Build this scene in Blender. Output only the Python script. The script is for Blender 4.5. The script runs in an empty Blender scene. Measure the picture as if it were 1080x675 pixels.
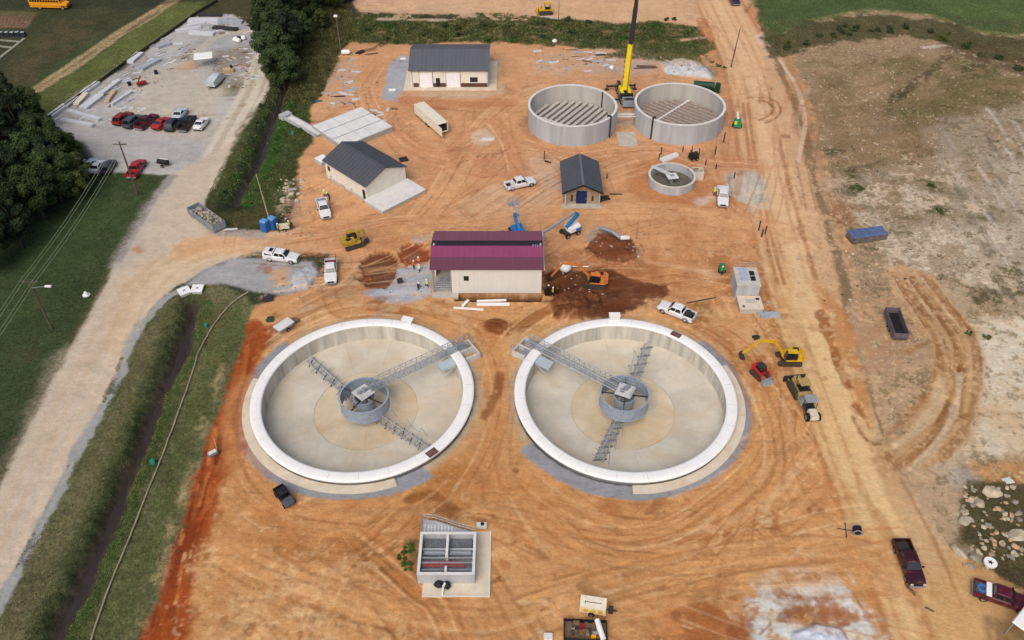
import bpy, bmesh, math, random
import numpy as np
from math import sin, cos, pi, radians, atan2, hypot, sqrt
from mathutils import Vector, Matrix
random.seed(7); rng = np.random.default_rng(11)
S = bpy.context.scene; C = S.collection
# ------------------------------------------------------------------ camera
H = 85.0; PITCH = radians(41.8); FPX = 885.0
cam = bpy.data.cameras.new('camera'); camo = bpy.data.objects.new('camera', cam); C.objects.link(camo)
camo.location = (0, 0, H); camo.rotation_euler = (pi/2 - PITCH, 0, 0)
cam.sensor_fit = 'HORIZONTAL'; cam.sensor_width = 36; cam.lens = 36*FPX/1080; cam.clip_start = 1; cam.clip_end = 9000
S.camera = camo
# ------------------------------------------------------------------ world, sun, exposure
SUN_EL, SUN_AZ = radians(50), radians(200)      # azimuth clockwise from +Y: from behind the camera, to its left
w = bpy.data.worlds.new('World'); S.world = w; w.use_nodes = True
nt = w.node_tree; bg = nt.nodes['Background']; sky = nt.nodes.new('ShaderNodeTexSky')
sky.sky_type = 'NISHITA'; sky.sun_disc = False; sky.sun_elevation = SUN_EL; sky.sun_rotation = SUN_AZ
sky.air_density = 0.7; sky.dust_density = 6.0; sky.ozone_density = 1.0
nt.links.new(sky.outputs[0], bg.inputs[0]); bg.inputs[1].default_value = 0.15
sl = bpy.data.lights.new('sun', 'SUN'); sl.energy = 1.15; sl.angle = radians(50); sl.color = (1, .95, .88)
so = bpy.data.objects.new('sun', sl); C.objects.link(so)
sd = Vector((sin(SUN_AZ)*cos(SUN_EL), cos(SUN_AZ)*cos(SUN_EL), sin(SUN_EL)))
so.rotation_euler = sd.to_track_quat('Z', 'Y').to_euler(); so.location = (0, 60, 120)
S.view_settings.view_transform = 'Standard'; S.view_settings.look = 'None'
S.view_settings.exposure = 0.0; S.view_settings.gamma = 1
# ------------------------------------------------------------------ survey: where things of the site stand on the ground plan
def P(x, y, z=0.0):
    a = (x-540)/FPX; b = -(y-337.5)/FPX
    dy = cos(PITCH)+b*sin(PITCH); dz = -sin(PITCH)+b*cos(PITCH); k = (H-z)/-dz
    return (a*k, dy*k)
def P3(x, y, z=0.0): return Vector((*P(x, y, z), z))
def lin(c):
    return tuple(((v/255)/12.92 if v/255 <= .04045 else ((v/255+.055)/1.055)**2.4) for v in c)
# ------------------------------------------------------------------ materials
MATS = {}
KALB = 0.86      # a seen colour to its surface colour under this light
def mat(name, rgb, rough=.7, metal=0., var=.12, scale=1.5, bump=.0, bscale=8., spec=.3, k=KALB, streak=False, rand=0., world=False, stain=None):
    if name in MATS: return MATS[name]
    m = bpy.data.materials.new(name); m.use_nodes = True; t = m.node_tree; N = t.nodes; L = t.links
    b = N['Principled BSDF']; b.inputs['Roughness'].default_value = rough; b.inputs['Metallic'].default_value = metal
    b.inputs['Specular IOR Level'].default_value = spec
    base = tuple(min(.9, v*k) for v in lin(rgb))
    tc = N.new('ShaderNodeTexCoord'); mp = N.new('ShaderNodeMapping'); geo = N.new('ShaderNodeNewGeometry'); L.new(geo.outputs['Position'] if world else tc.outputs['Object'], mp.inputs[0])
    if streak: mp.inputs['Scale'].default_value = (1, 1, .12)
    n = N.new('ShaderNodeTexNoise'); n.inputs['Scale'].default_value = scale; n.inputs['Detail'].default_value = 6; n.inputs['Roughness'].default_value = .65
    L.new(mp.outputs[0], n.inputs['Vector'])
    r = N.new('ShaderNodeMapRange'); r.inputs['From Min'].default_value = .3; r.inputs['From Max'].default_value = .7
    r.inputs['To Min'].default_value = 1-var*1.6; r.inputs['To Max'].default_value = 1+var
    L.new(n.outputs['Fac'], r.inputs['Value'])
    mx = N.new('ShaderNodeVectorMath'); mx.operation = 'SCALE'; mx.inputs[0].default_value = base
    if rand:        # each panel or piece a slightly different tone
        oi = N.new('ShaderNodeObjectInfo'); rr = N.new('ShaderNodeMapRange'); rr.inputs['To Min'].default_value = 1-rand; rr.inputs['To Max'].default_value = 1+rand
        L.new(oi.outputs['Random'], rr.inputs['Value']); ml = N.new('ShaderNodeMath'); ml.operation = 'MULTIPLY'; L.new(r.outputs[0], ml.inputs[0]); L.new(rr.outputs[0], ml.inputs[1]); L.new(ml.outputs[0], mx.inputs['Scale'])
    else: L.new(r.outputs[0], mx.inputs['Scale'])
    col_ = mx.outputs[0]
    if stain:       # silt and water stains: (colour, noise scale, lower and upper threshold, strength)
        sn = N.new('ShaderNodeTexNoise'); sn.inputs['Scale'].default_value = stain[1]; sn.inputs['Detail'].default_value = 7; sn.inputs['Roughness'].default_value = .6; sn.inputs['Distortion'].default_value = .6
        L.new(mp.outputs[0], sn.inputs['Vector']); sr = N.new('ShaderNodeMapRange'); sr.inputs['From Min'].default_value = stain[2]; sr.inputs['From Max'].default_value = stain[3]; sr.inputs['To Max'].default_value = stain[4]
        L.new(sn.outputs['Fac'], sr.inputs['Value']); sm = N.new('ShaderNodeMix'); sm.data_type = 'RGBA'; L.new(sr.outputs[0], sm.inputs[0]); L.new(col_, sm.inputs[6]); sm.inputs[7].default_value = (*[v*k for v in lin(stain[0])], 1); col_ = sm.outputs[2]
    L.new(col_, b.inputs['Base Color'])
    if bump:
        n2 = N.new('ShaderNodeTexNoise'); n2.inputs['Scale'].default_value = bscale; n2.inputs['Detail'].default_value = 5
        L.new(tc.outputs['Object'], n2.inputs['Vector'])
        bp = N.new('ShaderNodeBump'); bp.inputs['Strength'].default_value = bump; bp.inputs['Distance'].default_value = .05
        L.new(n2.outputs['Fac'], bp.inputs['Height']); L.new(bp.outputs[0], b.inputs['Normal'])
    MATS[name] = m; return m
def paint(name, rgb): return mat('paint_'+name, rgb, rough=.35, spec=.5, var=.10, scale=2.5, stain=((176,132,96), 1.3, .54, .74, .4))
M_GLASS = mat('tinted_glass', (28, 33, 38), rough=.08, spec=.8, var=.03)
M_TYRE = mat('tyre_rubber', (32, 30, 29), rough=.9, var=.3, scale=6)
M_BLACK = mat('black_plastic', (34, 34, 36), rough=.6, var=.2)
M_STEEL = mat('galvanised_steel', (150, 158, 166), rough=.45, metal=.2, var=.15, scale=3)
M_RIM = mat('wheel_metal', (150, 150, 150), rough=.35, metal=.5)
M_CONC = mat('concrete', (186, 180, 168), rough=.9, var=.10, scale=.8, bump=.3)
M_CONCG = mat('grey_concrete', (178, 182, 185), rough=.9, var=.15, scale=.45, bump=.3, streak=True)
M_CONCB = mat('bright_concrete', (216, 217, 215), stain=((190,164,136), .6, .55, .75, .45), rough=.85, var=.07, scale=.7, bump=.15)
M_FLOOR = mat('floor_concrete', (204, 198, 182), rough=.9, rand=.02, var=.13, scale=.22, world=True, stain=((196,168,126), .16, .48, .70, .45), bump=.15)
M_SLAB = mat('pale_slab_concrete', (214, 203, 182), rough=.9, stain=((196,160,120), .7, .52, .72, .5), var=.08, scale=.5, bump=.2)
M_WHITE = mat('white_coating', (240, 240, 238), rough=.6, var=.04, scale=.9, stain=((176,164,148), .9, .6, .78, .45))
M_WOOD = mat('weathered_wood', (120, 98, 76), rough=.9, var=.3, scale=4)
M_TIMBER = mat('pale_timber', (196, 172, 130), rough=.85, var=.15, scale=4)
M_TRACK = mat('track_steel', (74, 66, 58), rough=.7, var=.3, scale=5)
M_DARKST = mat('dark_steel', (58, 56, 56), rough=.55, var=.25, scale=4)
M_HIVIS = mat('hivis_yellow', (200, 224, 60), rough=.7, var=.05)
M_ORVEST = mat('hivis_orange', (238, 120, 80), rough=.7, var=.05)
M_JEANS = mat('denim', (52, 58, 78), rough=.9)
M_SKIN = mat('skin', (170, 120, 92), rough=.7, var=.03)
M_HHAT = mat('hardhat_white', (230, 230, 226), rough=.4, var=.02)
# ------------------------------------------------------------------ mesh builder
class MB:
    def __init__(s): s.v = []; s.f = []
    def add(s, vs, fs):
        o = len(s.v); s.v += [tuple(v) for v in vs]; s.f += [tuple(i+o for i in f) for f in fs]; return s
    def hexa(s, p):    # 8 corners: bottom 0-3 ccw, top 4-7
        return s.add(p, [(3,2,1,0),(4,5,6,7),(0,1,5,4),(1,2,6,5),(2,3,7,6),(3,0,4,7)])
    def box(s, x0, x1, y0, y1, z0, z1, tx=0., ty=0., rz=0., c=None):
        p = [(x0,y0,z0),(x1,y0,z0),(x1,y1,z0),(x0,y1,z0),(x0+tx,y0+ty,z1),(x1-tx,y0+ty,z1),(x1-tx,y1-ty,z1),(x0+tx,y1-ty,z1)]
        if rz:
            cx, cy = c or ((x0+x1)/2, (y0+y1)/2)
            p = [(cx+(a-cx)*cos(rz)-(b-cy)*sin(rz), cy+(a-cx)*sin(rz)+(b-cy)*cos(rz), z) for a, b, z in p]
        return s.hexa(p)
    def prism(s, pts, z0, z1):      # polygon ccw
        n = len(pts)
        return s.add([(a,b,z0) for a,b in pts]+[(a,b,z1) for a,b in pts],
              [tuple(range(n-1,-1,-1)), tuple(range(n,2*n))]+[(i,(i+1)%n,n+(i+1)%n,n+i) for i in range(n)])
    def prism_y(s, pts, y0, y1):    # polygon in xz extruded along y
        n = len(pts)
        return s.add([(a,y0,b) for a,b in pts]+[(a,y1,b) for a,b in pts],
              [tuple(range(n)), tuple(range(2*n-1,n-1,-1))]+[((i+1)%n,i,n+i,n+(i+1)%n) for i in range(n)])
    def tube(s, a, b, r, r2=None, n=8, caps=True):
        a = Vector(a); b = Vector(b); r2 = r if r2 is None else r2
        d = b-a
        if d.length < 1e-6: return s
        q = d.to_track_quat('Z','Y'); vs = []
        for p, rr in ((a, r), (b, r2)):
            for i in range(n):
                t = 2*pi*i/n; vs.append(p+q@Vector((rr*cos(t), rr*sin(t), 0)))
        fs = [(i,(i+1)%n,n+(i+1)%n,n+i) for i in range(n)]
        if caps: fs += [tuple(range(n-1,-1,-1)), tuple(range(n,2*n))]
        return s.add(vs, fs)
    def path(s, pts, r, n=6):
        for a, b in zip(pts[:-1], pts[1:]): s.tube(a, b, r, n=n)
        return s
    def beam(s, a, b, w, h):        # rectangular bar from a to b
        a = Vector(a); b = Vector(b); d = (b-a).normalized()
        side = d.cross(Vector((0,0,1)))
        side = Vector((1,0,0)) if side.length < 1e-3 else side.normalized()
        up = side.cross(d)
        vs = [p+side*sx*w/2+up*sz*h/2 for p in (a, b) for sx, sz in ((-1,-1),(1,-1),(1,1),(-1,1))]
        return s.add(vs, [(0,1,2,3),(7,6,5,4),(0,4,5,1),(1,5,6,2),(2,6,7,3),(3,7,4,0)])
    def lathe(s, prof, n=24, cx=0, cy=0, a0=0., a1=2*pi):    # prof of (r,z), outside up the right hand
        full = abs(a1-a0-2*pi) < 1e-6; m = n if full else n+1; k = len(prof); vs = []; fs = []
        for i in range(m):
            t = a0+(a1-a0)*i/n
            vs += [(cx+r*cos(t), cy+r*sin(t), z) for r, z in prof]
        for i in range(n):
            j = (i+1) % m
            fs += [(i*k+q, j*k+q, j*k+q+1, i*k+q+1) for q in range(k-1)]
        return s.add(vs, fs)
    def ring(s, ro, ri, z0, z1, n=64, cx=0, cy=0, a0=0., a1=2*pi, zi=None):   # closed ring
        zi = z1 if zi is None else zi
        full = abs(a1-a0-2*pi) < 1e-6; o = len(s.v)
        s.lathe([(ri,z0),(ro,z0),(ro,z1),(ri,zi),(ri,z0)], n, cx, cy, a0, a1)
        if not full:
            e = o+n*5; s.f += [(o+3,o+2,o+1,o), (e,e+1,e+2,e+3)]
        return s
    def cyl(s, cx, cy, z0, z1, r, r2=None, n=16): return s.tube((cx,cy,z0),(cx,cy,z1), r, r2, n)
    def loft(s, rings, caps=True):
        n = len(rings[0]); o = len(s.v); s.v += [tuple(p) for r in rings for p in r]
        for k in range(len(rings)-1):
            s.f += [(o+k*n+i, o+k*n+(i+1)%n, o+(k+1)*n+(i+1)%n, o+(k+1)*n+i) for i in range(n)]
        if caps: s.f += [tuple(o+i for i in range(n-1,-1,-1)), tuple(o+(len(rings)-1)*n+i for i in range(n))]
        return s
    def quad(s, a, b, c, d): return s.add([a,b,c,d], [(0,1,2,3)])
    def blob(s, c, r, seg=6, rings=4, jit=.25, sq=(1,1,1)):
        vs = [(c[0], c[1], c[2]+r*sq[2])]; fs = []
        for i in range(1, rings):
            ph = pi*i/rings
            for j in range(seg):
                t = 2*pi*j/seg; q = r*(1+random.uniform(-jit, jit))
                vs.append((c[0]+q*sq[0]*sin(ph)*cos(t), c[1]+q*sq[1]*sin(ph)*sin(t), c[2]+q*sq[2]*cos(ph)))
        vs.append((c[0], c[1], c[2]-r*sq[2])); last = len(vs)-1
        for j in range(seg): fs.append((0, 1+j, 1+(j+1)%seg))
        for i in range(rings-2):
            for j in range(seg):
                a = 1+i*seg+j; b = 1+i*seg+(j+1)%seg; fs.append((a, a+seg, b+seg, b))
        for j in range(seg): fs.append((last, 1+(rings-2)*seg+(j+1)%seg, 1+(rings-2)*seg+j))
        return s.add(vs, fs)
    def mesh(s, name, m, smooth=False):
        me = bpy.data.meshes.new(name); me.from_pydata(s.v, [], s.f)
        bm = bmesh.new(); bm.from_mesh(me); bmesh.ops.recalc_face_normals(bm, faces=bm.faces); bm.to_mesh(me); bm.free()
        me.materials.append(m)
        if smooth: me.polygons.foreach_set('use_smooth', [True]*len(me.polygons))
        return me
    def build(s, name, m, parent=None, label=None, smooth=False, kind=None):
        o = bpy.data.objects.new(name, s.mesh(name, m, smooth)); C.objects.link(o)
        if smooth == 'auto': pass
        if parent is not None: o.parent = parent
        if label: o['label'] = label
        if kind: o['kind'] = kind
        return o
def inst(name, me, parent, rz=0., loc=(0,0,0), rot=None):
    o = bpy.data.objects.new(name, me); C.objects.link(o); o.parent = parent
    o.location = loc; o.rotation_euler = rot or (0,0,rz); return o
def thing(name, label, cat, loc=(0,0,0), rz=0., group=None):
    o = bpy.data.objects.new(name, None); C.objects.link(o); o.empty_display_size = .3
    o.location = loc if len(loc) == 3 else (*loc, 0); o.rotation_euler = (0,0,rz)
    o['label'] = label; o['category'] = cat
    if group: o['group'] = group
    return o
def tag(o, label, cat, group=None):
    o['label'] = label; o['category'] = cat
    if group: o['group'] = group
    return o
def copy_tree(o, parent=None):
    c = o.copy(); C.objects.link(c); c.parent = parent
    for ch in o.children: copy_tree(ch, c)
    return c
def place(root, label, loc, rz, group=None):
    root.location = loc if len(loc) == 3 else (*loc, 0); root.rotation_euler = (0,0,rz); root['label'] = label
    if group: root['group'] = group
    elif 'group' in root: del root['group']
    return root
# ================================================================== GROUND: one height field, cut into its surfaces
def axis(segs):
    out = [segs[0][0]]
    for a, b, st in segs:
        n = max(1, int(round((b-a)/st))); out += list(np.linspace(a, b, n+1)[1:])
    return np.array(out)
GX = axis([(-175,-60,.5),(-60,62,.18),(62,86,.25),(86,175,.45)])
GY = axis([(28,41,.6),(41,95,.17),(95,140,.24),(140,235,.42),(235,262,1.)])
NX, NY = len(GX), len(GY)
XX, YY = np.meshgrid(GX, GY)             # [row(y), col(x)]
def vnoise(x, y, seed):
    xi = np.floor(x).astype(np.int64); yi = np.floor(y).astype(np.int64); fx = x-xi; fy = y-yi
    fx = fx*fx*(3-2*fx); fy = fy*fy*(3-2*fy)
    def h(a, b):
        n = (a*374761393+b*668265263+seed*1442695041) & 0xffffffff
        n = ((n ^ (n >> 13))*1274126177) & 0xffffffff
        return ((n ^ (n >> 16)) & 0xffff)/65535.
    return (h(xi,yi)*(1-fx)+h(xi+1,yi)*fx)*(1-fy)+(h(xi,yi+1)*(1-fx)+h(xi+1,yi+1)*fx)*fy
def fbm(x, y, sc, seed, octs=4, g=.5):
    o = 0; a = 1; t = 0
    for k in range(octs):
        o = o+a*vnoise(x/sc*2**k+17.3*k, y/sc*2**k-9.1*k, seed+k); t += a; a *= g
    return (o/t-.5)*2
NA = fbm(XX, YY, 9., 1, 5, .6); NB = fbm(XX, YY, 3.2, 21, 4, .65); NC_ = fbm(XX, YY, 26., 41, 4, .5); ND = fbm(XX, YY, 1.1, 61, 3, .7)
COL = np.zeros((NY, NX, 3)); COL[:] = lin((58,64,44)); G4 = fbm(XX, YY, .55, 91, 2, .7); Z = np.zeros((NY, NX)); VEG = np.ones((NY, NX)); CLS = np.full((NY, NX), 3, np.int8)
CN = ['site_ground','gravel_road','haul_road','grass_field','scrub_field','gravel_lot','ditch_bank']
def sub(x0, x1, y0, y1):
    return (slice(max(0, np.searchsorted(GY, y0)-1), min(NY, np.searchsorted(GY, y1)+1)),
            slice(max(0, np.searchsorted(GX, x0)-1), min(NX, np.searchsorted(GX, x1)+1)))
def sstep(t): t = np.clip(t, 0, 1); return t*t*(3-2*t)
def curve(pts, k=6):         # catmull-rom
    p = [pts[0]]+list(pts)+[pts[-1]]; out = []
    for i in range(1, len(p)-2):
        for j in range(k):
            t = j/k; a, b, c, d = (np.array(p[i+q], float) for q in (-1,0,1,2))
            out.append(.5*((2*b)+(c-a)*t+(2*a-5*b+4*c-d)*t*t+(3*b-a-3*c+d)*t**3))
    out.append(np.array(pts[-1], float)); return out
def polyd(pts, x, y, closed):
    n = len(pts); d = np.full(x.shape, 1e9); ins = np.zeros(x.shape, bool)
    for i in range(n if closed else n-1):
        ax, ay = pts[i]; bx, by = pts[(i+1) % n]; ex, ey = bx-ax, by-ay
        t = np.clip(((x-ax)*ex+(y-ay)*ey)/(ex*ex+ey*ey+1e-12), 0, 1)
        d = np.minimum(d, (x-ax-t*ex)**2+(y-ay-t*ey)**2)
        if closed and ay != by:
            c = ((ay > y) != (by > y)) & (x < (bx-ax)*(y-ay)/(by-ay)+ax); ins ^= c
    d = np.sqrt(d); return np.where(ins, -d, d) if closed else d
def apply(s, wgt, col, veg, cls, dz, setz):
    if col is not None: COL[s] += (np.array(lin(col))-COL[s])*wgt[..., None]
    if veg is not None: VEG[s] += (veg-VEG[s])*wgt
    if cls is not None: CLS[s] = np.where(wgt > .5, cls, CLS[s])
    if setz is not None: Z[s] += (setz-Z[s])*wgt
    if dz: Z[s] += dz*wgt*(1+.7*NB[s]+.5*ND[s] if dz > .25 else 1)
def W(pts):
    # whatever runs out of the surveyed area goes on in its own direction beyond it
    out = []; n = len(pts)
    for i, (x, y) in enumerate(pts):
        if y >= 685:
            nb = [q for q in (pts[i-1], pts[(i+1) % n]) if q[1] < 685 and y-q[1] > 8]
            sl_ = (x-nb[0][0])/(y-nb[0][1]) if nb else 0.
            x, y = x+max(-1.2, min(1.2, sl_))*120, y+120
        elif y <= -6:
            nb = [q for q in (pts[i-1], pts[(i+1) % n]) if q[1] > -6 and q[1]-y > 8]
            sl_ = (x-nb[0][0])/(y-nb[0][1]) if nb else 0.
            x, y = x-max(-1.8, min(1.8, sl_))*45, y-45
        if x >= 1090: x += 180
        out.append(P(x, y))
    return out
def poly(px, col, soft=.8, rough=1.2, a=1., veg=None, cls=None, dz=0., blotch=None, sm=False, world=False, setz=None):
    pts = px if world else W(px)
    if sm: pts = curve(list(pts)+[pts[0]], 4)[:-1]
    xs = [p[0] for p in pts]; ys = [p[1] for p in pts]; m = soft+rough*1.3
    s = sub(min(xs)-m, max(xs)+m, min(ys)-m, max(ys)+m)
    d = polyd(pts, XX[s], YY[s], True)+rough*(NA[s]*.8+NB[s]*.8+ND[s]*.35)
    sf_ = soft*.7; wg = sstep(.5-d/(2*sf_))*a
    if blotch is not None:      # (field, threshold, softness)
        f, th, sf = blotch; wg = wg*sstep((f[s]-th)/sf)
    apply(s, wg, col, veg, cls, dz, setz)
def line(px, wd, col, soft=.4, rough=.3, a=1., veg=None, cls=None, dz=0., world=False, blotch=None, off=0., setz=None, sm=True):
    pts = [np.array(p) for p in (px if world else W(px))]
    if sm: pts = curve(pts)
    if off:
        q = []
        for i, p in enumerate(pts):
            t = pts[min(i+1, len(pts)-1)]-pts[max(i-1, 0)]; t = t/(np.hypot(*t)+1e-9); q.append(p+off*np.array([-t[1], t[0]]))
        pts = q
    xs = [p[0] for p in pts]; ys = [p[1] for p in pts]; m = wd/2+soft+rough*1.3
    s = sub(min(xs)-m, max(xs)+m, min(ys)-m, max(ys)+m)
    d = polyd(pts, XX[s], YY[s], False)-wd/2+rough*(NA[s]*.8+NB[s]*.8+ND[s]*.35)
    sf_ = soft*.7; wg = sstep(.5-d/(2*sf_))*a
    if blotch is not None: f, th, sf = blotch; wg = wg*sstep((f[s]-th)/sf)
    apply(s, wg, col, veg, cls, dz, setz)
def track(px, col=(150,100,62), a=.55, gauge=2., wd=.5, dz=-.06, rough=.12, world=False, blotch=None):
    for sgn in (-1, 1): line(px, wd, col, soft=.16, rough=rough, a=a, dz=dz, off=sgn*gauge/2, world=world, blotch=blotch)
def tint(s, field, amp): COL[s] *= (1+amp*field[s])[..., None]

# ---- left side: grass, plots, path ------------------------------------------------
poly([(0,0),(230,0),(50,130),(0,115)], (70,72,48), 2, 3, .8, blotch=(NA,-.4,.7))
poly([(60,20),(120,25),(90,70),(20,95),(10,70)], (84,74,52), 3, 3, .7, blotch=(NB,-.5,.9), sm=True)
poly([(180,2),(225,2),(140,62),(55,125),(20,110),(80,75)], (96,104,56), 1, 1, .85)
line([(110,42),(60,78),(0,112)], 6, (54,80,46), 2, 2, .6)
line([(190,-6),(165,12),(130,33),(85,64),(45,90),(8,112)], 3.4, (168,146,110), .6, .6, .9)
line([(190,-6),(165,12),(130,33),(85,64),(45,90),(8,112)], .9, (104,98,66), .4, .5, .8, blotch=(NB,-.3,.5))
line([(165,12),(130,33)], .8, (70,60,44), .3, .3, .6, off=.9)
for i in range(8):
    line([(2+i*4.6,17),(-2+i*4.2,29)], .8, (128,98,80), .35, .3, .8)
poly([(0,11),(40,13),(36,17),(0,16)], (104,98,66), .5, .5, .7)
poly([(0,0),(200,0),(150,8),(80,11),(0,9)], (52,56,42), 1.5, 1.5, .6)
poly([(225,-4),(300,-4),(290,30),(235,20),(205,16)], (72,70,48), 1.5, 2, .8)
# field with the power lines
poly([(95,182),(182,184),(165,205),(133,258),(80,365),(30,465),(0,510),(0,260),(60,225)], (60,74,44), 1, 1, .9)
poly([(100,188),(175,190),(120,270),(60,250)], (64,80,48), 3, 3, .8, blotch=(NA,-.5,.8))
poly([(0,330),(110,290),(60,390),(0,490)], (56,68,48), 3, 3, .7, blotch=(NC_,-.4,.8))
poly([(10,365),(45,352),(50,385),(15,400)], (70,66,50), 2, 2, .6, blotch=(NB,-.2,.5))
line([(183,185),(165,207),(135,258),(98,327),(50,417),(0,513)], 2.2, (92,84,56), 1, 1, .7)
# ---- gravel lot and road ----------------------------------------------------------
poly([(48,127),(90,92),(130,74),(165,45),(207,17),(245,15),(272,30),(285,60),(287,92),(268,122),(250,150),(232,180),(217,212),(200,240),(150,225),(182,184),(105,181),(92,150),(62,140)], (186,184,180), .7, .8, 1, veg=0, cls=5)
poly([(130,72),(205,18),(275,28),(270,60),(225,80),(180,110),(130,120),(80,130),(60,122)], (158,160,162), 3, 3, .8, blotch=(NA,-.45,.7))
poly([(170,75),(250,75),(262,95),(215,110),(150,118)], (166,166,168), 3, 2, .6, blotch=(NB,-.4,.7))
poly([(100,130),(180,145),(240,120),(230,170),(140,178),(95,170)], (172,172,170), 3, 3, .7, blotch=(NC_,-.5,.9))
poly([(180,72),(203,62),(210,70),(190,78)], (178,132,104), 1, 1.5, .8)
poly([(182,60),(204,56),(204,63),(186,66)], (122,112,86), .8, 1, .7)
poly([(225,52),(262,48),(272,66),(262,88),(236,98),(226,80)], (140,128,112), 1.5, 1.5, .75, blotch=(NB,-.5,.5))
poly([(238,92),(262,86),(250,100),(236,102)], (112,112,76), .6, 1, .7)
poly([(150,80),(190,60),(235,95),(225,150),(170,140),(140,118)], (196,184,162), 3, 3, .6)
poly([(60,105),(130,70),(175,50),(150,85),(110,112),(70,122)], (140,130,112), 1, 2, .6, blotch=(ND*.6+NB*.6,-.1,.4))
line([(205,60),(230,38),(275,32)], 2.5, (190,182,164), .8, .5, .7)
line([(284,60),(272,95),(255,125),(235,165),(220,200)], 7.5, (208,198,180), .8, .4, .95, cls=1)
line([(282,62),(270,95),(252,128),(234,163)], .7, (178,166,144), .3, .3, .7, off=1.2)
line([(282,62),(270,95),(252,128),(234,163)], 1.2, (176,164,142), .4, .3, .6, off=-1.5)
poly([(182,184),(250,150),(232,182),(217,214),(214,232),(240,245),(300,243),(345,235),(395,232),(400,262),(370,272),(340,268),(260,266),(215,285),(185,303),(160,325),(133,370),(108,425),(64,512),(20,598),(0,637),(-80,800),(-190,800),(-90,690),(0,512),(50,415),(98,325),(133,258),(165,208)], (198,184,164), .6, .7, 1, veg=0, cls=1)
poly([(70,370),(110,370),(20,560),(0,590),(0,530)], (198,184,166), 4, 2, .6)
poly([(120,300),(160,270),(230,255),(280,258),(200,285),(150,330),(120,380)], (206,180,146), 2, 2, .7)
line([(200,262),(280,254),(360,258)], 6, (214,168,122), 2, 1, .8)
line([(170,205),(150,235),(130,275)], 3.5, (180,172,164), 1.2, 1, .5)
line([(-75,790),(0,640),(22,598),(66,512),(92,459),(123,408),(137,368),(148,343)], 1.7, (150,152,152), .5, .6, .9, cls=1)
line([(150,340),(170,318),(192,304)], 1.0, (150,150,148), .5, .5, .7)
line([(182,186),(165,208),(140,250),(128,272)], 1.2, (150,148,142), .5, .6, .7)
poly([(138,262),(160,253),(156,262),(146,270)], (180,130,84), .5, .8, .7, blotch=(NB,-.2,.4))
for o_, a_ in ((-2.6,.35),(-.6,.3),(1.6,.35),(3.4,.3)):
    line([(5,600),(60,480),(115,370),(160,300),(215,265),(300,257)], .9, (224,200,168) if o_ < 0 else (196,166,130), .5, .5, a_, off=o_)
# ---- the site dirt --------------------------------------------------------------
poly([(148,690),(165,640),(185,590),(203,515),(222,455),(240,400),(256,350),(262,325),(330,300),(345,270),(300,238),(312,205),(305,175),(330,150),(322,120),(340,95),(352,60),(368,44),(420,47),(520,42),(640,50),(745,60),(800,-6),(860,100),(900,220),(960,420),(1010,560),(1060,690)], (200,150,104), 1.2, 1.6, 1, veg=0, cls=0)
poly([(240,360),(800,300),(860,660),(160,660)], (206,160,112), 6, 5, .6, blotch=(NC_,-.3,.8))
poly([(300,200),(520,100),(800,120),(840,320),(620,330),(300,330)], (212,162,116), 5, 5, .6, blotch=(NC_,-.2,.8))
poly([(300,200),(520,100),(800,60),(840,320),(620,330),(300,330),(200,660),(860,660)], (184,124,76), 4, 4, .65, blotch=(NA,.0,.55))
poly([(300,200),(520,60),(800,60),(860,320),(900,660),(160,660)], (170,106,62), 2, 4, .6, blotch=(NB*.6+NA*.5,.25,.35))
poly([(300,200),(520,60),(800,60),(860,320),(900,660),(160,660)], (218,178,134), 2, 4, .65, blotch=(NB*.6-NA*.6,.22,.35))
poly([(300,200),(520,60),(800,60),(860,320),(900,660),(160,660)], (190,168,148), 2, 4, .5, blotch=(-NB*.5-NC_*.7,.28,.3))
# upper dirt
poly([(365,-6),(800,-6),(760,45),(640,24),(560,18),(380,12)], (206,170,132), 1.5, 1.5, 1, veg=0, cls=0)
poly([(380,0),(560,4),(520,18),(380,14)], (196,168,140), 1.5, 2, .7, blotch=(NB,-.3,.6))
# red soil strip along the left edge
poly([(150,690),(170,640),(190,590),(208,510),(225,455),(245,395),(262,345),(285,342),(262,385),(246,440),(232,500),(215,590),(195,640),(185,690)], (166,84,40), 1, 1.5, .95)
line([(160,670),(185,600),(205,520),(225,450),(250,380),(262,350)], 5.2, (140,62,30), 1.2, 1.8, .85, blotch=(NA,-.6,.5))
line([(180,670),(200,610),(222,520),(240,440)], 1.2, (146,70,34), .6, .9, .7, blotch=(NB,-.3,.4))
line([(178,540),(168,610),(152,650)], 2.6, (196,160,120), .8, 1.2, .8, blotch=(NB,-.4,.4))
line([(208,470),(216,430),(232,385)], 1.6, (204,176,136), .8, 1.0, .7, blotch=(NB,-.4,.4))
for i in range(9):
    o = random.uniform(-2.5, 3.5)
    line([(168,660),(190,590),(212,510),(236,425),(262,350)], .35, random.choice([(120,52,24),(196,116,64),(160,80,40)]), .25, .4, .6, off=o, dz=-.05)
poly([(225,460),(252,440),(262,470),(240,500),(222,490)], (204,164,120), 1.5, 1, .6)
# entrance dirt north strip between grass and building
poly([(318,165),(345,188),(390,214),(400,232),(350,240),(310,238),(315,205),(306,180)], (212,160,112), 1.5, 1.2, .9)
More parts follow.
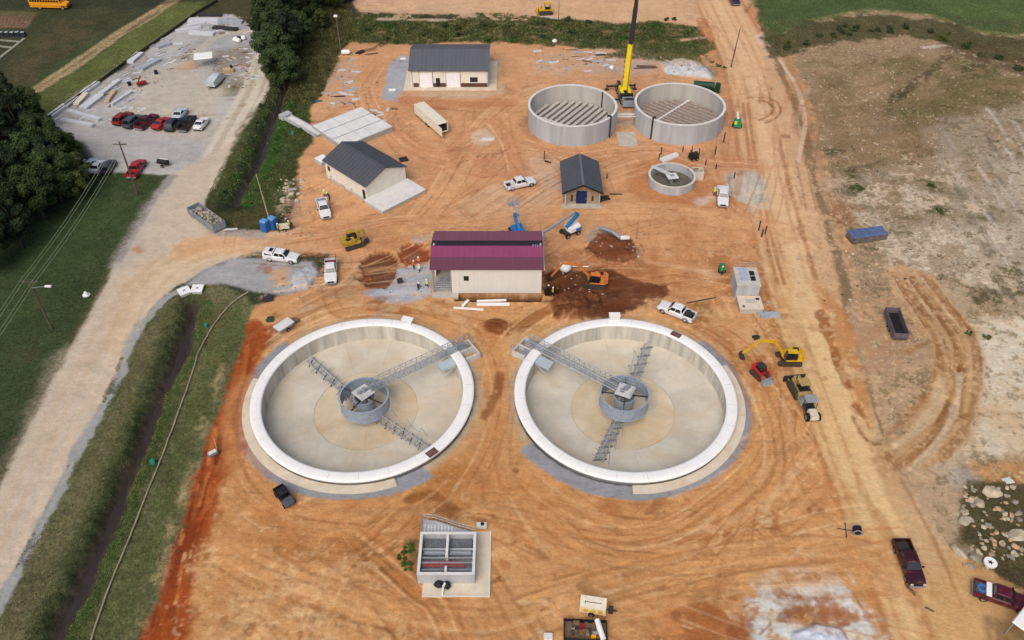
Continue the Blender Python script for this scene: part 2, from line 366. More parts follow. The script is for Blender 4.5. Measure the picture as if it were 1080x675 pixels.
# ---- gravel pads ------------------------------------------------------------------
GRV = (162,163,164)
poly([(197,300),(215,285),(245,273),(290,272),(330,275),(338,290),(325,305),(300,311),(270,308),(240,300),(215,300)], GRV, .8, .6, 1, veg=0, cls=5)
poly([(285,284),(305,282),(303,300),(286,302)], (202,158,116), .8, .8, .8, blotch=(NB,-.3,.3))
poly([(308,290),(330,278),(337,288),(325,304),(308,306)], (176,180,184), .5, .4, .9, dz=.5)
poly([(215,225),(238,240),(285,243),(280,252),(235,250),(212,240)], (160,158,152), .8, .7, .8)
poly([(388,308),(402,290),(430,280),(456,278),(456,312),(430,320),(400,318)], (172,176,182), .8, .8, 1, cls=5)
poly([(430,248),(455,236),(458,250),(440,256)], (176,176,176), .6, .5, .8)
poly([(395,300),(450,285),(450,310),(400,316)], (190,194,202), 1.5, 1, .5, blotch=(NB,-.1,.5))
poly([(404,92),(412,66),(425,58),(432,60),(428,95),(418,108),(403,104)], (160,170,180), .7, .8, .9, cls=5)
poly([(425,96),(524,96),(530,62),(520,60),(534,98),(505,105),(430,104)], (186,172,152), .7, .6, .7)
poly([(765,183),(800,180),(808,195),(806,214),(775,214),(768,200)], (186,182,168), .8, .8, .95, cls=5)
poly([(785,198),(812,196),(815,220),(790,224)], (208,190,166), 1, 1.2, .8, blotch=(NB,-.4,.4))
poly([(730,210),(752,203),(756,210),(735,222)], (196,180,164), .8, .8, .6)
poly([(695,66),(725,62),(756,76),(750,84),(705,78)], (192,196,200), .5, .5, 1, cls=5)
poly([(585,120),(630,112),(660,112),(662,125),(600,132)], (196,170,146), 1, 1, .4)
poly([(565,60),(645,48),(730,60),(740,72),(640,84),(560,78)], (190,164,140), 2, 2, .7, blotch=(NB,-.4,.5))
poly([(618,52),(740,62),(700,76),(625,76)], (172,164,156), 1.5, 2, .7, blotch=(NA,-.3,.5))
poly([(350,70),(370,62),(378,78),(372,108),(352,112),(340,96)], (186,164,144), 1.2, 1.5, .7, blotch=(NB,-.5,.5))
poly([(470,210),(520,195),(575,200),(590,215),(560,235),(500,235)], (206,174,136), 2, 2, .7)
poly([(555,150),(590,168),(590,200),(560,190)], (204,176,148), 1.5, 1.5, .6)
poly([(572,180),(592,190),(592,202),(576,198)], (176,160,150), .8, .8, .8)
poly([(455,208),(475,200),(470,224),(448,232),(425,240)], (200,150,104), 1, 1, .4)
# ring round the small tank, stained dark orange
zc = P(708,190)
poly([(zc[0]+8.5*cos(t*.4), zc[1]-1.+9*sin(t*.4)) for t in range(16)], (182,118,66), 1.2, 1.2, .85, world=True, sm=True)
poly([(zc[0]+13+4*cos(t*.4), zc[1]-1.5+4.5*sin(t*.4)) for t in range(16)], (186,122,72), 1.5, 1.5, .7, world=True, sm=True)
# around the tanks
poly([(545,100),(556,90),(556,125),(575,152),(560,150),(545,130)], (150,104,72), 1, 1, .6)
poly([(530,88),(548,96),(552,118),(545,128),(532,112)], (158,112,80), 1, 1, .6)
poly([(600,158),(640,158),(660,165),(630,172),(600,168)], (176,108,62), 1.5, 1.5, .7, blotch=(NB,-.2,.4))
poly([(650,118),(670,118),(672,133),(650,133)], (196,176,152), .3, .2, 1)
# dark dirt piles and pits
DK = (98,56,36)
poly([(380,276),(392,263),(410,262),(420,275),(412,295),(395,302),(380,292)], (104,58,38), .5, 1.7, .95, sm=True, setz=-.7)
poly([(385,280),(395,268),(408,270),(410,288),(395,296)], (112,78,60), 1, 1, .6)
poly([(418,268),(425,257),(440,256),(452,262),(448,276),(430,280)], (138,70,38), .5, 1.6, .95, sm=True, setz=-.6)
poly([(428,268),(435,262),(444,266),(440,275),(430,275)], (132,104,88), .6, .5, .6)
poly([(580,322),(585,308),(620,303),(665,296),(676,312),(668,326),(640,332),(605,340),(585,336)], (96,52,32), .7, 1.8, .95)
poly([(580,325),(588,312),(612,308),(628,316),(624,330),(605,338),(586,336)], (116,68,42), .7, 1.6, .9, dz=1.3)
poly([(572,288),(640,280),(665,292),(650,310),(580,312),(572,310)], (96,54,34), .8, .8, .9)
poly([(640,296),(700,298),(705,312),(670,312)], (128,80,50), 1.2, 1.2, .8)
poly([(575,268),(600,262),(640,270),(700,275),(700,300),(640,300),(610,278),(580,280)], (158,100,62), 1.5, 1.5, .6)
poly([(618,262),(635,250),(665,255),(672,268),(650,275),(622,272)], (120,68,42), .8, 1, .85, dz=.4)
poly([(650,255),(680,262),(678,272),(655,272)], (150,130,116), .8, .8, .6, blotch=(NB,-.3,.4))
poly([(612,252),(622,242),(640,240),(640,250),(622,260)], (170,156,144), .8, .8, .7)
poly([(505,343),(520,336),(534,340),(540,350),(525,356),(510,352)], (118,64,34), .5, .6, .95, dz=.3, sm=True)
line([(532,350),(560,335),(580,325)], 2.2, (150,96,56), .5, .6, .8)
line([(548,350),(575,332),(590,320)], .9, (140,88,52), .4, .4, .7)
line([(575,318),(640,312)], 1., (88,46,28), .4, .4, .7)
poly([(455,318),(480,316),(475,325),(450,330)], (152,102,62), .7, .6, .7)
poly([(705,195),(745,215),(720,225)], (176,116,70), 2, 2, .4)
poly([(690,300),(745,320),(752,335),(735,345),(720,320)], (168,112,64), 1, 1.5, .5)
poly([(730,320),(752,316),(752,330),(738,332)], (138,96,56), .8, .8, .7)
poly([(790,285),(812,290),(820,310),(812,330),(805,330),(805,300)], (150,92,62), 1, 1, .7)
poly([(740,270),(770,262),(778,300),(775,325),(760,300)], (162,106,64), 1.2, 1.2, .6)
poly([(700,275),(755,268),(745,300),(700,305)], (160,110,72), 1.5, 2, .5, blotch=(NB,-.2,.4))
poly([(455,490),(500,487),(510,500),(480,522),(455,530),(425,528)], (170,112,60), 1, 1, .75)
line([(430,527),(455,522),(478,534)], 1.4, (120,72,40), .4, .5, .6)
line([(462,537),(482,540)], 1.5, (120,72,40), .4, .5, .6)
poly([(690,520),(715,512),(706,530),(690,545),(680,540)], (146,94,56), .8, .8, .7)
poly([(735,610),(775,600),(780,625),(765,690),(720,690),(722,640)], (120,76,44), 1.2, 1.4, .85, blotch=(NB,-.6,.6))
poly([(520,655),(555,625),(560,645),(530,690),(515,690)], (146,98,60), 1.2, 1.2, .6, blotch=(NB,-.6,.6))
poly([(500,660),(530,640),(560,650),(545,690),(500,690)], (150,104,66), 1.2, 1.2, .5)
poly([(700,630),(790,640),(830,690),(690,690)], (172,104,62), 1.5, 1.5, .6)
poly([(425,570),(443,560),(443,615),(430,605)], (98,84,56), .8, 1, .8, veg=.6)
poly([(760,660),(800,650),(815,690),(760,690)], (140,76,46), 1, 1, .7)
# white chalky patch at the lower right
poly([(795,600),(830,582),(860,600),(900,625),(940,660),(950,690),(790,690),(800,640)], (188,150,122), 2, 3, .8)
poly([(790,606),(822,588),(850,590),(880,606),(915,636),(945,668),(945,690),(800,690),(790,650)], (208,208,210), .8, 3, .95, blotch=(NB*.7+ND*.5-NA*.3,-.42,.3), sm=True)
for i in range(24): x, y = random.uniform(805,935), random.uniform(592,668); line([(x,y),(x+random.uniform(3,14),y+random.uniform(8,26))], random.uniform(.3,.9), random.choice([(220,220,222),(206,196,186),(150,100,68)]), .25, .7, .7)
poly([(828,690),(836,668),(860,658),(885,662),(905,690)], (206,212,222), .5, .4, 1, cls=5, dz=.5)
poly([(810,620),(850,615),(905,650),(890,662),(830,660)], (156,96,62), .8, 2.5, .8, blotch=(NA-NB*.6+ND*.3,.12,.3))
# ---- clarifier surrounds -----------------------------------------------------------
CLA = [(-20.4,79.2), (15.5,79.2)]
def circ(cx, cy, r, n=40, a0=0., a1=2*pi): return [(cx+r*cos(a0+(a1-a0)*i/n), cy+r*sin(a0+(a1-a0)*i/n)) for i in range(n+(a1-a0 < 6.28))]
for i, (cx, cy) in enumerate(CLA):
    poly(circ(cx, cy, 17.0), (190,156,122), 1.2, 1.2, .8, world=True, veg=0)
    poly(circ(cx, cy, 16.1), (176,164,150), .8, .5, .8, world=True, veg=0)
    a0_, a1_ = (radians(140), radians(308)) if i == 0 else (radians(-148), radians(42))
    arc = [(cx+r_*cos(q), cy-.15+r_*sin(q)) for r_, qs in ((17.2, np.linspace(a0_, a1_, 34)), (14.5, np.linspace(a1_, a0_, 34))) for q in qs]
    poly(arc, (148,150,154), .3, .3, 1, world=True, veg=0, cls=5)
    poly(circ(cx, cy, 14.9), None, .2, 0, 1, world=True, setz=-7.5)
# ---- upper weeds band -------------------------------------------------------------
G1 = (62,72,38)
poly([(365,18),(400,14),(470,24),(500,12),(560,16),(640,26),(690,22),(735,28),(748,42),(742,54),(700,50),(650,52),(560,46),(470,42),(410,44),(362,40)], G1, 1.2, 1.6, 1, veg=1, cls=6)
poly([(368,24),(740,30),(740,44),(368,36)], (48,56,34), 1.5, 1.5, .6, blotch=(NA,-.1,.5), veg=1)
poly([(368,24),(740,30),(740,52),(368,42)], (110,104,66), 1, 1.5, .6, blotch=(NB,.1,.4))
line([(400,20),(440,21),(470,21)], 1.6, (186,172,150), .5, .6, .8, veg=0)
poly([(480,10),(500,6),(505,20),(484,18)], (196,172,146), 1, 1, .8, veg=0)
line([(555,14),(590,20)], 1.5, (190,196,196), .4, .4, .7, veg=0)
poly([(734,20),(752,22),(762,40),(750,46),(738,34)], (168,114,76), .6, .8, .9, dz=.8, veg=0)
line([(720,42),(740,40)], 1.6, (204,172,142), .6, .6, .8, veg=0)
poly([(735,48),(760,46),(772,60),(775,78),(750,82),(735,70)], (120,110,74), 1.2, 1.5, .7, blotch=(NB,-.3,.5), veg=.7)
poly([(655,52),(740,50),(735,66),(690,64),(640,60)], (84,86,52), 1.2, 1.5, .8, blotch=(NB,-.5,.4), veg=1)
line([(395,42),(430,44),(450,43)], 2, (96,76,62), .6, .8, .7, blotch=(ND,-.4,.4))
line([(372,56),(392,52),(408,44)], 2.2, (88,66,56), .6, .8, .7, blotch=(ND,-.4,.4))
poly([(365,14),(745,26),(745,54),(365,44)], (124,104,78), .8, 1.5, .75, blotch=(NB*.6+ND*.6,.16,.2), veg=.3)
poly([(380,8),(560,10),(560,22),(380,22)], (188,160,132), .8, 1.5, .8, blotch=(NB*.7+ND*.5,.02,.2), veg=0)
poly([(405,24),(430,20),(470,40),(420,42)], (44,52,34), 1, 1.5, .6, veg=1)
# ---- haul road ----------------------------------------------------------------------
HR = [(748,-8),(772,30),(792,75),(806,130),(818,190),(836,260),(856,330),(884,405),(912,475),(942,545),(975,615),(1005,690)]
line(HR, 15, (188,128,80), 2.5, 2.5, .55)
line(HR, 11.5, (212,174,130), 1., .7, 1, veg=0, cls=2)
line(HR, 4, (220,186,144), 1.6, 1, .8)
line(HR, .8, (160,106,66), .5, .5, .6, off=-6.1, dz=.12)
line(HR, .8, (160,106,66), .5, .5, .6, off=6.1, dz=.12)
line([(748,-8),(700,8),(600,10),(500,6)], 9, (206,170,130), 2, 1.5, .7)
for o_ in (-3.4,-2.2,-.4,.9,2.6,3.6,-4.6):
    line(HR, .55, random.choice([(186,136,90),(178,126,82),(226,190,148)]), .4, .45, .6, off=o_, blotch=(NA,-.5,.6), dz=-.04)
for q in (-6.6,-5.6): line([(806,110),(818,180),(838,260),(850,300)], .7, (156,100,58), .3, .25, .75, off=q+2.2, dz=-.12)
line([(812,90),(822,150),(838,215),(862,300),(880,350)], .9, (150,104,64), .4, .5, .7, blotch=(NA,-.6,.5), dz=-.1)
poly([(764,184),(780,179),(800,180),(810,194),(808,212),(790,216),(774,213),(768,200)], (190,188,174), .7, 1.6, .9, veg=0, cls=5)
poly([(782,200),(812,198),(814,222),(790,226)], (206,190,168), .8, 1.6, .8, blotch=(NB,-.4,.4)); poly([(728,212),(750,204),(757,209),(738,223)], (200,186,170), .7, 1.4, .75)
# second lane to its right, pale
HR2 = [(812,30),(822,85),(838,130),(850,180),(866,235),(886,300),(905,360),(922,420),(950,500),(985,570),(1030,650)]
line(HR2, 5.5, (198,162,124), 1, 1, .9, veg=0, cls=2)
line([(830,60),(842,95),(856,140),(872,200),(888,255),(900,320),(912,380),(928,440),(938,480)], 2.4, (150,126,100), 1, 1, .7, blotch=(NA,-.7,.5))
line([(800,42),(816,70),(836,82),(846,110),(848,140)], .7, (196,176,156), .35, .4, .7)
line([(806,45),(802,38),(812,46)], 3, (214,196,180), .8, .8, .8)
poly([(790,-10),(815,-10),(822,20),(830,40),(822,60),(808,44),(798,20)], (74,80,48), 1, 1.4, .9, veg=1, blotch=(NB,-.6,.5))
line([(806,42),(822,72),(836,105),(848,140),(858,185),(872,235),(888,290),(900,345)], 1.8, (122,104,78), .7, .9, .85, blotch=(NB,-.6,.5))
line([(812,48),(832,78),(846,108),(850,128),(846,150),(842,170)], .8, (206,182,156), .25, .4, .95, dz=-.1)
track([(800,104),(812,106),(819,113),(816,122),(804,128)], (140,92,56), .8, gauge=1.6, wd=.5)
poly([(862,300),(892,330),(912,360),(918,410),(926,450),(915,458),(898,430),(888,395),(872,345)], (184,128,80), .8, 1.5, .75, blotch=(NB,-.5,.5))
line([(866,330),(880,370),(900,420),(918,450)], 1.2, (150,90,48), .5, .8, .8, dz=-.2)
line([(905,360),(918,410),(932,460)], .8, (112,88,66), .4, .4, .7)
line([(900,440),(915,465),(940,470)], .7, (120,76,44), .35, .4, .7)
# ---- right field --------------------------------------------------------------------
RF = [(815,30),(850,90),(870,170),(890,240),(912,330),(930,420),(945,490),(990,560),(1030,600),(1100,640),(1100,-10),(800,-10)]
poly(RF, (156,134,106), 1, 1.2, 1, veg=.35, cls=4)
poly([(850,70),(1000,50),(1100,90),(1100,250),(960,300),(900,240),(860,150)], (128,110,80), 4, 4, .8, blotch=(NA,-.5,.8), veg=.5)
poly([(850,90),(960,80),(1000,150),(900,200),(858,160)], (150,124,92), 3, 3, .6, blotch=(NB,-.4,.7))
poly([(930,60),(1080,60),(1080,150),(1000,160),(930,120)], (110,104,70), 3, 3, .7, blotch=(NB*.6+NA*.5,-.2,.5), veg=.8)
poly([(985,130),(1100,60),(1100,330),(1060,340),(1010,250)], (160,148,128), 4, 4, .8, blotch=(NA,-.7,.7), veg=.25)
poly([(880,190),(1000,170),(1080,250),(1060,310),(960,310),(905,250)], (200,186,162), 2, 3, .9, blotch=(ND*.6+NB*.6,-.12,.3), veg=.3)
poly([(870,170),(1090,120),(1090,330),(1010,340),(905,270)], (112,104,76), 1, 2, .6, blotch=(ND*.7-NB*.5,.12,.25), veg=.7)
poly([(860,90),(1090,60),(1090,200),(900,220)], (86,80,54), 1, 2, .55, blotch=(ND*.6+NB*.5,.22,.25), veg=.9)
poly([(860,110),(960,100),(950,170),(880,200)], (192,170,138), 1, 2, .5, blotch=(ND*.6-NB*.4,.2,.2))
for i in range(26):      # raked wash lines running down the far slope
    x = random.uniform(990,1085); y = random.uniform(110,260); l = random.uniform(15,45)
    line([(x,y),(x+l*.35,y+l*.5),(x+l*.7,y+l*1.1)], random.uniform(.25,.7), random.choice([(204,200,190),(188,182,170),(110,104,92)]), .35, .4, .55)
for i in range(14):
    x = random.uniform(860,990); y = random.uniform(80,180); l = random.uniform(15,45)
    line([(x,y),(x+l,y-l*.12),(x+l*1.8,y-l*.45)], random.uniform(.3,.9), random.choice([(98,88,62),(120,104,76),(178,158,128)]), .5, .6, .5)
poly([(795,-10),(1100,-10),(1100,52),(1040,34),(985,16),(915,10),(860,20),(820,40),(800,20)], (74,90,52), 1, 2, 1, veg=1, cls=3)
poly([(930,-10),(1100,-10),(1100,40),(1000,14)], (84,102,58), 3, 3, .7, blotch=(NA,-.6,.8))
line([(850,24),(915,11),(985,17),(1040,34),(1090,50)], 1.8, (116,118,70), 1, .8, .7)
poly([(805,40),(850,24),(915,14),(985,20),(1040,38),(1095,55),(1095,82),(1040,62),(985,42),(940,38),(880,45),(835,62),(815,60)], (72,72,46), 1.5, 3., .9, veg=1, cls=6)
poly([(985,48),(1030,44),(1085,62),(1085,82),(1020,62)], (86,68,52), 1.2, 1.6, .7, blotch=(NB,-.3,.5))
line([(940,108),(965,88),(985,72),(1000,60)], 2.2, (78,66,46), .8, 1.2, .75, blotch=(ND+NB,-.5,.6), veg=1)
line([(975,50),(995,48)], 1.6, (200,192,178), .5, .5, .7)
for q in ((958,118,12,6),(980,196,14,6),(990,223,12,6),(903,195,12,12),(898,180,8,6),(1060,290,22,12),(1040,310,18,9),(1072,305,20,10),(950,100,10,5),(1030,75,26,9),(880,160,14,5)):
    x, y, a_, b_ = q; poly([(x+a_*cos(t), y+b_*sin(t)) for t in np.linspace(0, 2*pi, 9)[:-1]], (66,68,40), 1, 2.2, .85, veg=1, blotch=(ND*.6+NB*.5,-.3,.4))
poly([(872,222),(890,210),(900,226),(904,236),(880,242)], (150,108,76), 1.2, 1, .85, veg=0)
poly([(862,188),(885,180),(892,196),(870,200)], (172,152,132), 1.5, 1.5, .7)
poly([(895,320),(960,298),(975,320),(990,350),(985,400),(965,440),(935,470),(925,430),(905,370)], (176,146,122), 1.2, 1, .95, veg=0)
poly([(905,310),(960,300),(985,350),(950,360),(910,350)], (190,150,116), 1.5, 1.5, .6)
poly([(880,190),(1000,160),(1090,180),(1090,320),(960,310)], (206,194,174), 3, 5, .45, blotch=(NA,-.3,.6))
poly([(940,290),(1010,300),(1030,330),(1000,335)], (190,170,146), 1.2, 1.5, .6, veg=0)
poly([(905,300),(935,290),(985,290),(960,300),(910,318)], (150,126,102), 1, 1, .6)
poly([(1020,340),(1100,320),(1100,480),(1020,480),(1000,500),(985,470),(1015,420)], (212,198,180), 2, 2, .95, veg=0)
poly([(1030,345),(1085,350),(1085,400),(1030,410)], (214,206,194), 2, 2, .7, blotch=(NB,-.4,.6))
poly([(1020,420),(1100,400),(1100,470),(1010,490)], (196,164,132), 2, 2, .7, blotch=(NA,-.3,.6))
LOOP = [(955,292),(975,325),(998,358),(1006,395),(1000,430),(975,462),(945,490)]
LOOP2 = [(968,292),(990,322),(1016,358),(1020,400),(1010,440),(985,475),(955,502)]
line(LOOP, 6, (184,146,108), 1, 1, .8, cls=2, veg=0)
line(LOOP2, 5, (188,150,112), 1, 1, .8, cls=2, veg=0)
for L_ in (LOOP, LOOP2):
    for q, w_ in ((-1.5,1.1),(-.3,.5),(1.2,1.3)): line(L_, w_, random.choice([(150,108,72),(140,98,62)]), .5, .8, .75, off=q, dz=-.12, blotch=(NB,-.9,.6))
    for q in range(5): i0 = random.randrange(3); line(L_[i0:i0+4], .25, random.choice([(124,84,52),(206,178,148)]), .16, .4, .6, off=random.uniform(-2.2,2.2), dz=-.05)
line([(955,372),(985,360),(990,380),(980,410),(955,440),(935,460)], .9, (158,114,76), .4, .4, .7, dz=-.08)
line([(993,400),(988,425),(970,450),(945,470)], 1.6, (206,180,150), .5, .5, .7)
line([(1012,395),(1008,430),(990,465),(960,495)], 1., (206,184,160), .4, .4, .7)
poly([(945,495),(1000,490),(1015,520),(1010,560),(990,575),(960,540)], (188,160,136), 1.2, 1.2, .85, veg=0)
poly([(990,490),(1025,495),(1030,510),(1000,512)], (166,160,158), 1, 1.2, .6)
poly([(1020,490),(1100,480),(1100,530),(1050,510)], (190,138,92), 1.2, 1.2, .8, veg=0)
poly([(1012,530),(1025,510),(1060,510),(1100,525),(1100,640),(1060,615),(1030,585),(1015,570)], (84,78,54), .8, 1.2, .95, veg=.8, cls=6)
poly([(1035,590),(1080,600),(1100,640),(1060,615)], (72,64,50), .8, .8, .8)
poly([(1010,590),(1080,620),(1100,690),(960,690),(975,620)], (200,158,112), 1.2, 1.5, .9, veg=0, cls=2)
poly([(1035,645),(1065,650),(1075,690),(1035,690)], (122,100,76), 1, 1.2, .8, blotch=(NB,-.5,.5))
line([(925,540),(955,600),(990,690)], 1., (176,124,80), .5, .6, .6)
line([(950,505),(985,570),(1015,640)], .6, (160,112,70), .3, .4, .6)
poly([(870,540),(905,548),(905,575),(870,570)], (214,176,132), 1, 1, .6)
poly([(840,570),(920,590),(925,610),(860,600)], (196,140,92), 1.2, 1.2, .7)
poly([(845,500),(900,520),(880,560),(850,545)], (192,134,90), 2, 2, .5)
# ---- tyre tracks --------------------------------------------------------------------
T1 = (156,102,60)
track([(582,545),(610,558),(650,566),(700,560),(740,535),(790,500)], T1, .6)
track([(586,556),(605,570),(640,584),(680,590)], T1, .5)
track([(596,520),(640,548),(690,556)], T1, .35)
track([(370,570),(405,600),(440,640),(470,665)], T1, .6)
track([(300,575),(340,600),(390,640),(440,670)], T1, .45)
track([(240,590),(320,620),(400,650),(520,655),(640,610),(740,590),(840,585),(920,575)], (180,128,82), .6, wd=.7)
line([(240,600),(400,660),(520,660),(640,622),(740,600),(850,590),(930,590)], 6, (212,164,116), 2, 1.2, .6)
line([(240,600),(400,660),(520,660),(640,622),(740,600),(850,590),(930,590)], 1.4, (190,134,86), .6, .6, .5)
poly([(375,568),(400,585),(470,640),(490,660),(460,665),(420,640)], (146,98,58), 1.2, 1.6, .65, blotch=(NB,-.6,.6))
track([(430,540),(400,570),(375,590)], T1, .5); track([(415,540),(385,562)], T1, .5)
track([(305,130),(415,115),(480,100)], T1, .3)
track([(405,120),(415,150),(440,168),(480,160),(520,130),(550,105)], T1, .5)
track([(495,120),(490,160),(460,210),(430,238)], (186,132,86), .6, wd=.8)
line([(580,100),(540,118),(505,150),(485,190),(460,225),(430,240)], 6, (216,166,112), 2, 1, .75)
line([(430,100),(425,130),(440,160),(470,172),(480,190)], 4, (196,140,92), 1.5, 1.2, .6)
track([(530,110),(535,140),(545,170),(560,185)], T1, .5)
track([(640,160),(700,155),(740,168),(800,172)], T1, .6)
track([(545,160),(600,165),(650,160)], T1, .4)
track([(560,230),(600,222),(680,218),(760,225),(830,240)], (184,130,84), .45)
track([(460,330),(520,345),(545,340)], T1, .4)
line([(440,238),(520,240),(600,228),(700,222),(800,232)], 5, (212,164,118), 2, 1.2, .6)
track([(380,232),(430,225),(470,232),(540,240)], T1, .4)
track([(350,250),(385,238),(430,232)], T1, .5)
track([(800,100),(815,108),(818,118),(808,124),(796,122)], T1, .5, wd=.4)
track([(740,110),(790,100),(810,90)], T1, .3)
track([(345,300),(360,330),(420,325),(500,332)], T1, .45)
track([(250,420),(262,380),(300,340),(360,310)], T1, .35)
track([(500,400),(520,440),(518,480),(500,520),(520,560)], T1, .3)
track([(535,430),(530,480),(545,520),(600,560)], T1, .3)
track([(795,380),(800,430),(820,480),(800,540),(720,580)], T1, .35)
track([(770,470),(800,500),(790,540),(740,560)], T1, .4)
track([(700,520),(745,500),(800,460),(820,430)], (218,180,136), .4)
track([(560,600),(620,590),(700,585),(800,560),(860,520)], T1, .3)
track([(825,470),(840,520),(880,560)], T1, .3)
track([(570,650),(640,640),(700,620),(740,640),(745,690)], T1, .25)
for xx in (318,330): line([(xx,655),(xx-3,690)], .5, (138,88,54), .3, .3, .7)
def zonek(x, y): return (185 < x < 880 and 150 < y < 670)
FLOW = fbm(XX, YY, 38., 211, 2, .4)
def flow(x, y, kind):
    j = min(NX-1, max(0, int(np.searchsorted(GX, x)))); i = min(NY-1, max(0, int(np.searchsorted(GY, y))))
    th = FLOW[i, j]*1.3+(.15 if y < 110 else .5)
    if kind: th += 1.3+FLOW[i, j]
    for cx_, cy_ in CLA:
        dx, dy = x-cx_, y-cy_; d = hypot(dx, dy)
        if d < 30:
            ta = atan2(dy, dx)+pi/2; w_ = min(1, (30-d)/9)
            df = (ta-th+pi/2) % pi-pi/2; th += df*w_
    if x > 38 and y > 60: th = 1.35+.25*FLOW[i, j] if y > 110 else 1.85+.2*FLOW[i, j]
    return th
for i in range(520):         # vehicle marks over the worked dirt, following how the machines circulate
    x = random.uniform(235,860); y = random.choice([random.uniform(100,340), random.uniform(340,665)])
    if x < 560 and y < 200 and random.random() < .5: continue
    wx, wy = P(x, y); L_ = random.uniform(6, 26); n_ = 9; pts = []; kind = random.random() < .22; o_ = random.gauss(0, .12)
    for k in range(n_):
        pts.append((wx, wy)); th = flow(wx, wy, kind)+o_; wx += cos(th)*L_/n_; wy += sin(th)*L_/n_
    if any(hypot(p[0]-c[0], p[1]-c[1]) < 17.4 for c in CLA for p in pts): continue
    c_ = random.choice([(156,100,60),(166,108,66),(224,186,150),(180,118,72),(144,90,54),(214,172,130)])
    if random.random() < .62: track(pts, c_, random.uniform(.25,.6), gauge=random.choice([1.7,2.,2.4]), wd=random.uniform(.18,.42), world=True, dz=-.04)
    else: line(pts, random.uniform(.2,1.6), c_, .3, .5, random.uniform(.2,.45), world=True)
for i in range(700):         # scattered scuffs and clods
    x = random.uniform(215,870); y = random.uniform(60,668); wx, wy = P(x, y); r = random.uniform(.15,1.)
    if any(hypot(wx-c[0], wy-c[1]) < 18 for c in CLA): continue
    th = random.uniform(0, pi); e = random.uniform(.3, 1)
    poly([(wx+r*cos(t)*cos(th)-r*e*sin(t)*sin(th), wy+r*cos(t)*sin(th)+r*e*sin(t)*cos(th)) for t in np.linspace(0, 2*pi, 7)[:-1]],
         random.choice([(142,84,46),(112,68,42),(160,96,54),(160,92,50),(214,184,152)]), .15, r*.9, random.uniform(.25,.6), world=True)
line([(168,690),(190,612),(210,540),(230,470),(248,400),(266,350)], 4.6, (152,74,36), 1.2, 2.2, .8, blotch=(NB,-1.,.6))
line([(160,690),(182,612),(203,540),(224,470)], 1.8, (124,54,28), .6, 1.2, .7, blotch=(NA,-.5,.6))
for i in range(30): k_ = random.random(); x, y = 172+92*k_+random.uniform(-14,14), 670-320*k_; line([(x,y),(x+random.uniform(4,9),y-random.uniform(18,38))], random.uniform(.2,.5), random.choice([(118,52,26),(190,116,66),(134,62,32),(176,100,54)]), .2, .35, .7, dz=-.06)
poly([(250,500),(330,560),(300,640),(215,660),(205,600)], (186,128,80), 2, 3, .6, blotch=(NB,-.3,.5)); poly([(480,545),(560,600),(540,640),(470,600)], (196,144,96), 2, 3, .5, blotch=(NA,-.4,.6))
for i in range(70): x, y = random.uniform(215,850), random.uniform(528,668); q = random.choice([(.6,.35),(-.5,.5),(1,.08),(.9,-.3)]); r_ = random.uniform(8,40); line([(x,y),(x+q[0]*r_*.5,y+q[1]*r_*.5+random.uniform(-2,2)),(x+q[0]*r_,y+q[1]*r_)], random.uniform(.16,.4), random.choice([(140,92,52),(128,82,46),(226,190,150),(150,98,58)]), .14, .3, random.uniform(.4,.75), dz=-.05)
poly([(574,290),(600,284),(645,284),(675,294),(705,300),(708,312),(674,316),(660,328),(630,334),(600,338),(582,330),(578,312)], (96,56,36), .8, 2.2, .85, blotch=(NB,-.8,.6))
for i in range(14): x, y = random.uniform(585,690), random.uniform(292,326); line([(x,y),(x+random.uniform(8,26),y+random.uniform(-3,3))], .3, random.choice([(70,40,26),(140,92,62),(120,74,48)]), .16, .3, .7, dz=-.06)
poly([(618,262),(632,250),(662,252),(680,262),(668,276),(640,278)], (112,64,40), .6, 1.8, .8, blotch=(NB,-.7,.5))
# the worn lanes and the strongest ruts, laid last
def ruts(px, w=4.5, pale=(218,172,124), dark=(150,92,54), a=.7, n=4, dz=-.1):
    line(px, w+1.6, (178,116,70), 1.2, 1.6, a*.55, blotch=(NA,-.7,.6)); line(px, w, pale, .8, 1.1, a*.8, blotch=(NB,-.8,.8))
    for k in range(n): line(px, random.uniform(.2,.5), dark if k % 3 else (224,186,144), .16, .3, random.uniform(.45,.8)*min(1, a+.25), off=-w/2+w*(k+random.uniform(0,.6))/(n-.4), dz=dz*a, blotch=(NB if k % 2 else NA,-.45,.5))
ruts([(575,96),(545,106),(515,130),(490,165),(470,200),(440,236)], 6, n=5)
ruts([(398,70),(386,90),(392,115),(415,142),(445,165),(470,172)], 4, (206,150,106))
ruts([(410,118),(420,140),(445,158),(475,158),(500,140)], 3, (204,148,104), n=3)
ruts([(520,128),(536,150),(545,180),(552,200)], 3, (200,144,100), n=3)
ruts([(552,150),(600,164),(650,160),(700,158),(745,172),(800,176)], 3, (206,152,108), n=4)
ruts([(430,240),(500,236),(580,226),(680,222),(760,230),(825,245)], 5, n=4, a=.55)
ruts([(300,262),(360,252),(400,240),(440,236)], 6, (216,168,122), n=4, a=.5)
line([(428,106),(470,110),(535,108)], 4, (182,112,68), 1.5, 1.6, .7); line([(440,112),(500,118)], 1, (150,84,48), .5, .6, .6)
poly([(497,140),(512,136),(524,146),(514,154),(500,152)], (206,184,158), .6, .8, .9)
poly([(470,155),(490,150),(520,165),(540,185),(500,190),(478,180)], (184,120,80), 1, 1.8, .65, blotch=(NB+ND*.5,-.3,.4))
for i in range(16): x, y = random.uniform(468,545), random.uniform(158,190); line([(x,y),(x+random.uniform(6,18),y-random.uniform(2,8))], .3, (146,90,56), .2, .3, .7, dz=-.05)
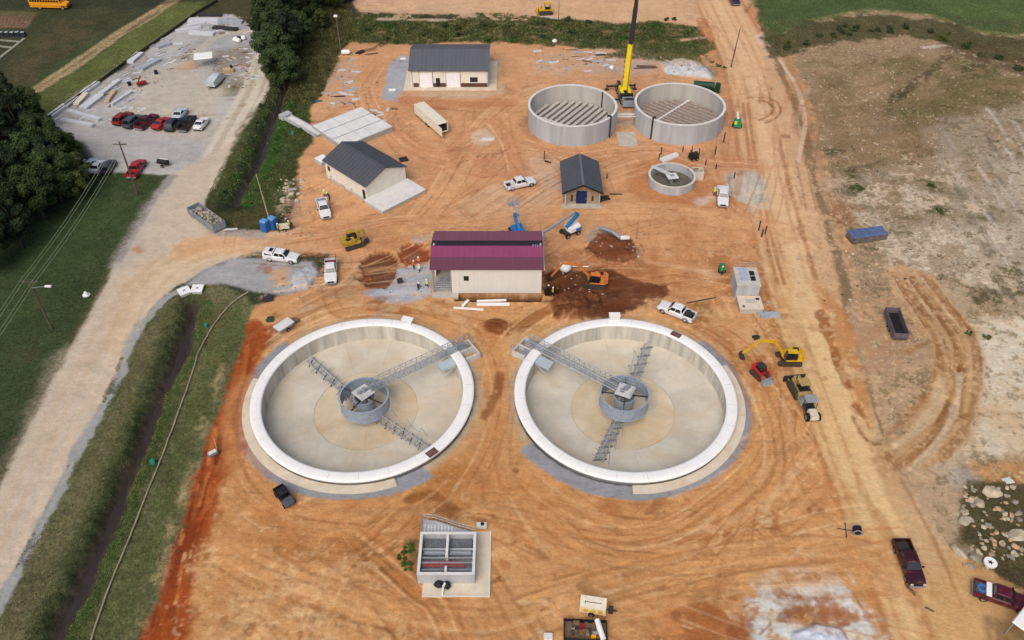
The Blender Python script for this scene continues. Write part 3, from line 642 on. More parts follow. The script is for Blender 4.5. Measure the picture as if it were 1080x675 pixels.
ruts([(584,545),(612,560),(660,567),(706,558),(745,535),(790,498),(812,460)], 3.6, (208,156,108), n=4, a=.6)
ruts([(590,552),(612,574),(648,588),(690,592)], 2.4, (206,154,106), n=3, a=.45)
ruts([(372,568),(400,588),(436,620),(470,655),(480,690)], 3.4, (176,120,74), (128,82,46), n=5, a=.75)
ruts([(232,590),(270,612),(330,632),(430,660),(520,668),(600,640),(700,612),(820,590),(900,590),(940,600)], 7, (212,164,116), n=6, a=.32)
ruts([(258,405),(250,435),(254,480),(275,520),(320,545),(380,552)], 3, (208,156,108), n=3, a=.5)
ruts([(500,340),(522,380),(528,430),(512,480),(488,520)], 2.6, (200,144,98), n=3, a=.5)
ruts([(545,520),(570,560),(610,590)], 2.6, (204,150,102), n=3, a=.4)
ruts([(792,400),(812,450),(812,500),(770,540)], 3, (210,160,112), n=3, a=.5)
line([(528,395),(522,420),(510,440)], 1.4, (132,82,48), .5, .6, .75)
for i in range(20):
    x, y = random.uniform(385,440), random.uniform(540,600); line([(x,y),(x-random.uniform(8,22),y+random.uniform(6,16))], .28, (150,104,62), .16, .2, .6, dz=-.05)
# ---- ditches ------------------------------------------------------------------------
D1 = [(203,322),(198,345),(186,378),(170,412),(158,440),(148,470),(133,505),(118,540),(103,575),(86,615),(70,645),(50,690)]
D2 = [(330,-10),(322,30),(310,62),(300,90),(292,115),(287,125),(276,160),(266,182),(256,198),(248,214)]
poly([(200,306),(235,300),(262,312),(268,325),(258,345),(246,385),(235,420),(218,455),(205,500),(188,560),(172,610),(150,660),(140,700),(-60,700),(-38,715),(0,640),(22,600),(66,514),(92,461),(123,410),(137,370),(150,345),(175,318)], (100,102,72), .6, 1, 1, veg=1, cls=6)
poly([(150,350),(190,320),(175,360),(140,430),(100,510),(60,600),(20,690),(-16,690),(30,600),(80,510),(130,410)], (110,102,76), 1.2, 2, .75, blotch=(NB,-.4,.6))
poly([(215,330),(260,320),(240,390),(215,450),(195,510),(170,590),(140,660),(100,690),(150,560),(190,440),(215,370)], (82,92,52), 1.2, 1.6, .75, blotch=(NA,-.6,.7))
line(D1, 6.5, (52,62,34), 1.4, 1.6, .8)
line([(p[0]+14, p[1]) for p in D1], 2.6, (50,84,32), .8, 1.2, .8, blotch=(NB,-.4,.5))
line([(p[0]-12, p[1]) for p in D1], 1.6, (44,60,30), .8, 1.2, .7, blotch=(NB,-.3,.5))
line([(256,330),(232,395),(212,455),(195,515),(175,580),(150,650)], 1.6, (186,162,126), .8, 1.2, .7, blotch=(NB,-.2,.4), veg=.2)
poly([(286,94),(300,88),(330,95),(345,80),(352,60),(368,45),(365,20),(372,-10),(280,-10),(285,60)], (58,62,36), 1, 1.5, 1, veg=1, cls=6)
poly([(320,90),(340,50),(365,30),(355,70),(335,105),(320,115)], (92,82,52), 1.2, 1.5, .7, blotch=(NB,-.5,.5), veg=1)
poly([(286,94),(335,90),(325,118),(330,148),(312,168),(316,200),(302,236),(280,242),(240,242),(218,228),(217,212),(232,180),(250,150),(268,122)], (56,66,36), .8, 1, 1, veg=1, cls=6)
poly([(255,130),(280,100),(270,140),(240,190),(225,225),(220,210),(240,170)], (76,76,50), 1, 1.2, .7, blotch=(NB,-.5,.5))
poly([(220,215),(290,222),(300,235),(250,242),(225,235)], (74,70,44), 1.2, 1.2, .8)
line(D2, 6.5, (36,46,26), 1.2, 1, .85)
line([(p[0]+12, p[1]) for p in D2[4:]], 2.6, (48,86,30), .8, 1, .8)
poly([(300,190),(316,186),(310,220),(296,234),(288,215)], (150,140,112), .8, 1, .8, blotch=(NB,-.2,.4))
poly([(300,208),(318,212),(318,228),(300,232)], (160,132,108), .8, 1, .7, blotch=(ND,-.4,.4))
line([(p[0]+10, p[1]) for p in D1], 1.6, (58,92,40), .7, 1.4, .75, blotch=(NB,-.5,.5))
line([(p[0]-9, p[1]) for p in D1], 1.2, (40,52,28), .6, 1.2, .8, blotch=(NB,-.4,.5))
line(D1, 2.1, None, 1.9, .55, 1, setz=-1.35)
line(D2, 1.4, None, 1.7, .5, 1, setz=-1.3)
line(D1, 2.5, (62,54,48), .5, .6, .9, veg=0); line(D2, 1.6, (62,58,56), .5, .5, .9, veg=0)
# road edge dirt, culvert crossing between the two ditches
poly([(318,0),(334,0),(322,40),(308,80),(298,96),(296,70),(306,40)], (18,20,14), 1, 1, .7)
line([(-75,790),(0,640),(22,598),(66,512),(92,459),(123,408),(137,368),(152,342),(172,318),(192,304)], 1.0, (160,161,160), .35, .8, .95, cls=1, veg=0)
line([(182,186),(165,208),(140,250),(128,272)], 1., (150,148,142), .4, .7, .8)
# trench at the red building
tp = [P(x, y) for x, y in ((479,309),(572,309),(572,318),(481,316))]
poly(tp, (74,50,36), .3, .2, 1, world=True, setz=-1.6)
poly([(574,300),(590,298),(592,308),(576,311)], (60,38,28), .5, .4, 1, setz=-1.6)
# heaps
poly([(697,70),(720,64),(745,74),(748,82),(715,78)], None, 1.2, .8, 1, dz=.9, sm=True)
poly([(618,258),(628,246),(645,250),(640,262)], None, 1.2, .8, 1, dz=.6, sm=True)
# ---- relief, colour grain --------------------------------------------------------------
s0 = (slice(0, NY), slice(0, NX))
soil = 1-VEG
Z += (NB*.05+ND*.035)*soil+(NB*.14+ND*.12)*VEG*(1-.6*(CLS == 3))
Z -= 0
for f_, a_ in ((ND, .10), (NB, .07)): COL *= (1+a_*f_*(1+.8*VEG))[..., None]
COL *= (1+.09*G4*(1+1.2*VEG))[..., None]
soilm_ = (1-VEG)*(CLS != 1)*(CLS != 5)
rust = sstep((NB*.5+ND*.6-NA*.3-.12)/.25)*soilm_*.22; COL += (np.array(lin((176,108,56)))-COL)*rust[..., None]*(COL[..., 0:1] > .3)
palew = sstep((-NB*.4+G4*.5+NC_*.5-.22)/.22)*soilm_*.4; COL += (np.array(lin((218,184,144)))-COL)*palew[..., None]*(COL[..., 0:1] > .3)
scr = (CLS == 4)
dk_ = sstep((ND*.7+G4*.5-NB*.35-.12)/.22)*scr*.6*sstep((NC_*.5+NA*.5+.45)/.6); COL += (np.array(lin((92,84,54)))-COL)*dk_[..., None]
pl_ = sstep((G4*.8+ND*.4+NB*.3-.42)/.16)*scr*.7; COL += (np.array(lin((208,192,166)))-COL)*pl_[..., None]
brn = sstep((NA*.6+G4*.35-.15)/.3)*VEG*.5; COL += (np.array(lin((104,86,58)))-COL)*brn[..., None]*(CLS != 3)[..., None]
# streaky grain along the worked directions
ST = fbm(XX*.25+YY*.05, YY*1.6, 1.4, 133, 3, .6); COL *= (1+.06*ST*soil)[..., None]
ED = np.minimum.reduce([np.clip((XX-GX[0])/6, 0, 1), np.clip((GX[-1]-XX)/6, 0, 1), np.clip((YY-GY[0])/3, 0, 1), np.clip((GY[-1]-YY)/6, 0, 1)])
Z *= ED
up_ = sstep((YY-95)/50)*soilm_*(XX < 62)*.2*sstep((COL[..., 0]-.26)/.2); COL += (np.array(lin((214,174,142)))-COL)*up_[..., None]
lo_ = 1-sstep((YY-85)/30); COL *= (1+lo_[..., None]*soilm_[..., None]*np.array([.03,.06,-.03]))
COL = np.clip(COL*KALB, .004, .9)

def ground_material():
    m = bpy.data.materials.new('ground_cover'); m.use_nodes = True; t = m.node_tree; N = t.nodes; L = t.links; b = N['Principled BSDF']
    b.inputs['Roughness'].default_value = .95; b.inputs['Specular IOR Level'].default_value = .12
    a = N.new('ShaderNodeAttribute'); a.attribute_name = 'soil_colour'
    v = N.new('ShaderNodeAttribute'); v.attribute_name = 'plants'; pk = N.new('ShaderNodeAttribute'); pk.attribute_name = 'packed'
    tc = N.new('ShaderNodeTexCoord')
    def noise(sc, det=6, rg=.6):
        n = N.new('ShaderNodeTexNoise'); n.inputs['Scale'].default_value = sc; n.inputs['Detail'].default_value = det; n.inputs['Roughness'].default_value = rg
        L.new(tc.outputs['Object'], n.inputs['Vector']); return n.outputs['Fac']
    def rng_(x, lo, hi, a0=.3, a1=.7):
        r = N.new('ShaderNodeMapRange'); r.inputs['From Min'].default_value = a0; r.inputs['From Max'].default_value = a1
        r.inputs['To Min'].default_value = lo; r.inputs['To Max'].default_value = hi; L.new(x, r.inputs['Value']); return r.outputs[0]
    def mul(x, y):
        q = N.new('ShaderNodeMath'); q.operation = 'MULTIPLY'; L.new(x, q.inputs[0]); L.new(y, q.inputs[1]); return q.outputs[0]
    n1, n2, n3 = noise(2.2), noise(.45, 8, .7), noise(.12, 4)
    def scuff(rot, sx, th0, th1, lo):
        mp = N.new('ShaderNodeMapping'); L.new(tc.outputs['Object'], mp.inputs[0]); mp.inputs['Rotation'].default_value = (0,0,rot); mp.inputs['Scale'].default_value = (sx, 1.6, 1)
        n = N.new('ShaderNodeTexNoise'); n.inputs['Scale'].default_value = 1.; n.inputs['Detail'].default_value = 5; n.inputs['Distortion'].default_value = .8; L.new(mp.outputs[0], n.inputs['Vector'])
        return rng_(n.outputs['Fac'], 1., lo, th0, th1)
    sc1, sc2, sc3 = scuff(.5, .16, .54, .70, .88), scuff(-.7, .2, .55, .70, 1.08), scuff(1.5, .14, .56, .70, .90)
    clod = rng_(noise(4.5, 3, .6), 1., .80, .62, .70); speck = rng_(noise(6.5, 2, .5), 1., 1.18, .64, .72)
    soilm = mul(mul(mul(mul(sc1, sc2), mul(sc3, mul(clod, speck))), mul(rng_(n1, .90, 1.10), rng_(n2, .88, 1.12))), rng_(n3, .92, 1.08))
    one = N.new('ShaderNodeMix'); L.new(pk.outputs['Fac'], one.inputs[0]); L.new(soilm, one.inputs[2]); one.inputs[3].default_value = 1.; soilm = one.outputs[0]
    vegm = mul(mul(rng_(n1, .55, 1.5), rng_(noise(.9, 8, .8), .7, 1.3)), rng_(n3, .85, 1.15))
    mx = N.new('ShaderNodeMix'); L.new(v.outputs['Fac'], mx.inputs[0]); L.new(soilm, mx.inputs[2]); L.new(vegm, mx.inputs[3])
    sc = N.new('ShaderNodeVectorMath'); sc.operation = 'SCALE'; L.new(a.outputs['Color'], sc.inputs[0]); L.new(mx.outputs[0], sc.inputs['Scale'])
    L.new(sc.outputs[0], b.inputs['Base Color'])
    bp = N.new('ShaderNodeBump'); bp.inputs['Strength'].default_value = .9; bp.inputs['Distance'].default_value = .2
    L.new(noise(1.6, 8, .7), bp.inputs['Height']); L.new(bp.outputs[0], b.inputs['Normal'])
    return m
M_GROUND = ground_material()
def sheet(name, V, Fq, col, veg, packed=0.):
    me = bpy.data.meshes.new(name); me.vertices.add(len(V)); me.vertices.foreach_set('co', V.astype(np.float32).ravel())
    n = len(Fq); me.loops.add(4*n); me.loops.foreach_set('vertex_index', Fq.astype(np.int32).ravel())
    me.polygons.add(n); me.polygons.foreach_set('loop_start', np.arange(0, 4*n, 4, dtype=np.int32))
    me.polygons.foreach_set('use_smooth', np.ones(n, bool)); me.update(calc_edges=True)
    ca = me.attributes.new('soil_colour', 'FLOAT_COLOR', 'POINT'); ca.data.foreach_set('color', np.c_[col, np.ones(len(V))].astype(np.float32).ravel())
    va = me.attributes.new('plants', 'FLOAT', 'POINT'); va.data.foreach_set('value', veg.astype(np.float32))
    ka = me.attributes.new('packed', 'FLOAT', 'POINT'); ka.data.foreach_set('value', np.full(len(V), packed, np.float32))
    me.materials.append(M_GROUND); o = bpy.data.objects.new(name, me); C.objects.link(o); o['kind'] = 'structure'; return o
idx = np.arange(NX*NY).reshape(NY, NX)
Q = np.stack([idx[:-1,:-1], idx[:-1,1:], idx[1:,1:], idx[1:,:-1]], -1).reshape(-1, 4)
QC = CLS[:-1,:-1].ravel(); VV = np.stack([XX, YY, Z], -1).reshape(-1, 3); CC = COL.reshape(-1, 3); GG = VEG.ravel()
for k, nm in enumerate(CN):
    q = Q[QC == k]
    if len(q):
        u, inv = np.unique(q, return_inverse=True); sheet(nm, VV[u], inv.reshape(-1, 4), CC[u], GG[u], {1: .75, 2: .5, 5: .3}.get(k, 0.))
B_ = 4000.; x0, x1, y0, y1 = GX[0], GX[-1], GY[0], GY[-1]
pv = np.array([(x, y, 0) for y in (-B_, y0, y1, B_*1.5) for x in (-B_, x0, x1, B_)])
pq = np.array([(r*4+c, r*4+c+1, (r+1)*4+c+1, (r+1)*4+c) for r in range(3) for c in range(3) if not (r == 1 and c == 1)])
sheet('surrounding_land', pv, pq, np.tile(np.array(lin((84,88,58)))*KALB, (16,1)), np.ones(16))
def ground_z(x, y):
    j = min(NX-1, max(0, int(np.searchsorted(GX, x)))); i = min(NY-1, max(0, int(np.searchsorted(GY, y)))); return float(Z[i, j])
def water(name, px, wd, z):
    pts = curve([np.array(P(*p)) for p in px], 4); mb = MB(); n = len(pts); vs = []
    for i, p in enumerate(pts):
        t = pts[min(i+1, n-1)]-pts[max(i-1, 0)]; t = t/np.hypot(*t); s_ = np.array([-t[1], t[0]])*wd
        vs += [(*(p+s_), z), (*(p-s_), z)]
    mb.add(vs, [(2*i, 2*i+1, 2*i+3, 2*i+2) for i in range(n-1)])
    o = mb.build(name, mat('muddy_water', (54,46,42), rough=.25, var=.2, scale=.5, bump=.06, bscale=1.5, spec=.5)); o['kind'] = 'structure'
water('ditch_water', D1, 2.6, -1.12); water('ditch_water', D2, 2.3, -1.05)
# ================================================================== CLARIFIERS
ZR = 0.9            # rim height
def clarifier(cx, cy, label, bridge_px, arms_px, ledge, rot_hint, name='clarifier', mirror=1, tz=.4):
    t = thing(name, label, 'settling tank', (cx, cy, 0))
    # apron slab (arc), wall, rim
    a0, a1 = ledge
    MB().ring(16.35, 15.1, -.3, .16, 72, a0=a0, a1=a1).build('footing_apron', M_SLAB, t, smooth=False)
    MB().lathe([(13.76,-3.3),(15.0,-3.3),(15.0,.55),(15.12,.6),(15.12,.86)], 128).build('outer_wall', M_CONCG, t, smooth=True)
    MB().lathe([(13.66,.7),(13.66,.9),(13.75,.99),(13.95,1.03),(14.9,1.03),(15.1,.98),(15.2,.88),(15.2,.7)], 160).build('rim', M_WHITE, t, smooth=True)
    for k in range(24): a = 2*pi*(k+.35)/24; MB().beam((13.9*cos(a),13.9*sin(a),1.03),(15.0*cos(a),15.0*sin(a),1.03),.035,.012).build('rim_joint', M_CONC, t)
    # inner wall panels (36) and floor panels in two rings
    n = 36; g = .0009
    wp = MB().ring(13.95, 13.72, -3.28, .86, 5, a0=g, a1=2*pi/n-g).mesh('wall_panel', mat('stained_wall_concrete', (200,196,184), rough=.9, rand=.018, var=.22, scale=.9, world=True, stain=((150,142,124), .7, .52, .72, .6), streak=True, bump=.2))
    for i in range(n): inst('wall_panel', wp, t, rz=2*pi*i/n+.03)
    n = 24; zf0, zf1, zf2 = -1.95, -2.6, -3.3
    fo = MB().ring(13.9, 7.25, -5.2, zf0, 6, a0=.0007, a1=2*pi/n-.0007, zi=zf1).mesh('outer_floor_panel', M_FLOOR)
    fi = MB().ring(7.19, 1.6, -5.6, zf1-.01, 6, a0=.0012, a1=2*pi/n*2-.0012, zi=zf2).mesh('inner_floor_panel', mat('inner_floor_concrete', (208,196,170), rough=.9, rand=.012, var=.12, scale=.3, world=True, stain=((198,162,112), .2, .42, .68, .5), bump=.15))
    for i in range(n): inst('floor_panel', fo, t, rz=2*pi*i/n+.1)
    for i in range(n//2): inst('floor_panel', fi, t, rz=2*pi*i/n*2+.1)
    # groove between inner and outer floors
    MB().lathe([(1.5,zf2-.08),(7.2,zf1-.08),(13.9,zf0-.08)], 144).build('floor_bedding', M_FLOOR, t)
    MB().lathe([(13.74,.8),(13.74,-3.3)], 72).build('wall_backing', M_CONC, t)
    MB().cyl(0,0,-5.5,-3.4,1.9, n=32).build('sump_ring', M_CONC, t)
    MB().cyl(0,0,-3.6,tz+.5,.42, n=20).cyl(0,0,-3.6,-3.1,.8,n=20).build('centre_column', M_STEEL, t)
    # feedwell ring with inner spokes
    z1 = tz; z0 = tz-2.1; R = 3.35
    MG = mat('blue_grey_steel', (156,170,184), rough=.5, metal=.1, var=.14, scale=1.5)
    fw = MB().ring(R, R-.09, z0, z1, 48).ring(R+.09, R-.14, z1-.09, z1+.02, 48).ring(R+.07, R-.1, z0-.02, z0+.1, 48).build('feedwell', MG, t)
    ib = atan2(bridge_px[1]-cy, bridge_px[0]-cx)     # bridge azimuth
    sp = MB()
    for k in range(4): a = ib+.5+k*pi/2; sp.beam((.4*cos(a),.4*sin(a),z1-.25),(R*cos(a),R*sin(a),z1-.25),.12,.16)
    sp.build('spokes', M_DARKST, fw)
    MB().ring(1.35, 1.25, z0+.1, z1-.4, 28).ring(1.5, 1.2, z1-.5, z1-.4, 28).build('inner_well', MG, t)
    # drive platform
    pl = MB().box(-1.15,1.15,-1.15,1.15,tz+.45,tz+.6,rz=ib+.2).build('drive_platform', mat('pale_plate', (205,206,204), rough=.5, var=.12, scale=4), t)
    dr = MB().cyl(0,0,tz+.1,tz+.45,1.05,n=24).build('drive_gear', M_BLACK, t)
    m2 = MB().cyl(.1,.1,tz+.6,tz+1.15,.3,n=12).box(-.7,-.25,-.5,.0,tz+.6,tz+1.0).box(.3,.75,.3,.7,tz+.6,tz+.85).tube((-.2,.5,tz+.75),(.5,.5,tz+.75),.13)
    m2.build('drive_motor', M_STEEL, pl)
    rail = MB()
    for k in range(4):
        a = ib+.2+pi/4+k*pi/2; b = a+pi/2; r_ = 1.6
        if k != 3:
            for zz in (.55,1.05): rail.tube((r_*cos(a),r_*sin(a),tz+.6+zz),(r_*cos(b),r_*sin(b),tz+.6+zz),.025,n=4)
        rail.tube((r_*cos(a),r_*sin(a),tz+.55),(r_*cos(a),r_*sin(a),tz+1.65),.03,n=4)
    rail.build('platform_railing', M_STEEL, pl)
    # bridge: two trusses and a grated walkway
    d = Vector((cos(ib), sin(ib), 0)); sd_ = Vector((-sin(ib), cos(ib), 0)); L0, L1 = 1.0, 16.6; n = 18
    br = MB(); wz = ZR+.25
    def pt(u, s_, z): q = d*u+sd_*s_; return (q.x, q.y, z)
    for k in range(5): br.beam(pt(L0,-.44+.22*k,wz), pt(L1,-.44+.22*k,wz), .05, .04)
    for k in range(52): u = L0+(L1-L0)*k/51; br.beam(pt(u,-.6,wz-.05), pt(u,.6,wz-.05), .07, .05)
    walk = br.build('walkway', mat('grating', (158,164,174), rough=.6, var=.25, scale=9), t)
    for s_ in (-.62,.62):
        tr = MB()
        for zz, r_ in ((wz-.15,.09),(wz+.95,.07),(wz+.45,.035)): tr.tube(pt(L0,s_,zz), pt(L1,s_,zz), r_, n=4)
        for k in range(n+1):
            u = L0+(L1-L0)*k/n; tr.tube(pt(u,s_,wz-.15), pt(u,s_,wz+.95), .035, n=4)
            if k < n:
                u2 = L0+(L1-L0)*(k+1)/n; a_, b_ = (wz-.15, wz+.95) if k % 2 else (wz+.95, wz-.15)
                tr.tube(pt(u,s_,a_), pt(u2,s_,b_), .03, n=4)
        tr.build('truss', M_STEEL, walk)
    # rake arms: triangular lattice trusses
    for (ax, ay) in arms_px:
        aa = atan2(ay-cy, ax-cx); e = Vector((cos(aa), sin(aa), 0)); f = Vector((-sin(aa), cos(aa), 0)); ln = min(13.2, hypot(ax-cx, ay-cy)); n = 12; arm = MB()
        def q(u, s_, z): w_ = e*u+f*s_; return (w_.x, w_.y, z)
        def zb(u): return -3.2+(u/13.5)*1.2+.3
        pr = [(-.55,0),(.55,0),(0,1.15)]
        for s_, h_ in pr: arm.tube(q(1.,s_,zb(1)+h_), q(ln,s_,zb(ln)+h_*.55), .07, n=5)
        for k in range(n):
            u = 1+(ln-1)*k/n; u2 = 1+(ln-1)*(k+1)/n; tp_ = lambda x_: 1.15*(1-.45*(x_-1)/(ln-1))
            arm.tube(q(u,-.55,zb(u)), q(u,.55,zb(u)), .045, n=4)
            for s_ in (-.55,.55):
                arm.tube(q(u,s_,zb(u)), q((u+u2)/2,0,zb(u)+tp_(u)), .04, n=4); arm.tube(q((u+u2)/2,0,zb(u)+tp_(u)), q(u2,s_,zb(u2)), .04, n=4)
        ao = arm.build('rake_arm', mat('rake_steel', (168,174,182), rough=.5, metal=.1, var=.2, scale=3), t)
        rk = MB()
        for k in range(7):
            u = 2.4+(ln-2.9)*k/6; a_ = q(u-.55,.9,zb(u)-.2); b_ = q(u+.45,-.75,zb(u)-.2)
            rk.beam(a_, b_, .05, .28); rk.tube(q(u,0,zb(u)+.1), q(u,-1.1,zb(u)+.5), .04, n=4)
        rk.build('scraper_blade', mat('scraper_steel', (120,124,128), var=.2), ao)
        # skimmer strut carried above
        if (ax-cx)*mirror < 0 or True:
            sk = MB(); 
            for k in range(3):
                u = 3.8+k*2.9; sk.path([q(u,.5,zb(u)+.4), q(u+.2,1.25,zb(u)+1.7), q(u+1.1,1.5,zb(u)+.3)], .045, n=4)
            sk.path([q(2.5,.4,zb(2)+1.1), q(ln*.75,1.3,zb(6)+.9)], .04, n=4)
            sk.build('skimmer_strut', M_STEEL, ao)
    # scum trough inside the rim next to the bridge
    ts = ib+(-.125 if mirror > 0 else .125); es = Vector((cos(ts), sin(ts), 0)); fs = Vector((-sin(ts), cos(ts), 0))
    def r3(u, s_, z): w_ = es*u+fs*s_; return (w_.x, w_.y, z)
    tb = MB(); tb.hexa([r3(11.4,-.75,.1), r3(13.6,-.75,.1), r3(13.6,.75,.1), r3(11.4,.75,.1), r3(11.4,-.75,.45), r3(13.6,-.75,.75), r3(13.6,.75,.75), r3(11.4,.75,.45)])
    tb.beam(r3(11.6,-.6,-1.2), r3(13.6,-.6,.1), .1, .1).beam(r3(11.6,.6,-1.2), r3(13.6,.6,.1), .1, .1)
    tb.build('scum_trough', mat('trough_plate', (176,190,198), rough=.4, var=.08), t)
    # effluent box outside the rim: two open cells
    bz = .95; bx = MB(); mid = ib+(-.06 if mirror > 0 else .06); eb = Vector((cos(mid), sin(mid), 0)); fb = Vector((-sin(mid), cos(mid), 0))
    def r4(u, s_, z): w_ = eb*u+fb*s_; return (w_.x, w_.y, z)
    def wall(u0, u1, s0_, s1_, z0_=-1.5, z1_=bz):
        bx.hexa([r4(u0,s0_,z0_), r4(u1,s0_,z0_), r4(u1,s1_,z0_), r4(u0,s1_,z0_), r4(u0,s0_,z1_), r4(u1,s0_,z1_), r4(u1,s1_,z1_), r4(u0,s1_,z1_)])
    wall(15.25,17.5,-1.75,-1.5); wall(15.25,17.5,1.5,1.75); wall(17.25,17.5,-1.5,1.5); wall(15.25,17.25,-.12,.12); wall(15.3,17.3,-1.6,1.6,-1.6,-.75)
    bx.build('effluent_box', mat('pale_grey_concrete', (200,200,196), rough=.9, var=.12), t)
    gr = MB()
    for s0_, s1_ in ((.15,1.45),):
        gr.hexa([r4(15.2,s0_,bz-.15), r4(16.2,s0_,bz-.15), r4(16.2,s1_,bz-.15), r4(15.2,s1_,bz-.15), r4(15.2,s0_,bz-.1), r4(16.2,s0_,bz-.1), r4(16.2,s1_,bz-.1), r4(15.2,s1_,bz-.1)])
    gr.build('grating', M_STEEL, t)
    rl = MB()
    for s_ in (1.8,):
        for u in (15.2,16,16.8,17.6): rl.tube(r4(u,s_,bz), r4(u,s_,bz+1.1), .03, n=4)
        for zz in (.55,1.1): rl.tube(r4(15.2,s_,bz+zz), r4(17.6,s_,bz+zz), .03, n=4); rl.tube(r4(17.6,s_,bz+zz), r4(17.6,-.3,bz+zz), .03, n=4)
    rl.build('railing', M_STEEL, t)
    return t
def wxy(px, z=0): return P(px[0], px[1], z)
c1 = clarifier(*CLA[0], 'left white-rimmed round clarifier whose walkway bridge runs to its upper right', wxy((482,366),1.2), [wxy((312,372),-3), wxy((455,482),-3)], (radians(168), radians(292)), 0, mirror=1, tz=.35)
c2 = clarifier(*CLA[1], 'right white-rimmed round clarifier whose walkway bridge runs to its upper left', wxy((563,363),1.2), [wxy((690,352),-3), wxy((630,492),-3)], (radians(-92), radians(22)), 0, mirror=-1, tz=.7)
def rim_box(c, px, label):
    x, y = P(px[0], px[1], 1.1); a = atan2(y-c[1], x-c[0]); t = thing('rim_box', label, 'equipment box', (x, y, 1.035), a-pi/2)
    MB().box(-.78,.78,-.45,.45,.0,.62).build('body', M_CONCB, t); MB().box(-.84,.84,-.5,.5,.62,.7).build('lid', M_WHITE, t)
rim_box(CLA[0], (430,339.5), 'small white box on the far rim of the left clarifier')
rim_box(CLA[1], (648,335), 'small white box on the far rim of the right clarifier')
def plate(c, px, label):
    x, y = P(px[0], px[1], 1.); a = atan2(y-c[1], x-c[0]); t = thing('rim_hatch', label, 'hatch', (x, y, 1.035), a-pi/2)
    MB().box(-.75,.75,-.5,.5,0,.04).build('frame', M_DARKST, t); MB().box(-.66,.66,-.41,.41,.042,.07).build('cover', mat('rusty_plate', (118,82,74), rough=.8, var=.3, scale=3), t)
plate(CLA[0], (455.5,477.5), 'dark square hatch on the lower right rim of the left clarifier')
plate(CLA[1], (713,353), 'brown square hatch on the upper right rim of the right clarifier')

# ================================================================== TALL ROUND TANKS
def tank(cx, cy, R, h, label, bdir, bn, ladder, bcol, cross=None):
    t = thing('round_tank', label, 'tank', (cx, cy, 0))
    n = 84; w_ = MB()
    prof = []
    for i in range(n):                 # wall of form strips with recessed joints
        a = 2*pi*i/n; g = .006
        w_.ring(R, R-.15, -.2, h-.12, 1, a0=a+g, a1=a+2*pi/n-g)
    w_.ring(R-.035, R-.33, -.2, h-.125, n).build('wall', M_CONCG, t)
    MB().ring(R-.3, R-.36, 0, h-.15, 64).build('inner_lining', mat('inner_tank_concrete', (186,182,174), rough=.9, var=.16, scale=.35, streak=True), t)
    MB().ring(R+.06, R-.42, h-.14, h, 96).build('rim', M_CONCB, t)
    MB().cyl(0,0,-.3,.05,R-.3, n=64).build('floor', M_CONC, t)
    bd = Vector((*bdir, 0)).normalized(); sd_ = Vector((-bd.y, bd.x, 0)); ri = R-.55
    for k in range(bn):
        s_ = -ri+2*ri*(k+.5)/bn; hl = sqrt(max(.1, ri*ri-s_*s_))
        a = bd*hl+sd_*s_; b = -bd*hl+sd_*s_
        MB().beam((a.x,a.y,.75),(b.x,b.y,.75), 2*ri/bn*.52, .3).build('floor_beam', bcol, t)
    s_ = MB(); a = sd_*(R-.5); o_ = bd*(-ri*.32); s_.beam((a.x+o_.x,a.y+o_.y,.95),(-a.x*.93+o_.x,-a.y*.93+o_.y,.95), .4, .12); s_.build('cross_beam', M_CONCB, t)
    for q, inside in ladder:           # dark vertical pipe / ladder on the wall
        r_ = (R-.5) if inside else (R+.16); c, s2 = cos(q), sin(q); lm = MB()
        lm.beam((r_*c, r_*s2, .1), (r_*c, r_*s2, h+(.0 if inside else .35)), .3 if not inside else .22, .22)
        if not inside: lm.beam((r_*c, r_*s2, h+.3), ((R-.7)*c, (R-.7)*s2, h+.3), .3, .2); lm.beam(((R-.6)*c, (R-.6)*s2, h+.3), ((R-.6)*c, (R-.6)*s2, h-.9), .2, .2)
        lm.build('downpipe', M_DARKST if not inside else M_BLACK, t)
    return t
BE1 = mat('precast_beam', (186,182,174), rough=.9, var=.12, scale=1.2); BE2 = mat('precast_beam_dark', (162,148,138), rough=.9, var=.15, scale=1.2)
T1c = (12.25,155.5); T2c = (34.04,156.07)
tank(*T1c, 8.98, 4.4, 'left of the two tall concrete tanks with pale floor beams', (2.7,4), 13, [(radians(-37), False), (radians(40), True)], BE1)
tank(*T2c, 9.12, 4.4, 'right of the two tall concrete tanks with brownish floor beams', (6.6,-6), 14, [(radians(-133), False)], BE2)
# pipe gantry between the tanks
t = thing('pipe_link', 'pale slab and pipe bridging the gap between the two tall tanks', 'walkway', (23,155,0))
MB().box(-1.9,1.9,-.12,.12,2.4,2.62).tube((-2.2,-.4,2.2),(2.2,-.4,2.2),.12).build('pipe', M_CONCB, t); MB().box(-1.9,1.9,-8.5,-3.,0,.18).build('slab', M_CONC, t)
for s_ in (-1.7,1.7): MB().box(s_-.1,s_+.1,-.15,.15,.18,2.4).build('post', M_CONC, t)

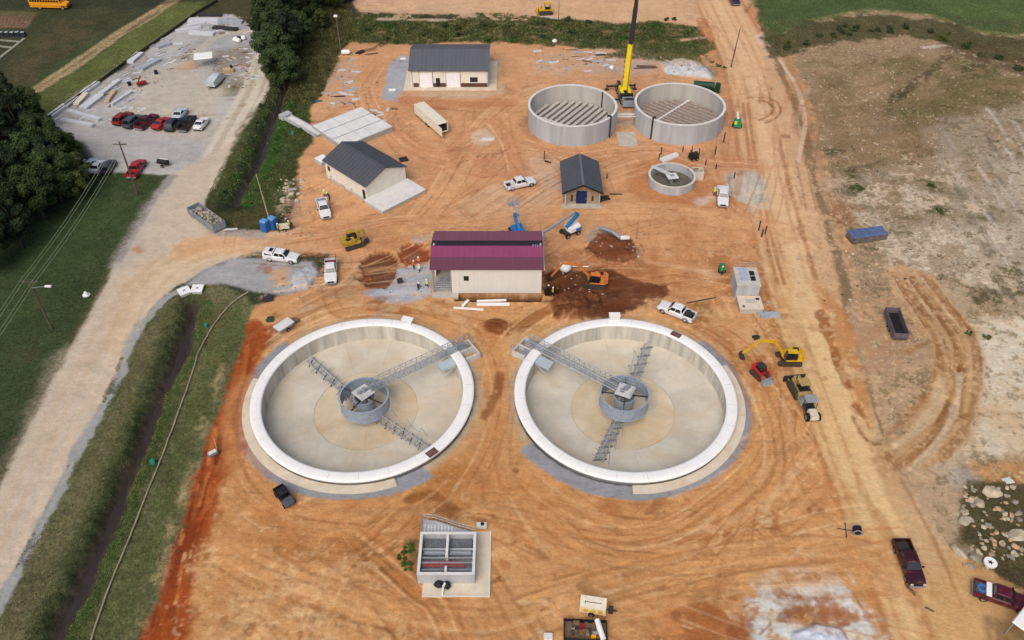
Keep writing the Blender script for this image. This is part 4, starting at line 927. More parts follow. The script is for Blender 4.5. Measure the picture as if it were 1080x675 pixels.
# small round tank with platform
zx, zy = 29.6, 133.4
t = thing('small_round_tank', 'small low round concrete tank with a square platform at its centre', 'tank', (zx, zy, 0))
MB().ring(4.33, 4.0, -1, 1.6, 56).build('wall', M_CONCG, t); MB().ring(4.38, 3.95, 1.6, 1.68, 56).build('rim', mat('cream_concrete', (206,200,186), var=.08), t)
MB().cyl(0,0,-.4,.1,4.05,n=40).build('floor', mat('wet_sludge', (104,100,90), rough=.5, var=.25, scale=.8), t)
MB().box(-1.0,1.0,-.9,.9,1.35,1.5,rz=.2).build('platform', M_CONCB, t); MB().box(-.35,.35,-.3,.3,1.5,1.62,rz=.2).build('drive_cap', M_STEEL, t)
MB().cyl(0,0,.1,1.35,.35).build('column', M_STEEL, t)
MB().beam((-.4,.5,1.55),(-3.4,3.0,1.75),.9,.1).build('walkway', mat('walkway_plate', (188,192,194), var=.1), t)
bx = MB().box(4.1,6.1,.9,1.1,-.5,1.6).box(4.1,6.1,2.7,2.9,-.5,1.6).box(5.9,6.1,1.1,2.7,-.5,1.6).box(4.2,5.95,1.1,2.75,-.5,.3).box(4.05,4.25,1.1,2.7,-.5,1.6)
bx.build('outlet_box', mat('cream_concrete', (206,200,186)), t)
MB().beam((5.2,2.3,1.6),(3.2,2.0,1.6),.3,.15).build('weir_plate', mat('brown_plate', (150,122,100)), t)
t = thing('sheet_stack', 'pale twisted sheet lying on the dirt behind the small round tank', 'sheet metal', (*P(706,167),0), .6)
MB().hexa([(-2.2,-.8,.05),(2.,-.6,.05),(2.3,.7,.05),(-1.9,.9,.05),(-2.1,-.7,.35),(1.9,-.5,.5),(2.2,.6,.4),(-1.8,.8,.3)]).build('sheet', M_CONCB, t)

# ================================================================== BUILDINGS
def gable(name, label, cat, o, ax, ay, L_, W_, he, hr, wall, roof, ov=.35, ridge='x', ribs=.9, roof_parts=None, noroof=False):
    """o = corner; ax along L_, local x; local y along W_. ridge along local x or y."""
    rz = atan2(ax[1], ax[0]); t = thing(name, label, cat, (*o, 0), rz)
    th = .2
    MB().box(0,L_,0,th,0,he).build('front_wall', wall, t); MB().box(0,L_,W_-th,W_,0,he).build('rear_wall', wall, t)
    for _ in (1,):
        for x0_ in (0, L_-th):
            p = [(th,0),(W_-th,0),(W_-th,he),(W_/2,hr),(th,he)]
            MB().add([(x0_,a,b) for a,b in p]+[(x0_+th,a,b) for a,b in p], [(4,3,2,1,0),(5,6,7,8,9)]+[(i,(i+1)%5,5+(i+1)%5,5+i) for i in range(5)]).build('gable_wall', wall, t)
    sl_ = (hr-he)/(W_/2); e = ov*sl_
    for sgn in (0,1):
        y0_, y1_ = (-ov, W_/2) if not sgn else (W_+ov, W_/2)
        z0_, z1_ = he-e+.02, hr+.02
        m = MB(); m.hexa([(-ov,y0_,z0_),(L_+ov,y0_,z0_),(L_+ov,y1_,z1_),(-ov,y1_,z1_),(-ov,y0_,z0_+.14),(L_+ov,y0_,z0_+.14),(L_+ov,y1_,z1_+.14),(-ov,y1_,z1_+.14)])
        ro = m.build('roof_slope', roof, t)
        n = int((L_+2*ov)/ribs); rb = MB()
        for k in range(n+1):
            x_ = -ov+.03+(L_+2*ov-.06)*k/n; rb.beam((x_,y0_,z0_+.16),(x_,y1_,z1_+.16),.06,.07)
        rb.build('standing_seams', roof, ro)
    MB().beam((-ov,W_/2,hr+.2),(L_+ov,W_/2,hr+.2),.36,.07).build('ridge_cap', roof, t)
    return t
def frame(p0, p1):
    d = Vector((p1[0]-p0[0], p1[1]-p0[1])); return d.length, d.normalized()
M_ROOFD = mat('dark_metal_roof', (94,97,104), rough=.5, var=.05, scale=.4)
M_ROOFD2 = mat('slate_metal_roof', (80,84,90), rough=.5, var=.05, scale=.4)
M_CREAM = mat('cream_wall_panel', (226,222,208), stain=((190,160,128), .5, .58, .8, .4), rough=.8, var=.05, scale=.8)
# -- far building with the grey roof
x0, y0 = P(433.8,92.3); x1, _ = P(514.8,92.3); L_ = x1-x0; W_ = 13.
t = gable('workshop_building', 'far cream building with dark grey roof and two white roll-up doors', 'building', (x0, y0), (1,0), None, L_, W_, 4.0, 5.9, M_CREAM, M_ROOFD, ov=.35)
s_ = thing('slab', 'pale concrete slab apron around the far grey-roofed building', 'slab', (x0, y0, 0))
mk = MB().box(-1.6,L_+1.9,-1.5,0,0,.15).box(-1.6,0,0,8,0,.15).box(L_,L_+1.9,0,W_,0,.15); mk.build('apron', M_SLAB, s_)
wa = mat('brown_wainscot', (96,66,56), rough=.8, var=.15)
fz = [(435.5,442.5),(457.5,471),(486,515)]
def fx(px): return P(px, 92.3)[0]-x0
for a, b in ((436.5,442),(457,470.5),(486.5,514.5)): MB().box(fx(a),fx(b),-.06,0,.05,1.05).build('wainscot', wa, t)
for a, b in ((442.5,456.5),(471,485.5)): 
    d_ = MB().box(fx(a),fx(b),-.05,0,.05,3.3).build('roll_up_door', M_WHITE, t)
    for k in range(5): MB().box(fx(a)+.04,fx(b)-.04,-.075,-.05,.1+k*.64,.1+k*.64+.58).build('door_panel', M_WHITE, d_)
d_ = MB().box(fx(460.2),fx(464.5),-.07,0,.05,2.2).build('door', M_BLACK, t)
MB().box(fx(496),fx(504),-.05,0,1.3,2.4).build('window_frame', M_BLACK, t); MB().box(fx(496.6),fx(503.4),-.06,-.05,1.4,2.3).build('window_pane', M_GLASS, t)
for a in (435.5,443,457,471,486,514): MB().box(fx(a)-.05,fx(a)+.05,-.1,0,.1,3.8).build('downspout', M_STEEL, t)
# -- cream building with dark roof, its gable facing the lower right
bo = (-34.8,135.7); L_ = 12.3; W_ = 9.1
t = gable('pump_building', 'cream building with dark slate roof and a blank gable facing a pale raised slab', 'building', bo, (8.8,-8.7), None, L_, W_, 3.35, 5.15, M_CREAM, M_ROOFD2, ov=.3)
MB().box(.8,1.5,-.05,0,1.6,2.6).build('window_frame', M_DARKST, t); MB().box(.88,1.42,-.06,-.05,1.68,2.52).build('window_pane', M_GLASS, t)
d_ = MB().box(11.2,11.9,-.06,0,.1,2.2).build('door', M_BLACK, t); MB().box(11.75,11.82,-.12,-.06,1.05,1.15).build('handle', M_STEEL, d_)
MB().box(0,L_,-.25,0,0,.35).build('plinth', M_CONCG, t)
for a in (1.2,6.8,7.4): MB().box(a,a+.5,-.55,-.1,.35,.95).build('wall_unit', M_CONCB, t)
# raised apron beyond the gable
rz_b = atan2(-8.7, 8.8); e_ = Vector((cos(rz_b), sin(rz_b))); f_ = Vector((-sin(rz_b), cos(rz_b)))
so_ = Vector(bo)+e_*L_
t = thing('raised_slab', 'pale raised concrete slab at the gable end of the slate-roofed building', 'slab', (*so_, 0), rz_b)
MB().box(.02,5.3,-.7,9.3,0,.72).build('slab_side', M_CONC, t); 
for a, b in ((-.75,4.35),(4.4,9.35)): MB().box(.02,5.35,a,b,.722,.8).build('slab_panel', M_CONCB, t)
t = thing('equipment_pad', 'white-topped low concrete pad at the far end of the slate-roofed building', 'slab', (*P(340,168,.6),0), rz_b)
MB().box(-1.2,1.2,-1.,1.,0,.7).build('base', M_CONCG, t); MB().box(-1.15,1.15,-.95,.95,.702,.85).build('lid', M_WHITE, t)
# -- foundation slab with three pours
fo_ = Vector((-33.0,144.6)); rz_f = radians(42)
t = thing('foundation_slab', 'large raised concrete foundation slab behind the slate-roofed building', 'slab', (*fo_, 0), rz_f)
MB().box(0,11.9,0,11.3,0,.95).build('footing', mat('formed_concrete', (170,168,160), rough=.9, var=.12, streak=True), t)
for k in range(3): MB().box(-.05,11.95,.0+k*3.78-.04,k*3.78+3.7,.952,1.05).build('slab_panel', M_CONCG, t)
for k in range(3):
    for q in range(2):
        pt_ = [(.6+2.*i+5.6*q*0, k*3.78+1.9+.35*sin(i*2.1+k*3+q)+(.9 if q else -.7), 1.07) for i in range(6)]
        cb = MB().path(pt_[:4] if q else pt_[2:], .022, 4); cb.build('loose_rebar', M_DARKST, t)
    for q in range(5): MB().box(.1+q*2.37,.1+q*2.37+2.27,k*3.78+.12,k*3.78+3.5,1.052,1.12).build('deck_panel', mat('deck_panel', (220,222,220), rough=.7, var=.08, scale=.6), t)
# channel running off the slab to the ditch
p0 = Vector((-46.5,157.8)); p1 = Vector((-38.6,150.6)); rz_c = atan2(*(p1-p0).yx)
t = thing('concrete_channel', 'narrow pale concrete channel leading from the foundation slab to the ditch', 'channel', (*p0,0), rz_c)
LL = (p1-p0).length
MB().box(0,LL,-.9,-.7,0,.7).box(0,LL,.7,.9,0,.7).box(0,LL,-.7,.7,0,.25).build('channel_wall', M_CONCG, t); MB().box(.3,LL,-.7,.7,.4,.5).build('channel_cover', M_CONCB, t)
MB().box(-1.5,-.02,-1.2,1.2,-.5,.9).build('headwall', M_CONCG, t)
# -- red-roofed building
bx0, by0 = -12.4, 101.4; L_ = 17.0; W_ = 9.4
t = thing('red_roof_building', 'cream metal building with wine red roof beside the gravel and trench', 'building', (bx0, by0, 0))
xo = 3.0          # open bay at the left
wl = mat('ivory_siding', (222,220,212), rough=.7, rand=.012, var=.03, scale=.6)
m = MB(); npn = 24
for k in range(npn):
    a = xo+(L_-xo)*k/npn; MB().box(a+.01,a+(L_-xo)/npn-.01,-.06,.0,.1,4.9).build('siding_panel', wl, t)
MB().box(xo,L_,.0,.15,0,4.9).build('front_wall', wl, t)
for x0_ in (0,L_-.2):
    m = MB(); p = [(.15,0),(W_,0),(W_,4.95),(W_/2,6.0),(.15,4.95)]
    if x0_ == 0: p = [(4.,0),(W_,0),(W_,4.95),(W_/2,6.0),(4.,5.8)]
    m.add([(x0_,a,b) for a,b in p]+[(x0_+.2,a,b) for a,b in p], [(4,3,2,1,0),(5,6,7,8,9)]+[(i,(i+1)%5,5+(i+1)%5,5+i) for i in range(5)]); m.build('gable_wall', wl, t)
MB().box(0,L_,W_-.15,W_,0,4.95).build('rear_wall', wl, t)
MB().box(.02,.25,.05,.3,0,4.9).box(xo-.25,xo-.03,.05,.3,0,4.9).build('post', M_STEEL, t)
MB().box(xo-.15,xo,.1,W_,0,4.9).build('partition_wall', M_CONCG, t)
MB().box(xo+1.9,xo+2.7,-.09,-.06,2.6,3.5).build('wall_opening', M_BLACK, t)
MB().box(-.1,xo+1.,-1.2,.1,-.3,.18).build('threshold_slab', M_CONC, t)
fl = MB().box(.0,xo-.15,.0,W_,.0,.1).build('bay_floor', M_CONC, t); rb = MB()
for k in range(7): rb.tube((.2+k*.4,.2,.5),(.2+k*.4,3.5,.5),.05,n=4)
for k in range(6): rb.tube((.1,.4+k*.55,.55),(2.7,.4+k*.55,.55),.05,n=4)
rb.build('pipework', M_STEEL, t)
RM = [mat('wine_roof', (108,64,84), rough=.45, rand=.015, var=.04, scale=.4), mat('sky_lit_wine_roof', (140,68,104), rough=.4, var=.05, scale=.4), mat('faded_wine_roof', (130,80,98), rough=.5, var=.05, scale=.4)]  # second one: sky reflection on the upper front band, put into the panel colour
def slope(y0_, z0_, y1_, z1_, m_, nm):
    n = 20
    for k in range(n):
        a = -.3+(L_+.6)*k/n; b = -.3+(L_+.6)*(k+1)/n-.008
        q = MB(); q.hexa([(a,y0_,z0_),(b,y0_,z0_),(b,y1_,z1_),(a,y1_,z1_),(a,y0_,z0_+.09),(b,y0_,z0_+.09),(b,y1_,z1_+.09),(a,y1_,z1_+.09)])
        q.beam((b-.02,y0_,z0_+.105),(b-.02,y1_,z1_+.105),.05,.04); q.build('roof_panel', m_, t)
sp_ = 1.05/(W_/2)
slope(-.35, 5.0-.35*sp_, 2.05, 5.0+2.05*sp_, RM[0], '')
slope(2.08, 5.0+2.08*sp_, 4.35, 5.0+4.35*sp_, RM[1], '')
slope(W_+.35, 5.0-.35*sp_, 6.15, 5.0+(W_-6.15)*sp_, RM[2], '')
MB().hexa([(-.28,4.36,5.9),(L_+.28,4.36,5.9),(L_+.28,6.2,5.68),(-.28,6.2,5.68),(-.28,4.36,6.0),(L_+.28,4.36,6.0),(L_+.28,6.2,5.74),(-.28,6.2,5.74)]).build('open_ridge_underlay', mat('dark_underlay', (48,38,50), rough=.8), t)
for k in range(4): MB().box(L_-1.4+k*.36,L_-1.22+k*.36,4.2,4.32,6.0,6.35).build('roof_vent', M_STEEL, t)
MB().box(-.35,-.25,-.3,W_+.3,4.85,5.02).box(L_+.3,L_+.4,-.3,W_+.3,4.85,5.02).build('rake_trim', M_WHITE, t)
# -- small pavilion
px0, py0 = 9.3, 126.4
t = thing('control_shed', 'small dark-roofed block shed with a blue door, below the tall tanks', 'building', (px0, py0, 0))
blk = mat('tan_block_wall', (168,150,126), rough=.9, var=.15, scale=1.5)
Lx, Ly = 6.4, 9.2
for r_ in range(6):        # coursed block front
    for k in range(8):
        a = Lx*k/8+(.2 if r_ % 2 else 0); 
        if 2.1 < a+.4 < 4.2 and r_ < 5: continue
        MB().box(max(0,a+.015),min(Lx,a+Lx/8-.015),0,.2,r_*.5+.01,r_*.5+.485).build('block', blk, t)
MB().box(.0,Lx,.05,.19,.0,3.).build('front_wall', mat('mortar', (140,120,100)), t)
p = [(0,3.0),(Lx,3.0),(Lx/2,4.5)]
MB().prism_y(p, .02,.18).prism_y(p, Ly-.2,Ly).build('gable_wall', blk, t)
MB().box(0,.2,.2,Ly,0,3).box(Lx-.2,Lx,.2,Ly,0,3).box(.2,Lx-.2,Ly-.2,Ly,0,3).build('side_wall', blk, t)
d_ = MB().box(2.15,4.05,-.06,.04,.05,2.75).build('door', mat('navy_door', (26,42,88), rough=.5), t); MB().box(3.85,3.93,-.12,-.06,1.,1.3).build('handle', M_STEEL, d_)
MB().box(1.2,1.6,-.04,.02,.5,1.9).box(4.9,5.3,-.04,.02,.7,1.7).build('louvre', M_DARKST, t)
for a in (.1,6.15): MB().box(a,a+.2,-.9,-.7,0,2.7).build('porch_post', M_CONC, t)
for sgn in (-1,1):
    xe = Lx/2+sgn*(Lx/2+.42); xr = Lx/2; ze = 3.0-.42*1.5/3.2+.05; zr_ = 4.55
    m = MB(); m.hexa([(xe,-1.1,ze),(xr,-1.1,zr_),(xr,Ly+.3,zr_),(xe,Ly+.3,ze),(xe,-1.1,ze+.14),(xr,-1.1,zr_+.14),(xr,Ly+.3,zr_+.14),(xe,Ly+.3,ze+.14)])
    ro = m.build('roof_slope', M_ROOFD2, t); rb = MB()
    for k in range(14): y_ = -1.08+(Ly+1.34)*k/13; rb.beam((xe,y_,ze+.17),(xr,y_,zr_+.17),.05,.06)
    rb.build('standing_seams', M_ROOFD2, ro)
    MB().beam((xe,-1.14,ze+.04),(xr,-1.14,zr_+.04),.06,.3).build('fascia', M_BLACK, t)
MB().beam((Lx/2,-1.1,4.72),(Lx/2,Ly+.3,4.72),.4,.05).build('ridge_cap', mat('ridge_metal', (104,108,114)), t)
MB().box(-.4,Lx+.4,-1.4,0,-.2,.08).build('step_slab', M_CONC, t)
# -- filter basin at the bottom
fx0, fx1, fy0, fy1, zt = -10.55, -4.15, 50.55, 56.05, 2.0
t = thing('filter_basin', 'open grey concrete filter basin with red bars on a pale slab near the bottom', 'basin', (0,0,0))
MB().box(-10.0,-2.45,48.9,57.4,-.2,.1).build('base_slab', M_SLAB, t)
MB().box(-10.0,-2.6,48.9,49.0,.1,.22).box(-2.6,-2.45,48.9,57.4,.1,.22).build('slab_kerb', M_CONCB, t)
cm = M_CONCG; wt = .26
for nm, b in (('front_wall',(fx0,fx1,fy0,fy0+wt)),('rear_wall',(fx0,fx1,fy1-wt,fy1)),('side_wall',(fx0,fx0+wt,fy0+wt,fy1-wt)),('side_wall',(fx1-wt,fx1,fy0+wt,fy1-wt))):
    o = MB().box(*b, .1, zt-.06).build(nm, cm, t)
    MB().box(b[0]-.03,b[1]+.03,b[2]-.03 if nm != 'side_wall' else b[2]+.03,b[3]+.03 if nm != 'side_wall' else b[3]-.03,zt-.06,zt).build('coping', M_CONCB, o)
xm = (fx0+fx1)/2-.05
MB().box(xm-.15,xm+.15,52.9,fy1-wt,.1,zt-.01).box(xm-.12,xm+.12,fy0+wt,51.6,.1,zt-.01).build('divider_wall', M_CONCB, t)
MB().box(fx0+wt,fx1-wt,fy0+wt,fy1-wt,.1,.3).build('basin_floor', mat('basin_floor', (146,150,152), rough=.8, var=.2, scale=2), t)
for y_, z_, h_ in ((53.55,1.2,.1),(52.9,1.5,.14),(52.3,1.5,.08),(51.45,1.4,.1),(51.15,1.1,.16),(54.3,.7,.5)):
    MB().box(fx0+wt,fx1-wt,y_-.09,y_+.09,z_,z_+h_).build('cross_wall' if h_ > .3 else 'trough', M_STEEL if h_ < .3 else M_CONCG, t)
for x0_, x1_ in ((fx0+.5,xm-.3),(xm+.3,fx1-.5)):
    MB().tube((x0_,53.9,1.0),(x1_,53.9,1.0),.28,n=12).build('pipe', M_STEEL, t)
    for k in range(12): 
        a = x0_+(x1_-x0_)*(k+.5)/12; MB().box(a-.07,a+.07,54.5,55.7,.9,1.1).build('slat', mat('steel_slat', (118,124,130), var=.2), t)
rd = mat('red_bars', (168,66,66), rough=.6, var=.15)
for k in range(26):
    a = fx0+.55+k*.185; MB().box(a,a+.09,51.75,52.55,1.45,1.52).build('red_bar', rd, t)
MB().box(fx0+.5,fx1-1.2,52.1,52.2,1.4,1.45).build('bar_support', rd, t)
up = MB().prism([(-10.5,56.07),(-4.3,56.07),(-4.4,56.5),(-6.6,57.2),(-9.,58.1),(-10.5,58.3)], .1, 1.25); up.build('inlet_chamber', M_CONCG, t)
rl = MB(); pp = [(-10.5,56.2),(-10.5,58.3),(-9.,58.15),(-7.6,57.6),(-6.4,57.1),(-4.4,56.5)]
for (a, b), (c, d) in zip(pp[:-1], pp[1:]):
    for zz in (1.8,2.3): rl.tube((a,b,zz),(c,d,zz),.04,n=4)
    for k in range(3): rl.tube((a+(c-a)*k/3,b+(d-b)*k/3,1.25),(a+(c-a)*k/3,b+(d-b)*k/3,2.3),.03,n=4)
rl.build('railing', M_STEEL, t)
for k in range(9): MB().box(-10.3+k*.4,-10.15+k*.4,56.3,57.6-k*.05,1.25,1.32).build('grating_bar', M_CONCB, t)
t = thing('wrapped_pump', 'black bagged pump standing on the slab in front of the filter basin', 'pump', (*P(467,620),.1))
MB().blob((-.4,.1,.45),.55,10,6,.2,(1.1,.8,.8)).blob((.5,0,.4),.45,10,6,.2).build('cover', M_BLACK, t, smooth=True); MB().tube((.1,-.3,.6),(.0,-1.1,.05),.12).tube((.1,-.3,.6),(.3,.1,.8),.14).build('hose', M_CONCB, t)
t = thing('valve_box', 'small cream valve box on the far corner of the filter basin slab', 'equipment box', (*P(508,556),.1))
MB().box(-.6,.6,-.3,.3,0,.5).build('body', M_CONCB, t); MB().cyl(.1,0,.5,.62,.22).build('cap', M_BLACK, t)
# -- precast valve house with lower vault
t = thing('valve_house', 'grey boxy concrete vault house with two dark roof vents beside the haul road', 'building', (36.6,101.9,0), radians(-3))
MB().box(-1.75,1.75,-2.15,2.2,0,2.85).build('wall', M_CONCG, t); ro = MB().box(-1.85,1.85,-2.25,2.3,2.85,3.0).build('roof', mat('pale_roof_slab', (196,192,182), var=.1), t)
MB().box(-1.1,.1,-1.1,1.9,3.002,3.12).build('roof_hatch', mat('aluminium_hatch', (168,182,204), rough=.4), ro)
for y_ in (-.6,.7): MB().box(.45,1.15,y_-.45,y_+.45,3.002,3.2).build('roof_vent', M_BLACK, ro)
for zz in (1.4,): 
    rl = MB()
    for k in range(5): rl.tube((-1.8+k*.9,2.2,3),(-1.8+k*.9,2.2,4),.03,n=4)
    rl.tube((-1.8,2.2,4),(1.8,2.2,4),.03,n=4); rl.tube((-1.8,2.2,3.5),(1.8,2.2,3.5),.03,n=4); rl.build('railing', M_STEEL, ro)
t = thing('low_vault', 'low cream concrete vault against the near side of the grey vault house', 'vault', (36.6,98.,0), radians(-2))
MB().box(-1.7,1.75,-1.5,1.5,0,.9).build('wall', M_CONC, t); MB().box(-1.8,1.85,-1.6,1.6,.9,1.02).build('lid', M_SLAB, t); MB().box(-.6,.8,-.2,.7,1.022,1.08).build('hatch', M_CONC, t)
MB().box(1.,1.5,.6,.9,1.022,1.2).box(-1.3,-1.0,-1.2,-.9,1.022,1.15).build('vent', M_BLACK, t)
# ================================================================== VEHICLES
def sec(x, w, z0, z1, wt, zs):     # one cross ring of a car body
    return [(x,-w*.93,z0),(x,w*.93,z0),(x,w,z0+.18),(x,w,zs),(x,wt,z1),(x,wt*.5,z1+.02),(x,-wt*.5,z1+.02),(x,-wt,z1),(x,-w,zs),(x,-w,z0+.18)]
def wheels(t, xs, yw, r, wd=.26, rimm=None):
    key = ('tyre', r, wd)
    if key not in CACHE:
        a = MB(); p = [(r*.62,-wd/2),(r*.93,-wd/2),(r,-wd/2+.05),(r,wd/2-.05),(r*.93,wd/2),(r*.62,wd/2)]
        a.lathe(p, 16); a.v = [(x, z, y) for x, y, z in a.v]
        b = MB().lathe([(0.001,-.02),(r*.3,.0),(r*.62,.06)], 10); b.add(*(lambda q: (q.v, q.f))(MB().lathe([(r*.62,-.06),(0.001,-.05)],10))); b.v = [(x, z, y) for x, y, z in b.v]
        CACHE[key] = (a.mesh('tyre', M_TYRE, True), b.mesh('rim', rimm or M_RIM))
    ty, ri = CACHE[key]
    for x in xs:
        for s_ in (-1,1):
            o = inst('wheel', ty, t, loc=(x, s_*yw, r)); i_ = inst('rim', ri, o, rot=(0,0,0 if s_ > 0 else pi)); i_.location = (0, s_*wd*.3, 0)
CACHE = {}
def windows_of(t, xb0, xt0, xt1, xb1, zb, zt, wb, wt, split=None, o=.015):
    """greenhouse glass: front base x, front top x, rear top x, rear base x"""
    f = lambda u, a, b: a+(b-a)*u
    def pane(nm, pts): MB().add(pts, [(0,1,2,3)]).build(nm, M_GLASS, t)
    u0, u1 = .12, .9
    pane('windscreen', [(f(u0,xb0,xt0)+o*2,-f(u0,wb,wt)+.06,f(u0,zb,zt)+o),(f(u0,xb0,xt0)+o*2,f(u0,wb,wt)-.06,f(u0,zb,zt)+o),(f(u1,xb0,xt0)+o*2,f(u1,wb,wt)-.08,f(u1,zb,zt)+o*2),(f(u1,xb0,xt0)+o*2,-f(u1,wb,wt)+.08,f(u1,zb,zt)+o*2)])
    pane('rear_window', [(f(u0,xb1,xt1)-o*2,f(u0,wb,wt)-.08,f(u0,zb,zt)),(f(u0,xb1,xt1)-o*2,-f(u0,wb,wt)+.08,f(u0,zb,zt)),(f(u1,xb1,xt1)-o*2,-f(u1,wb,wt)+.1,f(u1,zb,zt)+o),(f(u1,xb1,xt1)-o*2,f(u1,wb,wt)-.1,f(u1,zb,zt)+o)])
    sp = split or [.5]; cuts = [0]+sp+[1]
    for s_ in (-1,1):
        for a, b in zip(cuts[:-1], cuts[1:]):
            g = .025
            def q(c, u): xl = f(u,xb0,xt0)-.1; xr = f(u,xb1,xt1)+.1; return (f(c,xl,xr), s_*(f(u,wb,wt)+o), f(u,zb,zt))
            pane('side_window', [q(a+g,.15), q(b-g,.15), q(b-g,.86), q(a+g,.86)][::s_])
def cabin(t, name, m, xb0, xt0, xt1, xb1, zb, zt, wb, wt):
    e = .1
    MB().loft([[(xb0,-wb,zb),(xb0+.02,0,zb),(xb0,wb,zb),((xb0+xb1)/2,wb+.01,zb),(xb1,wb,zb),(xb1-.01,0,zb),(xb1,-wb,zb),((xb0+xb1)/2,-wb-.01,zb)],
               [(xt0,-wt,zt-.05),(xt0+.04,0,zt-.03),(xt0,wt,zt-.05),((xt0+xt1)/2,wt+.02,zt-.03),(xt1,wt,zt-.05),(xt1-.03,0,zt-.03),(xt1,-wt,zt-.05),((xt0+xt1)/2,-wt-.02,zt-.03)],
               [(xt0-e,-wt+e,zt),(xt0-e+.03,0,zt+.03),(xt0-e,wt-e,zt),((xt0+xt1)/2,wt-e,zt+.03),(xt1+e,wt-e,zt),(xt1+e,0,zt+.02),(xt1+e,-wt+e,zt),((xt0+xt1)/2,-wt+e,zt+.03)]]).build(name, m, t)
M_LAMP = mat('lamp_lens', (215,218,215), rough=.2, var=.02); M_RED = mat('tail_lens', (150,30,28), rough=.3, var=.02)
def pickup(m, bed='empty', cabx=(1.22,.55,-.95,-1.15)):
    t = thing('pickup_truck', 'x', 'pickup truck')
    W_ = 1.0
    MB().loft([sec(2.88,.80,.5,.80,.7,.72), sec(2.78,.93,.42,1.0,.82,.88), sec(2.0,1.0,.38,1.12,.86,1.0), sec(1.25,1.0,.38,1.2,.88,1.06), sec(-1.15,1.0,.38,1.22,.9,1.1), sec(-1.2,1.0,.38,1.2,.9,1.1)]).build('body', m, t)
    cabin(t, 'cab', m, *cabx, 1.18, 1.88, .9, .70)
    windows_of(t, *cabx, 1.18, 1.88, .9, .71)
    b = MB(); b.box(-2.9,-1.2,-.92,.92,.5,.62)
    for s_ in (-1,1): b.box(-2.9,-1.2,min(s_*.86,s_*1.0),max(s_*.86,s_*1.0),.45,1.2)
    b.box(-2.97,-2.88,-.98,.98,.48,1.18).box(-1.27,-1.2,-.86,.86,.6,1.2); b.build('bed', m, t)
    MB().box(-2.87,-1.28,-.85,.85,.62,.66).build('bed_liner', M_BLACK if bed != 'pale' else M_CONCG, t)
    MB().box(2.8,2.98,-.9,.9,.42,.62,tx=.02,ty=.05).box(-3.08,-2.96,-.9,.9,.45,.62).build('bumper', M_STEEL if bed != 'none' else M_BLACK, t)
    MB().box(2.86,2.93,-.5,.5,.64,.9).build('grille', M_BLACK, t)
    for s_ in (-1,1):
        MB().box(2.74,2.9,min(s_*.55,s_*.86),max(s_*.55,s_*.86),.74,.92).build('headlight', M_LAMP, t)
        MB().box(-3.0,-2.93,min(s_*.84,s_*.99),max(s_*.84,s_*.99),.75,1.1).build('tail_light', M_RED, t)
        MB().box(.78,.95,min(s_*.98,s_*1.22),max(s_*.98,s_*1.22),1.2,1.38).build('mirror', M_BLACK, t)
    wheels(t, (1.9,-1.85), .87, .4)
    for x_ in (1.9,-1.85):
        for s_ in (-1,1):
            o = MB().ring(.5,.42,-.02,.02,10,a0=.1,a1=pi-.1).build('wheel_arch', M_BLACK, t); o.location = (x_, s_*1.0, .42); o.rotation_euler = (pi/2,0,0)
    return t
def suv(m, L_=4.7, kind='suv'):
    t = thing('parked_car' if kind == 'sedan' else 'suv', 'x', 'car'); h = L_/2
    MB().loft([sec(h,.72,.42,.66,.62,.6), sec(h-.12,.86,.32,.84,.74,.74), sec(h-1.2,.92,.28,1.0,.8,.9), sec(-h+.9,.92,.28,1.04,.8,.92), sec(-h+.1,.88,.3,.98 if kind == 'sedan' else 1.02,.76,.86), sec(-h,.78,.42,.8,.66,.7)]).build('body', m, t)
    cx = (h-1.35,h-2.05,-h+.55,-h+.18) if kind == 'suv' else (h-1.35,h-2.1,-h+1.45,-h+.75)
    zt = 1.68 if kind == 'suv' else 1.42
    cabin(t, 'cabin', m, *cx, .98, zt, .82, .64); windows_of(t, *cx, .98, zt, .82, .65, [.4,.75] if kind == 'suv' else [.5])
    MB().box(h-.06,h+.06,-.75,.75,.34,.5).box(-h-.06,-h+.06,-.75,.75,.36,.52).build('bumper', M_BLACK, t)
    for s_ in (-1,1):
        MB().box(h-.2,h-.02,min(s_*.45,s_*.76),max(s_*.45,s_*.76),.62,.76).build('headlight', M_LAMP, t)
        MB().box(-h,-h+.12,min(s_*.6,s_*.84),max(s_*.6,s_*.84),.72,.9).build('tail_light', M_RED, t)
        MB().box(h-1.65,h-1.5,min(s_*.9,s_*1.06),max(s_*.9,s_*1.06),1.0,1.12).build('mirror', M_BLACK, t)
    wheels(t, (h-.9,-h+.85), .8, .34, .22)
    return t
def at_px(f, r, z=0.):          # position and heading from front and rear ends on the ground
    a = Vector(P(*f, z)); b = Vector(P(*r, z)); m_ = (a+b)/2; d = a-b; return (m_.x, m_.y, ground_z(m_.x, m_.y)), atan2(d.y, d.x)
PW = paint('white', (226,228,230)); PB = paint('black', (30,31,34)); PM = paint('maroon', (86,22,40)); PR = paint('red', (170,34,44)); PDM = paint('dark_maroon', (56,18,30))
PG = paint('slate', (62,76,84)); PS = paint('pale_silver', (192,206,216)); PBL = paint('blue_grey', (52,60,84)); PRR = paint('brick_red', (134,30,34)); PDG = paint('dark_green_grey', (44,54,58))
